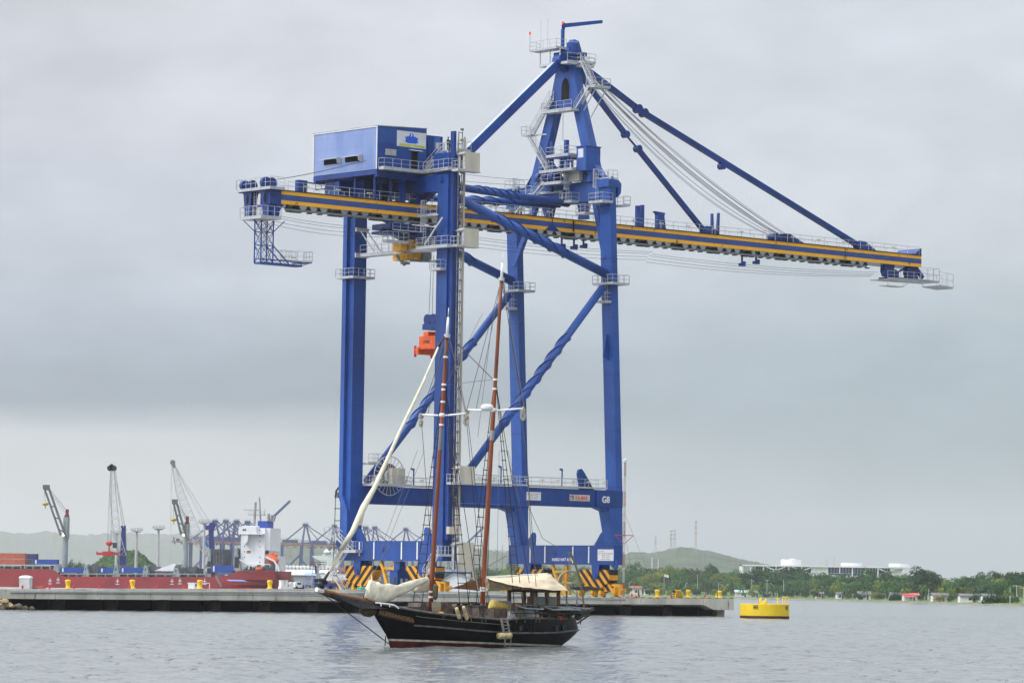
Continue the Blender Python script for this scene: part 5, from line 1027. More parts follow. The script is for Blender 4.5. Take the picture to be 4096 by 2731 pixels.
# figurehead, bowsprit, netting, pulpit
b = MB(); f0 = S('o', 1390, 1160, 0); rg = []
for t_, w_, h_ in ((0, .22, .5), (.25, .26, .62), (.5, .24, .55), (.75, .2, .5), (1, .1, .25)):
    c = S('o', 1400 - 270 * t_, 1215 + 30 * math.sin(t_ * 3), 0); rg.append([c + V((0, w_ * math.cos(a), h_ * .5 * math.sin(a))) for a in [i * math.pi / 4 for i in range(8)]])
b.loft(rg); b.build('figurehead', mat('dark_carving', (.06, .028, .012), .5, var=.5, scale=5), sch, smooth=True)
tip = S('o', 310, 832, 0); inb = S('o', 1600, 1140, 0)
b = MB(); b.tube(tip.lerp(inb, .07), inb, .11, 12, .17); bw = b.build('bowsprit', mat('bowsprit_varnish', (.22, .09, .03), .5, var=.3, scale=2), sch, smooth=True)
b = MB(); b.tube(tip, tip.lerp(inb, .09), .115, 12); b.build('white_tip', M['white'], bw)
b = MB(); E0 = [tip.lerp(inb, .1 + .9 * t_) + V((0, -.12, -.02)) for t_ in [i / 14 for i in range(15)]]
lo = [S('o', x, y, -.5 * i / 14) for i, (x, y) in enumerate([(400 + (1750 - 400) * t_, float(np.interp(t_, [0, .15, .3, .45, .55, .75, 1], [868, 945, 1030, 1130, 1200, 1190, 1200]))) for t_ in [j / 14 for j in range(15)]])]
for i in range(14): b.face([E0[i], E0[i + 1], lo[i + 1], lo[i]])
for i in range(14): b.face([E0[i] + V((0, .3, 0)), E0[i + 1] + V((0, .3, 0)), lo[i + 1] + V((0, .5, 0)), lo[i] + V((0, .5, 0))])
nto = b.build('bow_net', netc, sch, smooth=True)
b = MB(); pts = [S('o', 1415, 1078, -.55), S('o', 1690, 1106, -1.0), S('o', 1790, 1130, -1.2), S('o', 1860, 1188, -1.3)]; b.path(pts, .035, 6)
for x, y0, y1, o_ in ((1525, 1088, 1145, -.75), (1690, 1106, 1160, -1.0)): b.tube(S('o', x, y0, o_), S('o', x, y1, o_), .03, 5)
b.build('pulpit_rail', M['white'], sch)


# masts
def mast(name, k0, p0, k1, p1, r0, r1, wz, label):
    a, c = S(k0, *p0, 0), S(k1, *p1, 0); b = MB(); n = 10; b.path([a + V((0, 0, -1.0)) if i == 0 else a.lerp(c, i / n) for i in range(n + 1)], [r0 + (r1 - r0) * i / n for i in range(n + 1)], 14)
    return a, c, b.build(name, varn, sch, smooth=True)


fa, fc, fmast = mast('foremast', '0', (1722, 2410), '0', (1788, 1342), .125, .095, 0, '')
ma, mc, mmast = mast('mainmast', '0', (1928, 2410), '0', (2006, 1115), .135, .09, 0, '')


def onmast(a, c, y):
    """mast axis point seen at photo row y"""
    t0 = a; 
    lo_, hi_ = 0.0, 1.2
    for _ in range(30):
        mid_ = (lo_ + hi_) / 2; P = SF.wld(a.lerp(c, mid_)) - V((0, 0, CAMZ)); yy = 1365.5 - FPX * P.dot(U_) / P.dot(F_)
        if yy > y: lo_ = mid_
        else: hi_ = mid_
    return a.lerp(c, lo_)


for a, c, mo, ys, topy, tr_ in ((fa, fc, fmast, (1428, 1538, 1558, 1607, 1699, 2366, 2387), 1269, .055), (ma, mc, mmast, (1518, 1555, 2351, 2361), 1052, .05)):
    d = (c - a).normalized()
    for y in ys:
        p = onmast(a, c, y); b = MB(); b.tube(p - d * .05, p + d * .05, .145 if y > 2000 else .125, 14); b.build('mast_band', M['white'], mo)
    b = MB(); t1 = onmast(a, c, topy); b.tube(c, t1, .085, 10, .06); b.tube(t1, t1 + d * .5, .02, 5); b.build('topmast', M['white'], mo, smooth=True)
    b = MB(); b.tube(c - d * .12, c + d * .06, .16, 12); b.build('mast_cap', M['galv'], mo)
b = MB(); p = onmast(fa, fc, 1711); q = onmast(fa, fc, 1800); b.tube(p, q, .112, 14); b.build('sheathing', mat('zinc_sheath', (.16, .17, .17), .5), fmast)
b = MB(); p = onmast(ma, mc, 1722); q = onmast(ma, mc, 1760); b.tube(p, q, .122, 14); b.build('sheathing', mat('zinc_sheath2', (.30, .32, .33), .5), mmast)
# spreaders with fluffy chafing gear, radar
SPR = {}
for nm, a, c, y, L_, mo in (('f', fa, fc, 1660, 1.55, fmast), ('m', ma, mc, 1640, 1.95, mmast)):
    p = onmast(a, c, y); e0, e1 = p + V((.1, L_, .06)), p + V((.1, -L_, .06)); SPR[nm] = (p, e0, e1); b = MB(); b.tube(p + V((.1, 0, -.02)), e0, .05, 8); b.tube(p + V((.1, 0, -.02)), e1, .05, 8); b.tube(p - V((0, 0, .1)), p + V((0, 0, .1)), .14, 12); so_ = b.build('crosstree', M['white'], mo, smooth=True)
    random.seed(3)
    for e in (e0, e1):
        b = MB()
        for i in range(70):
            v_ = V((random.gauss(0, 1), random.gauss(0, 1), random.gauss(0, 1.6))).normalized(); b.beam(e + V((0, 0, -.25)) + v_ * .05, e + V((0, 0, -.28)) + V((v_.x * .17, v_.y * .17, v_.z * .38)), .05, .03)
        b.build('baggywrinkle', mat('frayed_rope', (.50, .49, .43), .9, var=.3, scale=6), so_)
p = S('m', 1092, 1188, -.5); b = MB(); b.lathe(p, [(.28, -.16), (.34, -.1), (.34, .05), (.25, .15), (.05, .17)], 18); rd = b.build('radar_dome', M['white'], mmast, smooth=True)
# standing rigging: shrouds with ratlines
def shroud_ladder(a_top, b_top, a_bot, b_bot, z0, z1, step=.42):
    b = MB(); b.tube(a_top, a_bot, .020, 5); b.tube(b_top, b_bot, .020, 5); sh_ = b.build('shroud', tar, sch)
    z = z0
    while z < z1:
        pa = a_bot.lerp(a_top, (z - a_bot.z) / (a_top.z - a_bot.z)); pb_ = b_bot.lerp(b_top, (z - b_bot.z) / (b_top.z - b_bot.z)); e = (pb_ - pa).normalized() * .06
        r = MB(); r.tube(pa - e, pb_ + e, .024, 5); r.build('ratline', mat_rat, sh_); z += step
    return sh_


mat_rat = mat('ratline_wood', (.10, .055, .035), .8)
for nm, a, c, ya, chx, stp in (('f', fa, fc, 1545, (3.6, 4.35, 5.2), .5), ('m', ma, mc, 1548, (8.0, 8.7, 9.6), .5)):
    t_ = onmast(a, c, ya); p, e0, e1 = SPR[nm]
    for sd_ in (-1, 1):
        chs = [V((x, sd_ * 1.66, 1.75)) for x in chx]; tt = t_ + V((0, sd_ * .1, 0))
        shroud_ladder(tt, tt + V((.02, 0, .05)), chs[0], chs[1], 2.3, 11.6, .50)
        b = MB(); b.tube(tt, chs[2], .018, 5); b.tube(onmast(a, c, ya - 190) if nm == 'f' else onmast(a, c, ya - 430), e1 if sd_ < 0 else e0, .014, 4); b.tube(e1 if sd_ < 0 else e0, V((chx[2] + .3, sd_ * 1.66, 1.75)), .014, 4); b.build('backstay_wire', tar, sch)
        if sd_ < 0:
            for x in chx + (chx[2] + .3,):
                b = MB(); q_ = V((x, -1.70, 1.9)); b.tube(q_ + V((0, 0, .28)), q_ + V((.05, -.02, -.62)), .018, 5); b.tube(q_ + V((.06, 0, .28)), q_ + V((.09, -.02, -.6)), .018, 5); b.lathe(q_ + V((.03, -.03, .28)), [(.07, -.04), (.07, .04)], 10, (0, 1, 0)); b.lathe(q_ + V((.05, -.03, -.1)), [(.07, -.04), (.07, .04)], 10, (0, 1, 0)); b.build('deadeye_lashing', strk, sch)
b = MB()
for x0, x1 in ((3.3, 5.5), (7.75, 9.9)): b.box((x0, -1.85, 2.06 if x0 < 5 else 1.74), (x1, -1.6, 2.12 if x0 < 5 else 1.80))
b.build('pin_rail', blk, sch)
# chainplate straps on the quarter
for px in (495, 740, 790, 860): 
    b = MB(); p0 = surf(px, 'v', 690); p1 = surf(px + 18, 'v', 810); b.beam(p0 + V((0, -.03, 0)), p1 + V((0, -.03, 0)), .05, .02, side=(1, 0, 0)); b.build('chainplate', blk, hull)
# running rigging
b = MB()
for (k0, x0, y0, o0), (k1, x1, y1, o1), r in (
        (('m', 700, 370, 0), ('m', 1160, 830, 0), .022), (('m', 590, 905, 0), ('m', 1150, 840, 0), .014), (('m', 590, 880, 0), ('m', 1040, 0, 0), .010), (('m', 612, 280, 0), ('m', 835, 1250, -1.5), .016), (('m', 540, 370, 0), ('m', 350, 1270, 1.5), .016),
        (('0', 2006, 1115, 0), ('m', 955, 1215, 1.9), .016), (('m', 1170, 0, 0), ('m', 975, 1560, 1.6), .012), (('0', 2010, 1110, 0), ('m', 1560, 1190, -1.9), .018), (('0', 2010, 1115, 0), ('i', 800, 0, -1.0), .014),
        (('h', 1450, 0, 0), ('o', 1440, 295, 0), .010), (('h', 1560, 0, 0), ('o', 1520, 295, 0), .010), (('h', 1700, 1100, 0), ('p', 120, 240, 0), .010), (('i', 280, 0, 0), ('i', 210, 1568, 0), .010), (('i', 380, 0, 0), ('i', 350, 1568, 0), .010), (('i', 490, 0, 0), ('q', 240, 600, -.5), .014), (('i', 810, 0, -1), ('i', 880, 1568, -1.6), .018), (('i', 520, 0, 0), ('i', 700, 800, 0), .010),
        (('i', 700, 560, 0), ('i', 1060, 1380, 0), .014), (('i', 1060, 1380, 0), ('q', 800, 150, 0), .016), (('q', 820, 150, 0), ('q', 870, 140, 0), .05), (('p', 1240, 490, 0), ('p', 1780, 190, 0), .020), (('h', 590, 1180, 0), ('o', 1350, 310, 0), .016), (('o', 1240, 0, 0), ('o', 1370, 520, 0), .012), (('o', 1680, 0, 0), ('o', 1380, 530, 0), .014), (('o', 1390, 540, 0), ('o', 1540, 740, 0), .012),
        (('p', 0, 850, 0), ('p', 200, 1060, 0), .012), (('p', 1150, 0, .5), ('p', 1160, 480, .5), .012), (('p', 1430, 0, 0), ('p', 1400, 560, 0), .010), (('p', 1600, 0, 0), ('p', 1580, 500, 0), .012), (('p', 1690, 0, 0), ('p', 1690, 520, 0), .010), (('p', 2200, 0, -.5), ('p', 2330, 470, -.5), .012), (('q', 400, 860, -1.2), ('q', 610, 1200, -1.9), .014), (('q', 670, 860, -1.2), ('q', 880, 1200, -1.9), .014), (('q', 900, 870, -1.0), ('q', 1180, 1160, -1.2), .014), (('q', 0, 300, -1), ('q', 120, 550, -1), .012)):
    b.tube(S(k0, x0, y0, o0), S(k1, x1, y1, o1), r, 4)
b.build('running_rigging', mat('grey_line', (.16, .15, .13), .8), sch)
b = MB(); b.tube(S('o', 385, 880, 0), S('u', 255, 1048, 0), .028, 5); b.tube(S('u', 202, 900, 0), S('u', 188, 1085, 0), .03, 5); b.build('anchor_chain', tar, sch)
# rolled headsail on the forestay
top_, drm = S('m', 497, 425, 0), S('o', 400, 735, 0); mdl = S('h', 640, 800, 0)
b = MB(); P9 = [S('m', 480, 432, 0), S('m', 290, 880, 0), S('m', 0, 1490, 0), S('h', 1030, 30, 0), S('h', 780, 580, 0), S('h', 600, 900, 0), S('h', 430, 1280, 0), S('h', 250, 1560, 0), S('o', 800, 60, 0), S('o', 560, 490, 0)]
b.path(P9, [.05, .075, .09, .10, .125, .17, .14, .125, .12, .07], 10); rs = b.build('rolled_headsail', sailc, sch, smooth=True)
b = MB(); q0, q1, q2 = S('h', 640, 850, 0), S('h', 585, 1170, 0), S('h', 470, 1185, 0); q3 = S('h', 540, 1000, 0)
b.prism([q0, q1, q2, q3], (0, .03, 0)); b.build('clew', sailc, rs)
b = MB(); b.tube(S('o', 545, 505, 0), drm, .06, 8, .10); b.lathe(drm, [(.05, -.22), (.22, -.12), (.22, -.05), (.10, 0), (.12, .12), (.26, .15), (.26, .22), (.06, .25)], 16, tuple(top_ - drm)); b.build('furling_drum', blk, rs, smooth=True)
b = MB(); b.tube(drm, tip.lerp(inb, .06), .04, 6); b.tube(S('m', 555, 300, 0), S('m', 480, 432, 0), .05, 6); b.tube(S('m', 500, 380, 0), S('m', 480, 430, 0), .09, 8); b.build('furling_fitting', blk, rs)
# bundled staysail over the foredeck, its boom and the loose cloth
def lumpy(path_, rad, name, m, par, seed=1, n=16, flat=1.0, amp=.18):
    random.seed(seed); b = MB(); rr = []
    from mathutils import noise
    for i, (p, r) in enumerate(zip(path_, rad)):
        rr.append([p + V((.35 * r * math.cos(a), r * flat * math.cos(a), r * math.sin(a))) * (1 + amp * 1.5 * noise.noise(V((i * 9.0 / len(path_) + seed, math.cos(a) * 1.1, math.sin(a) * 1.1))) + amp * .55 * noise.noise(V((i * 22.0 / len(path_) - 2.5 * math.sin(a) + seed, math.cos(a) * 2.6, math.sin(a) * 2.6)))) for a in [k * 2 * math.pi / n for k in range(n)]])
    b.loft(rr); return b.build(name, m, par, smooth=True)


keys = [(1235, 870, .30), (1290, 860, .85), (1400, 885, .92), (1500, 905, .82), (1620, 905, .72), (1740, 890, .62), (1880, 845, .50), (2000, 790, .42), (2120, 745, .36), (2240, 695, .32), (2330, 655, .26), (2420, 640, .12)]
pth, rd_ = [], []
for i in range(90):
    t_ = i / 89 * (len(keys) - 1); pth.append(S('o', float(np.interp(t_, range(len(keys)), [k[0] for k in keys])), float(np.interp(t_, range(len(keys)), [k[1] for k in keys])), 0)); rd_.append(.62 * float(np.interp(t_, range(len(keys)), [k[2] for k in keys])))
bs_ = lumpy(pth, rd_, 'bundled_staysail', sailc, sch, 2, 36, .55)
b = MB(); t0 = S('o', 1352, 565, 0); rg = []
for t_, w_ in ((0, .02), (.15, .06), (.35, .13), (.55, .24), (.75, .38), (1, .52)):
    c = S('o', 1352 - 20 * t_, 565 + 420 * t_, 0); rg.append([c + V((w_ * .9 * math.cos(a), w_ * .55 * math.sin(a), .05 * math.sin(3 * a))) for a in [i * math.pi / 7 for i in range(14)]])
b.loft(rg); b.build('gathered_head', sailc, bs_, smooth=True)
b = MB(); b.tube(S('o', 2200, 700, .1), S('p', 275, 640, .1), .09, 10); b.build('club_boom', varn, bs_, smooth=True)
b = MB(); b.path([S('o', 1240, 820, -.1), S('o', 1200, 960, -.1), S('o', 1185, 985, -.1)], .02, 5); b.tube(S('o', 1235, 1035, .1), S('o', 1222, 960, .1), .1, 8); b.build('tack_line', tar, bs_)
pth = [S('p', x, y, .4) for x, y in ((45, 830), (110, 800), (180, 770), (250, 750), (310, 760), (330, 800))]
lumpy(pth, [.12, .24, .34, .40, .36, .16], 'loose_sailcloth', sailc, sch, 7, 16, .4)
# awning over the after deck and the brown side cloth
b = MB(); A0, A1, A2 = S('p', 1385, 600, -.15), S('q', -20, 555, -.2), S('q', 420, 535, -.2)
E0_, E1_, E2_, E3_ = S('p', 1470, 640, -1.2), S('p', 1860, 755, -1.9), S('q', 150, 820, -2.0), S('q', 830, 848, -1.6)
def grid(P00, P10, P01, P11, nu, nv, sagz, mi=0):
    g = [[P00.lerp(P10, i / nu).lerp(P01.lerp(P11, i / nu), j / nv) - V((0, 0, sagz * math.sin(math.pi * i / nu) * math.sin(math.pi * min(1, j / nv * .8)))) for i in range(nu + 1)] for j in range(nv + 1)]
    for j in range(nv):
        for i in range(nu): b.face([g[j][i], g[j][i + 1], g[j + 1][i + 1], g[j + 1][i]], mi)
far = lambda p, d: V((p.x, d, p.z))
grid(A0, A2, S('p', 1400, 615, -.3), E3_, 14, 8, .10); 
b = MB()
rowsA = [[A0, A0.lerp(A2, .3) - V((0, 0, .05)), A0.lerp(A2, .6) - V((0, 0, .04)), A2.copy(), S('q', 520, 600, -.1)],
         [S('p', 1420, 620, -.5), S('p', 1700, 650, -1.0), S('q', 40, 640, -1.0), S('q', 440, 640, -1.0), S('q', 640, 710, -.8)],
         [S('p', 1470, 640, -.8), S('p', 1850, 745, -1.7), S('q', 90, 800, -1.9), S('q', 450, 838, -1.8), S('q', 810, 845, -1.2)]]
def spl(r, n):
    from mathutils.geometry import interpolate_bezier
    out = []; m_ = len(r)
    for i in range(n + 1):
        t_ = i / n * (m_ - 1); k = min(int(t_), m_ - 2); f = t_ - k; p0, p1, p2, p3 = r[max(k - 1, 0)], r[k], r[k + 1], r[min(k + 2, m_ - 1)]
        out.append(.5 * ((2 * p1) + (p2 - p0) * f + (2 * p0 - 5 * p1 + 4 * p2 - p3) * f * f + (3 * p1 - p0 - 3 * p2 + p3) * f ** 3))
    return out
from mathutils import noise as mnoise
cols = [spl(r, 24) for r in rowsA]; gridp = [spl([cols[j][i] for j in range(3)], 12) for i in range(25)]
for i in range(25):
    for j in range(13): gridp[i][j] = gridp[i][j] + V((0, 0, .05 * mnoise.noise(V((i * .35, j * .5, 1.3)))))
for i in range(24):
    for j in range(12): b.face([gridp[i][j], gridp[i + 1][j], gridp[i + 1][j + 1], gridp[i][j + 1]])
mir = [[V((p.x, -p.y - .2, p.z)) for p in r] for r in gridp]
for i in range(24):
    for j in range(12): b.face([mir[i][j], mir[i + 1][j], mir[i + 1][j + 1], mir[i][j + 1]])
awn = b.build('awning', tan, sch, smooth=True)
b = MB(); b.path([A0, A0.lerp(A2, .5), A2, S('q', 620, 700, -.1)], .05, 6); b.build('ridge_pole', M['white'], awn)
b = MB(); tri = [S('p', 720, 808, .6), S('p', 1265, 630, .2), S('p', 1265, 860, .2), S('p', 1080, 835, .4)]; b.prism(tri, (0, .02, 0)); b.build('brown_side_cloth', brownc, awn)
b = MB(); pth = [S('p', x, y, -.3) for x, y in ((1400, 640), (1430, 690), (1440, 740), (1420, 800), (1390, 850))]
lumpy(pth, [.1, .2, .26, .24, .1], 'furled_mainsail', tan, sch, 4, 14, .5)
b = MB(); dkc = [S('p', 1430, 660, -.2), S('p', 1700, 760, .3), S('q', 0, 830, .5), S('p', 1900, 850, .8), S('p', 1480, 850, .6), S('p', 1380, 860, -.2)]; b.prism([dkc[0], dkc[1], dkc[2], dkc[4], dkc[5]], (0, .03, 0)); b.build('inner_curtain', tan, awn)
# pilot house
pil = mat('pilothouse_varnish', (.16, .065, .015), .45, var=.3, scale=3)
h0, h1 = S('v', 830, 330, -.85), S('v', 1365, 330, -.85); zt = S('v', 1365, 50, -.85).z; zb0 = 1.1
b = MB()
b.box((h0.x, -.85, zb0), (h1.x, .85, h0.z - .02))
for x in (h0.x, (h0.x + h1.x) / 2 + .05, h1.x - .16): b.box((x, -.85, h0.z), (x + .18, -.72, zt)); b.box((x, .72, h0.z), (x + .18, .85, zt))
b.box((h0.x, -.85, zt - .12), (h1.x, -.74, zt)); b.box((h0.x, .74, zt - .12), (h1.x, .85, zt)); b.box((h0.x, -.85, h0.z - .02), (h0.x + .12, .85, h0.z + .1))
ph = b.build('pilothouse', pil, sch)
b = MB(); b.box((h0.x - .25, -1.05, zt), (h1.x + .9, 1.05, zt + .06)); b.build('roof', mat('roof_board', (.22, .21, .20), .7), ph)
for x0, x1 in ((h0.x + .18, (h0.x + h1.x) / 2 + .05), ((h0.x + h1.x) / 2 + .23, h1.x - .16)):
    b = MB(); b.box((x0, -.80, h0.z + .02), (x1, -.79, h0.z + .48)); b.build('half_pane', mat('dusty_pane', (.22, .24, .22), .25), ph)
b = MB(); b.lathe(((h0.x + .9), -.2, h0.z + .05), [(.33, 0), (.33, .42)], 20); b.build('rope_drum', mat('rope_drum', (.30, .24, .15), .8, var=.3, scale=6), ph)
for x, y0, y1, k in ((1490, 60, 335, 'v'), (1683, 60, 335, 'v')): 
    b = MB(); p0, p1 = S(k, x, y0, -.8), S(k, x, y1, -.8); b.tube(p0, p1, .05, 8); b.build('awning_post', mat('grey_post', (.22, .24, .28), .5), sch)
# white deck house, boxes, hatch covers
b = MB(); w0, w1 = S('v', 415, 590, -1.15), S('v', 980, 590, -1.15); wt = S('v', 700, 415, -1.15).z; b.box((w0.x, -1.15, 1.0), (w1.x, 1.1, wt)); dh = b.build('deckhouse', M['white'], sch)
b = MB(); b.box((w0.x - .1, -1.3, wt), (15.0, 1.3, wt + .08)); b.build('deckhouse_roof', wood, sch)
for (k, x0, y0, x1, y1, o_, nm, mt_) in (('v', 120, 390, 415, 590, -1.0, 'deck_box', wood), ('u', 1200, 270, 1460, 500, -.3, 'cabin_trunk', wood), ('u', 620, 350, 1080, 440, .2, 'deck_box', strk), ('u', 865, 280, 960, 360, .4, 'winch_stand', strk), ('u', 1960, 330, 2150, 470, -.3, 'deck_box', wood)):
    p0, p1 = S(k, x0, y0, o_), S(k, x1, y1, o_); b = MB(); b.box((p0.x, o_, min(p1.z, 1.3)), (p1.x, o_ + .9, p0.z)); b.build(nm, mt_, sch)
yel = mat('crumpled_yellow_tarp', (.66, .50, .12), .7, var=.2, scale=5)
pth = [S('v', x, y, -.6) for x, y in ((20, 370), (70, 320), (140, 330), (230, 355), (310, 365), (390, 390), (420, 410))]; lumpy(pth, [.1, .28, .3, .25, .24, .16, .08], 'yellow_tarpaulin', yel, sch, 11, 18, .8, .35)
b = MB(); p0 = S('p', 1590, 1040, -.5); p1 = S('p', 1860, 1190, -.5); b.box((p0.x, -.5, p1.z), (p1.x, -.46, p0.z)); b.build('canvas_dodger', mat('grey_canvas', (.50, .49, .44), .8), sch)
# fenders hanging at the rail (things of their own), ladder, coiled lines
def fender(k, p, q, r, lab):
    a, c = p, q; b = MB(); d = (c - a).normalized(); L_ = (c - a).length
    b.lathe(V((0, 0, 0)), [(.03, 0), (r * .8, .02), (r, .07), (r, .14), (r, L_ * .5), (r, L_ - .14), (r, L_ - .07), (r * .8, L_ - .02), (.03, L_)], 14, tuple(d))
    o = b.build('fender', cyl, None, smooth=True); o.location = SF.wld(a); o.rotation_euler = (0, 0, SF.a); return tag(o, lab, 'fender', "fenders hung over the schooner's side")


fender(0, S('u', 1530, 365, -1.9), S('u', 1590, 590, -1.95), .10, 'pale cylindrical fender hanging at the schooner rail, nearest the bow')
fender(0, S('u', 1660, 340, -1.9), S('u', 1735, 605, -1.95), .10, 'pale tilted fender second from the bow, beside the rigging lashings')
fender(0, S('v', 195, 905, -2.05), S('v', 440, 890, -2.05), .17, 'fat white fender lying sideways at the waterline behind the boarding ladder')
b = MB(); l0, l1 = S('v', 255, 560, -2.0), S('v', 330, 970, -2.15); r0_, r1_ = S('v', 355, 560, -2.0), S('v', 435, 960, -2.15)
sdv = (r0_ - l0).normalized(); b.beam(l0, l1, .14, .05, side=sdv); b.beam(r0_, r1_, .14, .05, side=sdv)
for i in range(7): t_ = .04 + i * .155; b.beam(l0.lerp(l1, t_), r0_.lerp(r1_, t_), .12, .04, side=(0, 1, 0))
b.beam(l1, l1 - V((0, 0, .35)), .06, .05); b.beam(r1_, r1_ - V((0, 0, .35)), .06, .05); bl = b.build('boarding_ladder', mat('grey_teak', (.26, .24, .22), .8, var=.3, scale=5), sch)
def coil(k, x0, x1, y0, y1, o_, n, name='rope_coil'):
    b = MB(); random.seed(int(x0))
    for i in range(n):
        xa = x0 + (x1 - x0) * (i + .5) / n; w_ = (x1 - x0) / n * 1.2; yb_ = y1 - random.random() * (y1 - y0) * .2; b.path([S(k, xa - w_ * .4, y0, o_), S(k, xa - w_ * .5, (y0 + yb_) / 2, o_ - .03), S(k, xa, yb_, o_), S(k, xa + w_ * .5, (y0 + yb_) / 2, o_ - .03), S(k, xa + w_ * .4, y0, o_)], .018, 5)
    return b.build(name, lrope, sch)


coil('u', 1075, 1230, 268, 480, -.6, 9); coil('v', 555, 640, 420, 590, -1.3, 4); coil('u', 1465, 1530, 300, 400, -.6, 4); coil('p', 1370, 1440, 620, 820, -.35, 3)
# quarter rail with turned balusters, solar panels, boom crutch hoop, davits
b = MB(); rp = [S('v', x, y, o_) for x, y, o_ in ((975, 472, -1.45), (1200, 480, -1.5), (1430, 482, -1.4), (1600, 465, -1.1), (1690, 440, -.6))]; b.path(rp, .05, 6); tfo = b.build('quarter_rail', mat('oiled_rail', (.055, .045, .025), .6), sch)
for x, y0, y1, o_ in ((1015, 475, 605, -1.45), (1160, 480, 605, -1.5), (1310, 480, 605, -1.45), (1430, 480, 600, -1.38), (1550, 470, 595, -1.2), (1680, 445, 580, -.7)):
    p0, p1 = S('v', x, y0, o_), S('v', x, y1, o_); b = MB(); h_ = p0.z - p1.z; b.lathe(p1, [(.07, 0), (.07, .04), (.04, .08), (.09, h_ * .35), (.035, h_ * .7), (.07, h_)], 10); b.build('baluster', mat('turned_oak', (.10, .08, .045), .6), tfo)
b = MB(); p0, p1 = S('v', 1000, 500, -.4), S('v', 1680, 500, .2); b.box((p0.x, -.5, 1.0), (14.2, .5, p0.z)); b.build('after_cabin', wood, sch)
b = MB(); p0, p1 = S('v', 1140, 405, -.7), S('v', 1290, 470, -.7); b.box((p0.x, -.7, p1.z), (p1.x, -.3, p0.z)); b.build('orange_box', mat('orange_plastic', (.60, .20, .01), .5), sch)
b = MB(); p0, p1 = S('v', 1345, 560, -1.2), S('v', 1415, 600, -1.2); b.lathe(p1 + V((-.25, 0, 0)), [(.16, 0), (.18, .12), (.12, .2)], 12); b.build('orange_bucket', M['oran'], sch)
b = MB(); p0, p1 = S('v', 1530, 440, -.2), S('v', 1790, 490, -.2); b.box((p0.x, -.3, p1.z), (p1.x, .6, p0.z)); b.build('green_locker', green, sch)
def panel(c4):
    pts = [S('v', x, y, o_) for x, y, o_ in c4]; b = MB(); n_ = (pts[1] - pts[0]).cross(pts[3] - pts[0]).normalized()
    if n_.z < 0: n_ = -n_
    b.prism(pts, n_ * -.03); o = b.build('solar_panel', mat('solar_cells', (.02, .022, .03), .25), sch); f = MB()
    for i in range(4): f.beam(pts[i], pts[(i + 1) % 4], .05, .06)
    f.build('frame', teal, o)


panel([(545, 325, -1.2), (890, 328, -1.2), (1055, 400, -2.0), (730, 385, -2.0)]); panel([(1035, 343, -1.2), (1290, 352, -1.2), (1500, 410, -2.0), (1230, 410, -2.0)]); panel([(1320, 355, -1.0), (1600, 360, -.8), (1745, 412, -1.5), (1510, 408, -1.9)]); panel([(1590, 360, -.6), (1760, 370, .2), (1965, 395, .2), (1780, 380, -.9)])
b = MB(); c_ = S('q', 845, 690, 0); pts = [S('q', 845 + 222 * math.cos(a), 700 - 215 * math.sin(a), 0) for a in [math.pi * (1.02 - 1.04 * i / 24) for i in range(25)]]; b.path(pts, .05, 8); b.tube(pts[0], pts[-1], .04, 6); b.build('boom_hoop', mat('pale_pipe', (.34, .30, .20), .5), sch, smooth=True)
b = MB(); b.path([S('q', 865, 150, 0), S('q', 960, 400, 0), S('q', 1045, 680, 0), S('q', 1085, 960, 0), S('q', 1130, 1270, 0)], .06, 6); b.path([S('q', 870, 200, .2), S('q', 1000, 500, .2), S('q', 1110, 750, .2)], .02, 5); b.tube(S('q', 850, 180, 0), S('q', 850, 680, 0), .025, 5); b.tube(S('q', 830, 200, 0), S('q', 820, 690, 0), .02, 5); b.build('mizzen_crutch_pole', mat('weathered_pole', (.20, .17, .11), .8), sch)
b = MB(); b.path([S('q', 700, 700, 0), S('q', 800, 745, 0), S('q', 860, 700, -.1), S('q', 830, 680, -.1), S('q', 870, 740, -.1)], .03, 6); coil('q', 800, 875, 690, 760, -.1, 4)
b = MB(); pts = [S('q', 850, 790, .5), S('q', 1190, 765, .5), S('q', 1510, 825, 1.6), S('q', 960, 830, 1.2)]; b.prism(pts, (0, 0, -.05)); b.build('stern_bimini', mat('dark_bimini', (.05, .06, .065), .7), sch)
b = MB(); b.prism([S('v', 1690, 560, -.2), S('v', 1830, 425, 0), S('v', 2010, 365, 0), S('v', 2025, 420, 0), S('v', 1800, 520, 0), S('v', 1700, 610, -.2)], (0, .3, 0)); dv = b.build('stern_davit', mat('dark_davit_timber', (.05, .04, .04), .7), sch)
b = MB(); b.path([S('v', 1700, 660, -.3), S('v', 1800, 590, 0), S('v', 1930, 505, 0)], .05, 6); b.path([S('v', 1700, 605, -.3), S('v', 1790, 545, 0), S('v', 1930, 500, 0)], .04, 6); b.tube(S('v', 1765, 330, 0), S('v', 1748, 690, 0), .03, 5); b.build('davit_strut', blk, dv)
b = MB(); p0 = S('p', 1090, 190, .3); p1 = S('p', 1215, 850, .3); b.beam(p0, p1, .13, .08, w2=.2); b.build('raised_oar', mat('grey_oar', (.42, .41, .38), .8), sch)
b = MB(); p0 = S('p', 430, 870, -.4); b.lathe(p0, [(.05, -.42), (.13, -.3), (.15, 0), (.13, .3), (.05, .4)], 12); b.build('hanging_bag', mat('olive_bag', (.10, .085, .045), .8), sch)
b = MB(); p0 = S('u', 1240, 450, -.8); b.lathe(p0 + V((0, 0, -.25)), [(.14, 0), (.16, .2), (.1, .26)], 10); b.build('yellow_can', M['yellow'], sch)
b = MB(); p0 = S('u', 1360, 495, -.8); b.lathe(p0 + V((0, 0, -.15)), [(.2, 0), (.17, .12), (.05, .16)], 10); b.build('pink_bag', mat('pink_bag', (.60, .03, .14), .6), sch)
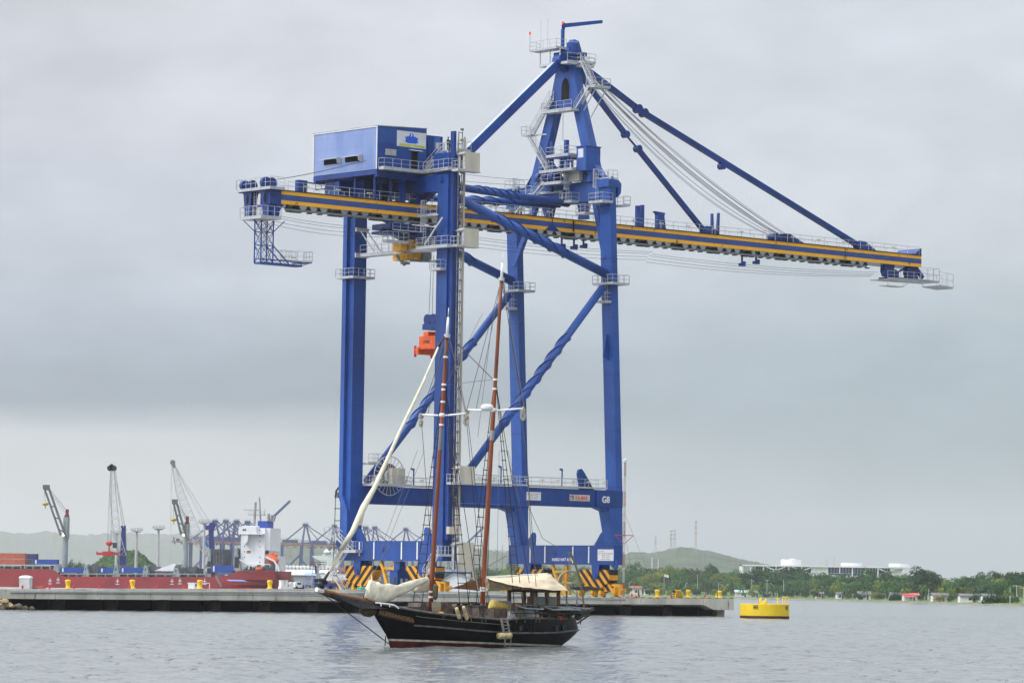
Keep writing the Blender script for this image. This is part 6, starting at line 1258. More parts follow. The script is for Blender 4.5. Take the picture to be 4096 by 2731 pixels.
# ================================================================== red container ship lying beyond the pier
SH = Frame(setz(at('F', 1990, 900, 1480), 0), math.radians(-14)); H = SH.Y
ship = SH.root('container_ship', 'red container ship with white superstructure and grey deck cranes moored behind the pier', 'ship')
shred = mat('ship_red_hull', (.30, .028, .035), .55, var=.18, scale=.12); shgrey = mat('ship_grey_green', (.28, .33, .34), .6, var=.15, scale=.4); shdk = mat('ship_dark_grey', (.09, .11, .12), .7, var=.3, scale=.5)
shwh = mat('ship_white', (.76, .79, .81), .5, var=.05, scale=.3, streak=True); shbl = mat('container_blue', (.012, .07, .36), .5, var=.12, scale=.5); shor = mat('container_orange_red', (.50, .12, .07), .55, var=.15, scale=.5); shjib = mat('jib_dark_grey', (.10, .11, .13), .6)
bootd = mat('boot_dark', (.02, .02, .03), .6)
topc = [(-40, 857), (365, 860), (395, 872), (420, 893), (470, 913), (1000, 914.5), (1520, 916), (1600, 914), (1650, 905), (1685, 888), (1722, 873), (1990, 874)]
b = MB(); rg = []; BEAM = 22.0
for fx_, fy_ in topc + [(1990.1, 874)]:
    p = H('F', fx_, fy_, 0); xx, zt_ = p.x, p.z; k_ = max(0.0, min(1.0, (fx_ - 1560) / 430.0)) ** 1.6
    ring = [(xx, 0, zt_), (xx, .0 + .8 * k_, zt_ * .62), (xx - .5 * k_, 2.6 * k_, zt_ * .38), (xx - 2.5 * k_, 6.5 * k_, zt_ * .16), (xx - 6 * k_, 9.0 * k_, -.5)]
    rg.append([V(q) for q in ring] + [V((q[0], BEAM - q[1], q[2])) for q in reversed(ring)])
rg.insert(0, [q - V((130, 0, 0)) for q in rg[0]])
b.loft(rg); so_ = b.build('hull', shred, ship, smooth=False)
p = H('F', 1995, 880, 0); tx = p.x + .12
text('lettering', 'BLACK SWAN', 1.35, (tx, 10.5, p.z - 4.4), (0, 1, 0), (0, 0, 1), shwh, so_, ext=.03, sx=.85); text('lettering', 'VALLETTA', 1.1, (tx, 10.5, p.z - 6.6), (0, 1, 0), (0, 0, 1), shwh, so_, ext=.03, sx=.85)
b = MB()
for fx_, fy_ in ((420, 935), (362, 942), (850, 945), (1245, 945), (1302, 942), (1481, 945)):
    p = H('F', fx_, fy_, -.05); b.box((p.x - .12, -.06, p.z - .9), (p.x + .12, .0, p.z + .9)); b.box((p.x - .7, -.06, p.z - .2), (p.x + .7, 0, p.z + .05)); b.box((p.x - .8, -.06, p.z - 1.4), (p.x + .8, 0, p.z - 1.15))
b.build('load_mark', shwh, so_)
# hatch coamings with posts
def coam(x0, x1, y0, y1):
    p0, p1 = H('F', x0, y0, .6), H('F', x1, y1, .6); b = MB(); b.box((p0.x, 3.2, p1.z), (p1.x, 18, p0.z)); b.box((p0.x, .6, p0.z - .5), (p1.x, 19, p0.z)); b.box((p0.x, .6, p1.z + 1.0), (p1.x, .7, p1.z + 1.15)); n = max(2, int((p1.x - p0.x) / 3.2))
    for i in range(n + 1): x = p0.x + (p1.x - p0.x) * i / n; b.box((x - .2, .55, p1.z), (x + .2, 1.3, p0.z))
    b.build('hatch_coaming', shgrey, ship)


coam(-30, 150, 831, 858); coam(180, 360, 831, 860); coam(440, 610, 889, 914); coam(640, 825, 889, 915); coam(865, 1040, 889, 915); coam(1062, 1262, 890, 916); coam(1300, 1485, 890, 916)
def post(x0, x1, y0, y1, foot=1.0):
    p0, p1 = H('F', x0, y0, 1.0), H('F', x1, y1, 1.0); b = MB(); b.prism([(p0.x - foot, .9, p1.z), (p1.x + foot, .9, p1.z), (p1.x, .9, p1.z + 3.5), (p1.x, .9, p0.z), (p0.x, .9, p0.z), (p0.x, .9, p1.z + 3.5)], (0, 5, 0)); o = b.build('cell_guide_post', shgrey, ship); w = MB(); w.box((p0.x + .4, .86, p1.z + (p0.z - p1.z) * .55), (p1.x - .4, .9, p1.z + (p0.z - p1.z) * .75)); w.build('opening', bootd, o)


for a_ in ((612, 630, 830, 915), (828, 850, 832, 916), (1042, 1062, 832, 916), (1262, 1284, 850, 917), (398, 412, 826, 885)): post(*a_)
def big_post(pts):
    q = [H('F', x, y, 1.2) for x, y in pts]; b = MB(); b.prism(q, (0, 3.5, 0)); o = b.build('hatch_tower', shgrey, ship); zs_h = sorted(p.z for p in q); xm = sum(p.x for p in q) / len(q) + .3
    for f in (.12, .36): z = zs_h[0] + (zs_h[-1] - zs_h[0]) * f; w = MB(); w.box((xm - .9, 1.15, z), (xm + .9, 1.2, z + 2.2)); w.build('opening', bootd, o)


big_post([(1482, 916), (1527, 916), (1527, 880), (1522, 712), (1508, 712), (1496, 880)]); big_post([(1690, 870), (1742, 870), (1722, 790), (1712, 706), (1696, 706), (1690, 800)])
def ribbed(x0, x1, y0, y1, yl, nm='hatch_cover', m_=None):
    p0, p1 = H('F', x0, y0, yl), H('F', x1, y1, yl); b = MB(); b.box((p0.x, yl, p1.z), (p1.x, yl + 9, p0.z)); n = max(3, int((p1.x - p0.x) / 1.1))
    for i in range(n): x = p0.x + (i + .3) * (p1.x - p0.x) / n; b.box((x, yl - .35, p1.z + .2), (x + .35, yl - .003, p0.z - .2))
    b.build(nm, m_ or shdk, ship)


ribbed(1524, 1622, 714, 880, 2.0); ribbed(1716, 1745, 712, 865, 3.5); ribbed(636, 716, 838, 888, 3.0); ribbed(1064, 1110, 838, 888, 3.0); ribbed(1288, 1420, 852, 892, 3.0); 
b = MB(); random.seed(8)
for x0, x1, yb_ in ((640, 716, 842), (865, 960, 846), (1062, 1130, 842), (1300, 1440, 856)):
    for i in range(int((x1 - x0) / 5)):
        x = x0 + i * 5 + random.random() * 2; p0 = H('F', x, yb_ - 6 - random.random() * 14, 6); p1 = H('F', x, yb_ + 4, 6); b.beam(p0, p1, .35, .35)
b.build('lashing_posts', shdk, ship)
b = MB(); q = [H('F', x, y, 4) for x, y in ((1110, 872), (1250, 878), (1262, 845), (1275, 822), (1255, 820))]; b.prism(q, (0, 8, 0)); b.build('white_scoop', shwh, ship)
b = MB(); p0, p1 = H('F', 1092, 872, 3), H('F', 1252, 890, 3); b.box((p0.x, 3, p1.z), (p1.x, 10, p0.z)); b.build('stowed_gear', mat('stowed_gear_maroon', (.10, .04, .06), .7, var=.4, scale=.6), ship)
# superstructure
w0, w1 = H('F', 1745, 560, 3), H('F', 1912, 872, 3); w2 = H('F', 1950, 565, 3)
b = MB(); b.box((w0.x, 3, w1.z), (w1.x, 19, w0.z)); b.box((w0.x, 4.2, w0.z), (H('F', 1864, 545, 3).x, 18, H('F', 1800, 547, 3).z)); b.box((w1.x, 4.2, w1.z + 8), (w2.x, 18, w0.z)); q1 = H('F', 1990, 820, 3); b.box((w1.x, 5, w1.z), (q1.x, 17, q1.z + 3)); b.box((w0.x + 3, 2.6, w1.z), (H('F', 1960, 800, 3).x, 3, H('F', 1900, 822, 3).z))
sup = b.build('superstructure', shwh, ship)
b = MB(); g0, g1 = H('F', 1728, 570, .5), H('F', 1785, 602, .5); b.box((g0.x, .3, g1.z), (g1.x + 4, 4, H('F', 1740, 552, .5).z)); b.prism([(g0.x + 1, .6, g1.z), (g0.x + 4, .6, g1.z), (g0.x + 3.6, .6, g1.z - 3), (g0.x + 2.4, .6, g1.z - 4.5)], (0, 2.4, 0)); b.box((g0.x - .2, .2, g1.z - .3), (w1.x, 3.2, g1.z)); b.build('bridge_wing', shwh, sup)
def win(x0, x1, y0, y1, yl, nm='window', m_=None):
    p0, p1 = H('F', x0, y0, yl), H('F', x1, y1, yl); b = MB(); b.box((p0.x, yl - .06, p1.z), (p1.x, yl - .003, p0.z)); b.build(nm, m_ or M['glass'], sup)


for x0, x1 in ((1756, 1767), (1769, 1781)): win(x0, x1, 569, 581, .27)
for x0, x1 in ((1803, 1818), (1820, 1837)): win(x0, x1, 568, 586, 3.0)
for y in (578, 618, 657, 697, 773, 812): win(1877, 1883, y - 4, y + 4, 3.0)
for y in (657, 695, 733, 773): win(1766, 1772, y - 4, y + 4, 3.0)
win(1916, 1946, 724, 752, 4.0, 'dark_opening', bootd); win(1785, 1813, 726, 744, 3.0, 'emblem_panel', mat('emblem_navy', (.03, .02, .10), .5))
b = MB(); q = [H('F', x, y, 2.9) for x, y in ((1787, 743), (1811, 736), (1787, 729))]; b.prism(q, (0, -.05, 0)); b.build('emblem_triangle', mat('emblem_orange', (.65, .20, .04), .5), sup)
b = MB(); p0, p1 = H('F', 1866, 511, 6), H('F', 1934, 562, 6); b.box((p0.x, 6, p1.z), (p1.x, 14, p0.z)); fu = b.build('funnel', mat('funnel_blue', (.012, .06, .36), .5), sup)
b = MB()
for i in range(3): b.tube((p0.x + 3.5 + i * 1.0, 9, p0.z), (p0.x + 3.5 + i * 1.3, 9, p0.z + 3.0 - .5 * i), .5, 10)
b.build('exhaust_pipe', mat('exhaust_grey', (.3, .3, .3), .5), fu)
b = MB(); p0, p1 = H('F', 1843, 430, 8), H('F', 1838, 550, 8); b.tube((p1.x, 8, p1.z - 2), (p1.x + .5, 8, p0.z + 3), .5, 8); b.tube((p1.x + 3, 8, p1.z - 2), (p1.x + 2, 8, p0.z + 5), .35, 8)
zz0 = H('F', 1845, 470, 8).z; b.box((p1.x - 2.2, 7, zz0), (p1.x + 4.4, 9.5, zz0 + .3)); b.rail([(p1.x - 2.2, 7, zz0 + .3), (p1.x + 4.4, 7, zz0 + .3)], 1.3, 1.1, .06, toe=False); b.tube((p1.x + 4.3, 8, zz0), (p1.x + 4.5, 8, H('F', 1866, 425, 8).z), .14, 6); b.beam((p1.x - 4.5, 8, zz0 + 2.1), (p1.x + 2, 8, zz0 + 2.1), .2, .3); b.tube((p1.x - 5, 8, p1.z), (p1.x - 4.6, 8, zz0 - 3), .12, 5); b.build('radar_mast', mat('mast_grey', (.34, .34, .34), .5), sup)
# free fall lifeboat on its cradle
b = MB(); q = [H('F', x, y, 1.2) for x, y in ((1920, 770), (1985, 800), (2012, 850), (2020, 875))]
for dy in (0, 5):
    for a_, c_ in zip(q[:-1], q[1:]): b.beam(a_ + V((0, dy, 0)), c_ + V((0, dy, 0)), .5, .6)
b.beam(H('F', 2000, 830, 1.2), H('F', 2000, 874, 1.2), .5, .5); b.build('lifeboat_cradle', shwh, ship)
l0, l1 = H('F', 1932, 768, 3.5), H('F', 2012, 812, 3.5); d = (l1 - l0); dn = d.normalized(); b = MB(); rg = []; upv = V((0, 0, 1)); upv = (upv - dn * upv.dot(dn)).normalized()
for t_, w_ in ((0, .5), (.08, .85), (.3, 1.0), (.75, 1.0), (.93, .75), (1, .35)): rg.append([l0 + d * t_ + V((0, 1.7 * w_ * math.cos(a_), 0)) + upv * (1.75 * w_ * math.sin(a_)) for a_ in [i * math.pi / 6 for i in range(12)]])
lb = MB(); lb.loft(rg); c_ = l0 + d * .2 + upv * 1.6; lb.prism([c_ + V((0, -.9, 0)), c_ + dn * 2.6 + V((0, -.9, 0)), c_ + dn * 2.2 + upv * 1.1 + V((0, -.9, 0)), c_ + dn * .6 + upv * 1.1 + V((0, -.9, 0))], (0, 1.8, 0))
bpo = lb.build('lifeboat', mat('lifeboat_orange', (.72, .12, .025), .45), None, smooth=False); bpo.location = SH.o; bpo.rotation_euler = (0, 0, SH.a); tag(bpo, 'orange enclosed lifeboat tilted on its launching cradle at the red ship stern', 'lifeboat')
b = MB(); q = [H('F', x, y, 1.5) for x, y in ((1850, 856), (1870, 862), (1890, 858), (1903, 842))]; b.path(q, [.7, .95, .95, .6], 8); o = b.build('rescue_boat', bpo.data.materials[0], None, smooth=True); o.location = SH.o; o.rotation_euler = (0, 0, SH.a); tag(o, 'small orange rescue boat on the red ship deck in front of the white superstructure', 'rescue boat')
b = MB(); b.beam(H('F', 1733, 790, 1.5), H('F', 1830, 840, 1.5), .45, .5); b.beam(H('F', 1800, 862, 1.5), H('F', 1806, 826, 1.5), .5, .5); b.build('provision_crane', shwh, ship)
b = MB(); b.rail([H('F', 1750, 872, .3), H('F', 1985, 873, .3)], 1.4, 2.2, .06); 
for i in range(16): p = H('F', 1760 + i * 14, 870, 2); b.box((p.x, 2, p.z), (p.x + 1.0 + (i % 3) * .4, 3.4, p.z + .8 + (i % 4) * .5))
b.build('deck_fittings', shdk, ship)
b = MB(); b.stair(H('F', 1563, 916, -.5), H('F', 1603, 985, -1.5), (0, 1, 0), 1.2); b.build('gangway', mat('gangway_grey', (.3, .3, .3), .6), ship)
# deck cranes of the ship
def ship_crane(px0, px1, ytop, ymid, ybot, jb0, jb1, jt0, jt1, hook):
    p0, p1 = H('F', px0, ybot, 8), H('F', px1, ymid, 8); c_ = (p0.x + p1.x) / 2; r_ = (p1.x - p0.x) / 2; b = MB(); b.lathe((c_, 8 + r_, p0.z - 4), [(r_, 0), (r_, p1.z - p0.z + 4)], 16); zt_ = H('F', px1, ytop, 8).z; b.box((c_ - r_ * .45, 8, p1.z), (c_ + r_ * 1.05, 8 + 2 * r_, zt_)); b.lathe((c_, 8 + r_, p1.z - .2), [(r_ * 1.06, 0), (r_ * 1.06, .4)], 16); o = b.build('deck_crane', shgrey, ship)
    b = MB(); b.box((c_ + r_ * .1, 8.5, zt_), (c_ + r_ * .8, 10, zt_ + 3.2)); b.box((c_ - r_ * .3, 8.5, zt_), (c_ + r_, 10, zt_ + .9)); b.build('winch_head', mat('winch_maroon', (.20, .02, .04), .5), o)
    b = MB(); A, B2, C_, D_ = H('F', *jb0, 7), H('F', *jb1, 7), H('F', *jt0, 7), H('F', *jt1, 7); b.beam(A, C_, .6, .65); b.beam(B2, D_, .6, .75)
    for f in (.12, .38, .62, .97): b.beam(A.lerp(C_, f), B2.lerp(D_, f), .5, .5)
    b.box((C_.x - .5, 6.5, C_.z - .4), (D_.x + .3, 7.5, C_.z + 1.4)); b.build('jib', shjib, o)
    b = MB(); hk = H('F', *hook, 7); b.tube((hk.x, 7, hk.z), (C_.x, 7, C_.z), .07, 4); b.tube(D_, (c_ + r_ * .6, 8.5, zt_ + 2.5), .09, 4); b.tube(D_.lerp(B2, .1), (c_ + r_ * .3, 8.5, zt_ + 1.5), .07, 4); b.build('crane_rope', M['rope'], o)
    b = MB(); b.lathe(hk, [(.3, -.7), (1.1, -.45), (1.35, 0), (1.1, .45), (.3, .6)], 14); b.beam(hk, hk - V((0, 0, 2.0)), .3, .3); b.build('hook_block', mat('hook_olive_yellow', (.50, .40, .02), .5), o)
    b = MB(); p = H('F', (px0 + px1) / 2 - 2, ymid - 32, 7.4); b.lathe(p, [(.5, 0), (.5, .3)], 10, (0, -1, 0)); b.build('work_lamp', M['warmlight'], o)


ship_crane(440, 485, 484, 643, 846, (440, 615), (480, 635), (321, 275), (352, 272), (328, 388)); ship_crane(1312, 1357, 534, 642, 848, (1310, 610), (1352, 640), (1256, 380), (1278, 378), (1258, 501))
# containers on the ship: each one a thing
def container(x0, y0, x1, y1, yl, m_, lab, grp, ln=None):
    p0, p1 = H('F', x0, y0, yl), H('F', x1, y1, yl); L_ = p1.x - p0.x; h_ = p0.z - p1.z; b = MB(); b.box((.0, .06, .0), (L_, 2.44, h_)); n = int(L_ / .55)
    for i in range(n): x = .2 + i * (L_ - .4) / n; b.box((x, 0, .15), (x + .27, .06, h_ - .15))
    o = b.build('shipping_container', m_, None); o.location = SH.wld((p0.x, yl, p1.z)); o.rotation_euler = (0, 0, SH.a); tag(o, lab, 'container', grp)
    d_ = MB()
    for k in range(2): d_.box((L_, .15 + k * 1.1, .15), (L_ + .06, 1.15 + k * 1.1, h_ - .15))
    for k in range(4): d_.box((L_ + .06, .35 + k * .55, .2), (L_ + .12, .42 + k * .55, h_ - .2))
    d_.build('door', m_, o)
    if m_ is shbl: s_ = MB(); s_.box((.9, -.05, .3), (1.5, .0, h_ - .3)); s_.build('white_panel', shwh, o)
    return o


G1 = 'containers stowed on the red ship'
container(435, 846, 608, 887, 1.0, shbl, 'long blue container on deck beside the first grey ship crane pedestal', G1)
container(718, 849, 825, 887, 1.0, shbl, 'shorter blue container between two grey guide posts amidships on the red ship', G1)
container(868, 846, 1037, 887, 1.0, shbl, 'long blue container amidships on the red ship under the distant mound', G1)
container(1527, 831, 1687, 885, 1.0, shbl, 'blue container beside the tall grey hatch tower near the white superstructure', G1)
container(-18, 785, 178, 827, 1.0, shor, 'lower orange container of the stack at the left picture edge', G1); container(-18, 743, 178, 785, 1.0, shor, 'upper orange container of the stack at the left picture edge', G1)
container(240, 788, 412, 827, 2.0, shbl, 'blue container right of the orange stack, beside the first ship crane', G1)
container(180, 748, 262, 788, 9.0, mat('container_mixed', (.05, .06, .20), .55, var=.5, scale=1.5), 'dark blue container behind the orange stack, upper tier', G1); container(180, 788, 238, 827, 9.0, shdk, 'dark container behind the orange stack, lower tier', G1)

# ================================================================== mobile harbour cranes and floodlight masts behind the ship
latw = mat('lattice_white', (.55, .56, .56), .5); tblue = mat('tower_blue', (.015, .03, .22), .45)


def lattice(b, p, q, w0, w1, n, side, r=.20, rd=.11):
    p, q = V(p), V(q); d = (q - p).normalized(); s_ = V(side).normalized(); u_ = s_.cross(d)
    def ring(t): w = (w0 + (w1 - w0) * t) / 2; c = p.lerp(q, t); return [c + s_ * (w * a) + u_ * (w * e) for a, e in ((-1, -1), (1, -1), (1, 1), (-1, 1))]
    for k in range(n):
        A, B2 = ring(k / n), ring((k + 1) / n)
        for i in range(4): j = (i + 1) % 4; b.beam(A[i], B2[i], r, r); b.beam(A[i], B2[j] if k % 2 else A[j], rd, rd); b.beam(A[j], B2[i], rd, rd)


def P1(x, y, Y=1620): return at('F', x, y, Y)


o0 = setz(P1(893, 900), 0)
mc_ = empty('mobile_harbour_crane', o0, 0, 'blue mobile harbour crane with upright white lattice boom and red spreader behind the ship', 'harbour crane'); O = lambda x, y, dy=0.0: P1(x, y) - o0 + V((0, dy, 0))
b = MB(); b.loft([[O(862, 900) + V((0, k, 0)) for k in (0,)] + [O(912, 900), O(912, 900, 4), O(862, 900, 4)], [O(868, 760), O(910, 760), O(910, 760, 4), O(868, 760, 4)], [O(880, 555), O(906, 555), O(906, 555, 3), O(880, 555, 3)]]); b.beam(O(884, 560), O(882, 545), .9, .9); b.beam(O(902, 560), O(904, 543), .9, .9); b.box((O(900, 575).x, 0, O(900, 575).z), (O(915, 575).x, 2, O(900, 575).z + .2)); b.build('tower', tblue, mc_)
b = MB(); lattice(b, O(890, 758), O(845, 600), 2.8, 3.0, 6, (1, 0, 0)); lattice(b, O(845, 600), O(815, 300), 3.0, 2.6, 10, (1, 0, 0)); lattice(b, O(815, 300), O(813, 150), 2.6, 1.6, 6, (1, 0, 0)); b.build('lattice_boom', latw, mc_)
b = MB()
for x in (797, 823): b.lathe(O(x, 130), [(1.3, -.6), (1.3, .6)], 12, (0, 1, 0)); 
b.beam(O(806, 145), O(808, 100), 1.2, 1.2); b.beam(O(795, 138), O(830, 138), 1.0, 1.0); b.build('boom_head', M['black'], mc_)
b = MB()
for x0, x1, y1 in ((797, 776, 660), (800, 785, 660), (806, 800, 660), (811, 806, 660)): b.tube(O(x0, 140), O(x1, y1), .06, 4)
for x0, x1 in ((826, 900), (822, 890), (832, 905), (836, 884)): b.tube(O(x0, 140), O(x1, 548), .06, 4)
b.build('crane_rope', M['rope'], mc_)
b = MB(); p0, p1 = O(822, 668, -2), O(850, 708, -2); b.box((p0.x, -3.5, p1.z), (p1.x, -1, p0.z)); b.build('operator_cab', mat('cab_green_glass', (.02, .06, .05), .2), mc_)
rs0 = setz(P1(790, 750), 0); O2 = lambda x, y, dy=0.0: P1(x, y) - rs0 + V((0, dy, 0))
rsp = empty('hanging_spreader', rs0, 0, 'red container spreader hanging from the upright harbour crane behind the ship', 'spreader')
b = MB(); b.beam(O2(700, 748), O2(868, 748), 2.0, 1.1); b.beam(O2(742, 747), O2(820, 747), 2.2, 1.9); b.beam(O2(703, 752), O2(700, 732), .6, .6); b.beam(O2(784, 740), O2(788, 705), .35, .35); b.beam(O2(801, 740), O2(792, 705), .35, .35); b.beam(O2(786, 728), O2(800, 728), .4, .4); b.build('beam', M['red'], rsp)
b = MB(); b.lathe(O2(791, 672), [(.4, -1.2), (1.4, -.6), (1.5, .3), (.8, .9)], 12); b.beam(O2(776, 662), O2(782, 672), .8, .8); b.beam(O2(806, 662), O2(800, 672), .8, .8); b.beam(O2(790, 676), O2(790, 706), .5, .5); b.build('hook_block', M['red'], rsp)
o1 = setz(P1(1525, 900), 0); mc2 = empty('mobile_harbour_crane', o1, 0, 'blue harbour crane with long white lattice boom leaning left behind the tall hatch cover', 'harbour crane'); O = lambda x, y, dy=0.0: P1(x, y) - o1 + V((0, dy, 0))
b = MB(); b.loft([[O(1512, 900), O(1560, 900), O(1560, 900, 4), O(1512, 900, 4)], [O(1516, 710), O(1550, 710), O(1550, 710, 4), O(1516, 710, 4)], [O(1508, 570), O(1540, 570), O(1540, 570, 3), O(1508, 570, 3)]]); b.beam(O(1508, 568), O(1540, 545), 2, 2.4); b.lathe(O(1536, 545), [(1.5, -.5), (1.5, .5)], 14, (0, 1, 0)); b.beam(O(1484, 556), O(1508, 562), 1.6, 2.0); b.box((O(1505, 568).x, -.5, O(1505, 568).z - .2), (O(1548, 568).x, 3, O(1505, 568).z)); b.build('tower', tblue, mc2)
b = MB(); lattice(b, O(1503, 755), O(1425, 640), 1.0, 4.6, 6, (0, 1, 0)); lattice(b, O(1432, 640), O(1300, 300), 4.4, 3.2, 14, (0, 1, 0)); lattice(b, O(1300, 300), O(1256, 125), 3.2, 1.2, 8, (0, 1, 0)); b.build('lattice_boom', latw, mc2)
b = MB(); b.path([O(1250 + 14 * math.cos(a_), 88 - 14 * math.sin(a_)) for a_ in [i * math.pi / 10 for i in range(20)]], .35, 6, closed=True); b.lathe(O(1250, 90), [(.9, -.5), (.9, .5)], 10, (0, 1, 0)); b.beam(O(1252, 95), O(1262, 125), 1.4, 1.4); b.build('boom_head', mat('head_grey', (.2, .2, .2), .5), mc2)
b = MB(); b.beam(O(1472, 640), O(1508, 700), .9, 1.1); b.build('luffing_cylinder', mat('cylinder_blue', (.02, .20, .50), .4), mc2)
b = MB()
for x0, x1, y1 in ((1262, 1535, 540), (1266, 1530, 548), (1260, 1478, 512), (1256, 1490, 560), (1264, 1500, 556)): b.tube(O(x0, 110), O(x1, y1), .07, 4)
for x0, x1 in ((1240, 1228), (1245, 1236)): b.tube(O(x0, 100), O(x1, 820), .06, 4)
b.build('crane_rope', mat('pale_rope', (.4, .4, .4), .6), mc2)
polem = mat('mast_pale_grey', (.48, .49, .50), .5)
for i, (x, yt, yb_, Y, lab) in enumerate(((990, 567, 900, 1650, 'tall floodlight mast standing right of the upright harbour crane'), (1148, 550, 900, 1600, 'tallest floodlight mast, left of the second ship crane'), (845, 583, 900, 1750, 'floodlight mast partly hidden behind the white lattice boom'), (1480, 507, 900, 1580, 'floodlight mast beside the leaning lattice boom and its ropes'), (1335, 555, 900, 1800, 'floodlight mast behind the second ship crane pedestal'))):
    t_ = at('F', x, yt, Y); base_ = setz(t_, 2.0); base_.x -= .0; e = empty('floodlight_mast', base_, 0, lab, 'light mast', 'floodlight masts behind the ship'); h_ = t_.z - 2.0
    b = MB(); b.tube((0, 0, 0), (0, 0, h_ - 1), 0.8, 10, .45); b.build('pole', polem, e)
    b = MB(); b.lathe((0, 0, h_ - 1.6), [(1.3, 0), (2.2, .4), (2.2, .5)], 12)
    for a_ in range(10): b.box((2.4 * math.cos(a_ * .628) - .35, 2.4 * math.sin(a_ * .628) - .3, h_ - .9), (2.4 * math.cos(a_ * .628) + .35, 2.4 * math.sin(a_ * .628) + .3, h_ - .2))
    b.path([(2.6 * math.cos(a_ * .628), 2.6 * math.sin(a_ * .628), h_ + .3) for a_ in range(10)], .12, 4, closed=True)
    for a_ in range(0, 10, 2): b.tube((2.6 * math.cos(a_ * .628), 2.6 * math.sin(a_ * .628), h_ - .9), (2.6 * math.cos(a_ * .628), 2.6 * math.sin(a_ * .628), h_ + .3), .08, 4)
    b.build('lamp_ring', polem, e)

# ================================================================== far container gantries in the haze
gblue = mat('far_gantry_blue', (.035, .06, .24), .5); gor = mat('far_gantry_orange', (.62, .30, .06), .5)


def gantry(name, raised=False):
    e = empty(name, (0, 0, 0)); b = MB()
    for x, xb_ in ((-4, -6), (8, 11), (-27, -27)):
        for y in (-9, 9): b.beam((xb_, y, 0), (x, y * .9, 50), 1.9, 1.9)
    for x in (-5.5, 10, -27): b.beam((x, -9, 14), (x, 9, 14), 1.6, 1.8); b.beam((x, -9, 3), (x, 9, 3), 1.6, 1.8)
    for y in (-9, 9): b.beam((-27, y, 15), (10, y, 15), 1.5, 1.8); b.beam((-27, y, 16), (-4, y, 40), 1.1, 1.1); b.beam((10, y, 16), (-6, y, 34), 1.0, 1.0)
    b.build('portal_leg', gblue, e)
    b = MB(); b.beam((-3.6, -5, 50), (-.6, -1, 73), 1.3, 1.3); b.beam((-3.6, 5, 50), (-.6, 1, 73), 1.3, 1.3); b.beam((7, -5, 50), (.8, -1, 73), 1.2, 1.2); b.beam((7, 5, 50), (.8, 1, 73), 1.2, 1.2); b.box((-3.4, -2.5, 72.6), (3.4, 2.5, 74.4)); b.box((-2.4, -2, 74.4), (2.2, 2, 74.7)); b.rail([(-3, -2.5, 74.4), (3, -2.5, 74.4)], 1.8, 1.2, .12, toe=False); b.box((3, -2, 71.8), (6, 2, 72.4)); b.build('a_frame', gblue, e)
    b = MB()
    for y in (-3, 3): b.beam((-1, y * .4, 73), (-26, y, 52), 1.2, 1.3)
    if not raised:
        for y in (-3, 3): b.beam((1, y * .4, 73), (38, y, 50.5), .8, .9); b.beam((1, y * .4, 72), (20, y, 50.5), .5, .6)
    b.build('stay', gblue, e)
    b = MB()
    for y in (-3.2, 3.2):
        b.beam((-48, y, 49.4), (12, y, 49.4), 1.1, 1.9, mi=0); b.beam((-48, y - .6, 49.9), (12, y - .6, 49.9), .1, .55, mi=1); b.beam((-48, y - .6, 48.7), (12, y - .6, 48.7), .1, .5, mi=1)
        q_ = V((12 + 74 * math.cos(.78), y, 49.4 + 74 * math.sin(.78))) if raised else V((62, y, 49.4)); b.beam((12, y, 49.4), q_, 1.5 if raised else 1.1, 3.0 if raised else 1.9, mi=0); dz_ = V((0, -.6, .5)); b.beam(V((12, y, 49.4)) + dz_, q_ + dz_, .1, .55, mi=1); b.beam(V((12, y, 49.4)) - V((0, .6, .65)), q_ - V((0, .6, .65)), .1, .5, mi=1)
    for i in range(-6, 2): b.beam((i * 8, -3.2, 49.4), (i * 8, 3.2, 49.4), .6, .8)
    for i in range(12): b.box((-46 + i * 8, -4.2, 46.5), (-45 + i * 8, 4, 48.2)) if (not raised or i < 7) else None
    b.build('boom', [gblue, gor], e)
    b = MB(); b.box((-27, -4.5, 51), (-9, 4.5, 55.5)); b.box((-6, -4, 51), (5, 4, 52.5)); b.rail([(-5, -4, 52.5), (5, -4, 52.5)], 1.6, 1.5, .12, toe=False); b.build('machine_house', gblue, e); 
    b = MB(); b.box((-47, -2, 50.5), (-46, 2, 54.5)); b.box((-44, -2, 50.5), (-40, 2, 53)); b.build('trolley_gear', gblue, e)
    return e


GP = [(860, 2087), (903, 2087), (946, 2088), (990, 2091), (1222, 2102), (1337, 2107), (1463, 2113), (1499, 2113), (1623, 2119), (1716, 2124)]
GL = ['hazy blue gantry farthest left of the row, above the long lattice boom', 'hazy blue gantry second of the row left of the white superstructure', 'hazy blue gantry third of the row left of the white superstructure', 'hazy blue gantry just behind the white ship superstructure', 'hazy blue gantry standing alone between the ship stern and the big crane', 'hazy blue gantry just left of the big crane far leg', 'hazy blue gantry seen through the portal beside the far leg, left of a pair', 'hazy blue gantry seen through the portal, right of a close pair', 'hazy blue gantry in the middle of the big crane portal', 'hazy blue gantry behind the foremast of the schooner']
g_pro = gantry('far_gantry_crane')
for i, (x, y) in enumerate(GP):
    o = g_pro if i == 0 else copy_tree(g_pro); ry = y + ROLL * (2048 - x); Yd = 71.5 * FPX / (YH - ry); p = at('0', x, y, Yd); o.location = (p.x, Yd, 2.0); o.rotation_euler.z = math.radians(12 - i * 1.0); tag(o, GL[i], 'gantry crane', 'blue container gantries far off in the haze')
gr_ = gantry('far_gantry_crane', True); Yd = 4420; p = at('0', 1160, 2030, Yd); gr_.location = (p.x - 64.6, Yd, 2.0); gr_.rotation_euler.z = math.radians(5); tag(gr_, 'hazy blue gantry with its orange edged boom raised beside the ship funnel', 'gantry crane', 'blue container gantries far off in the haze')
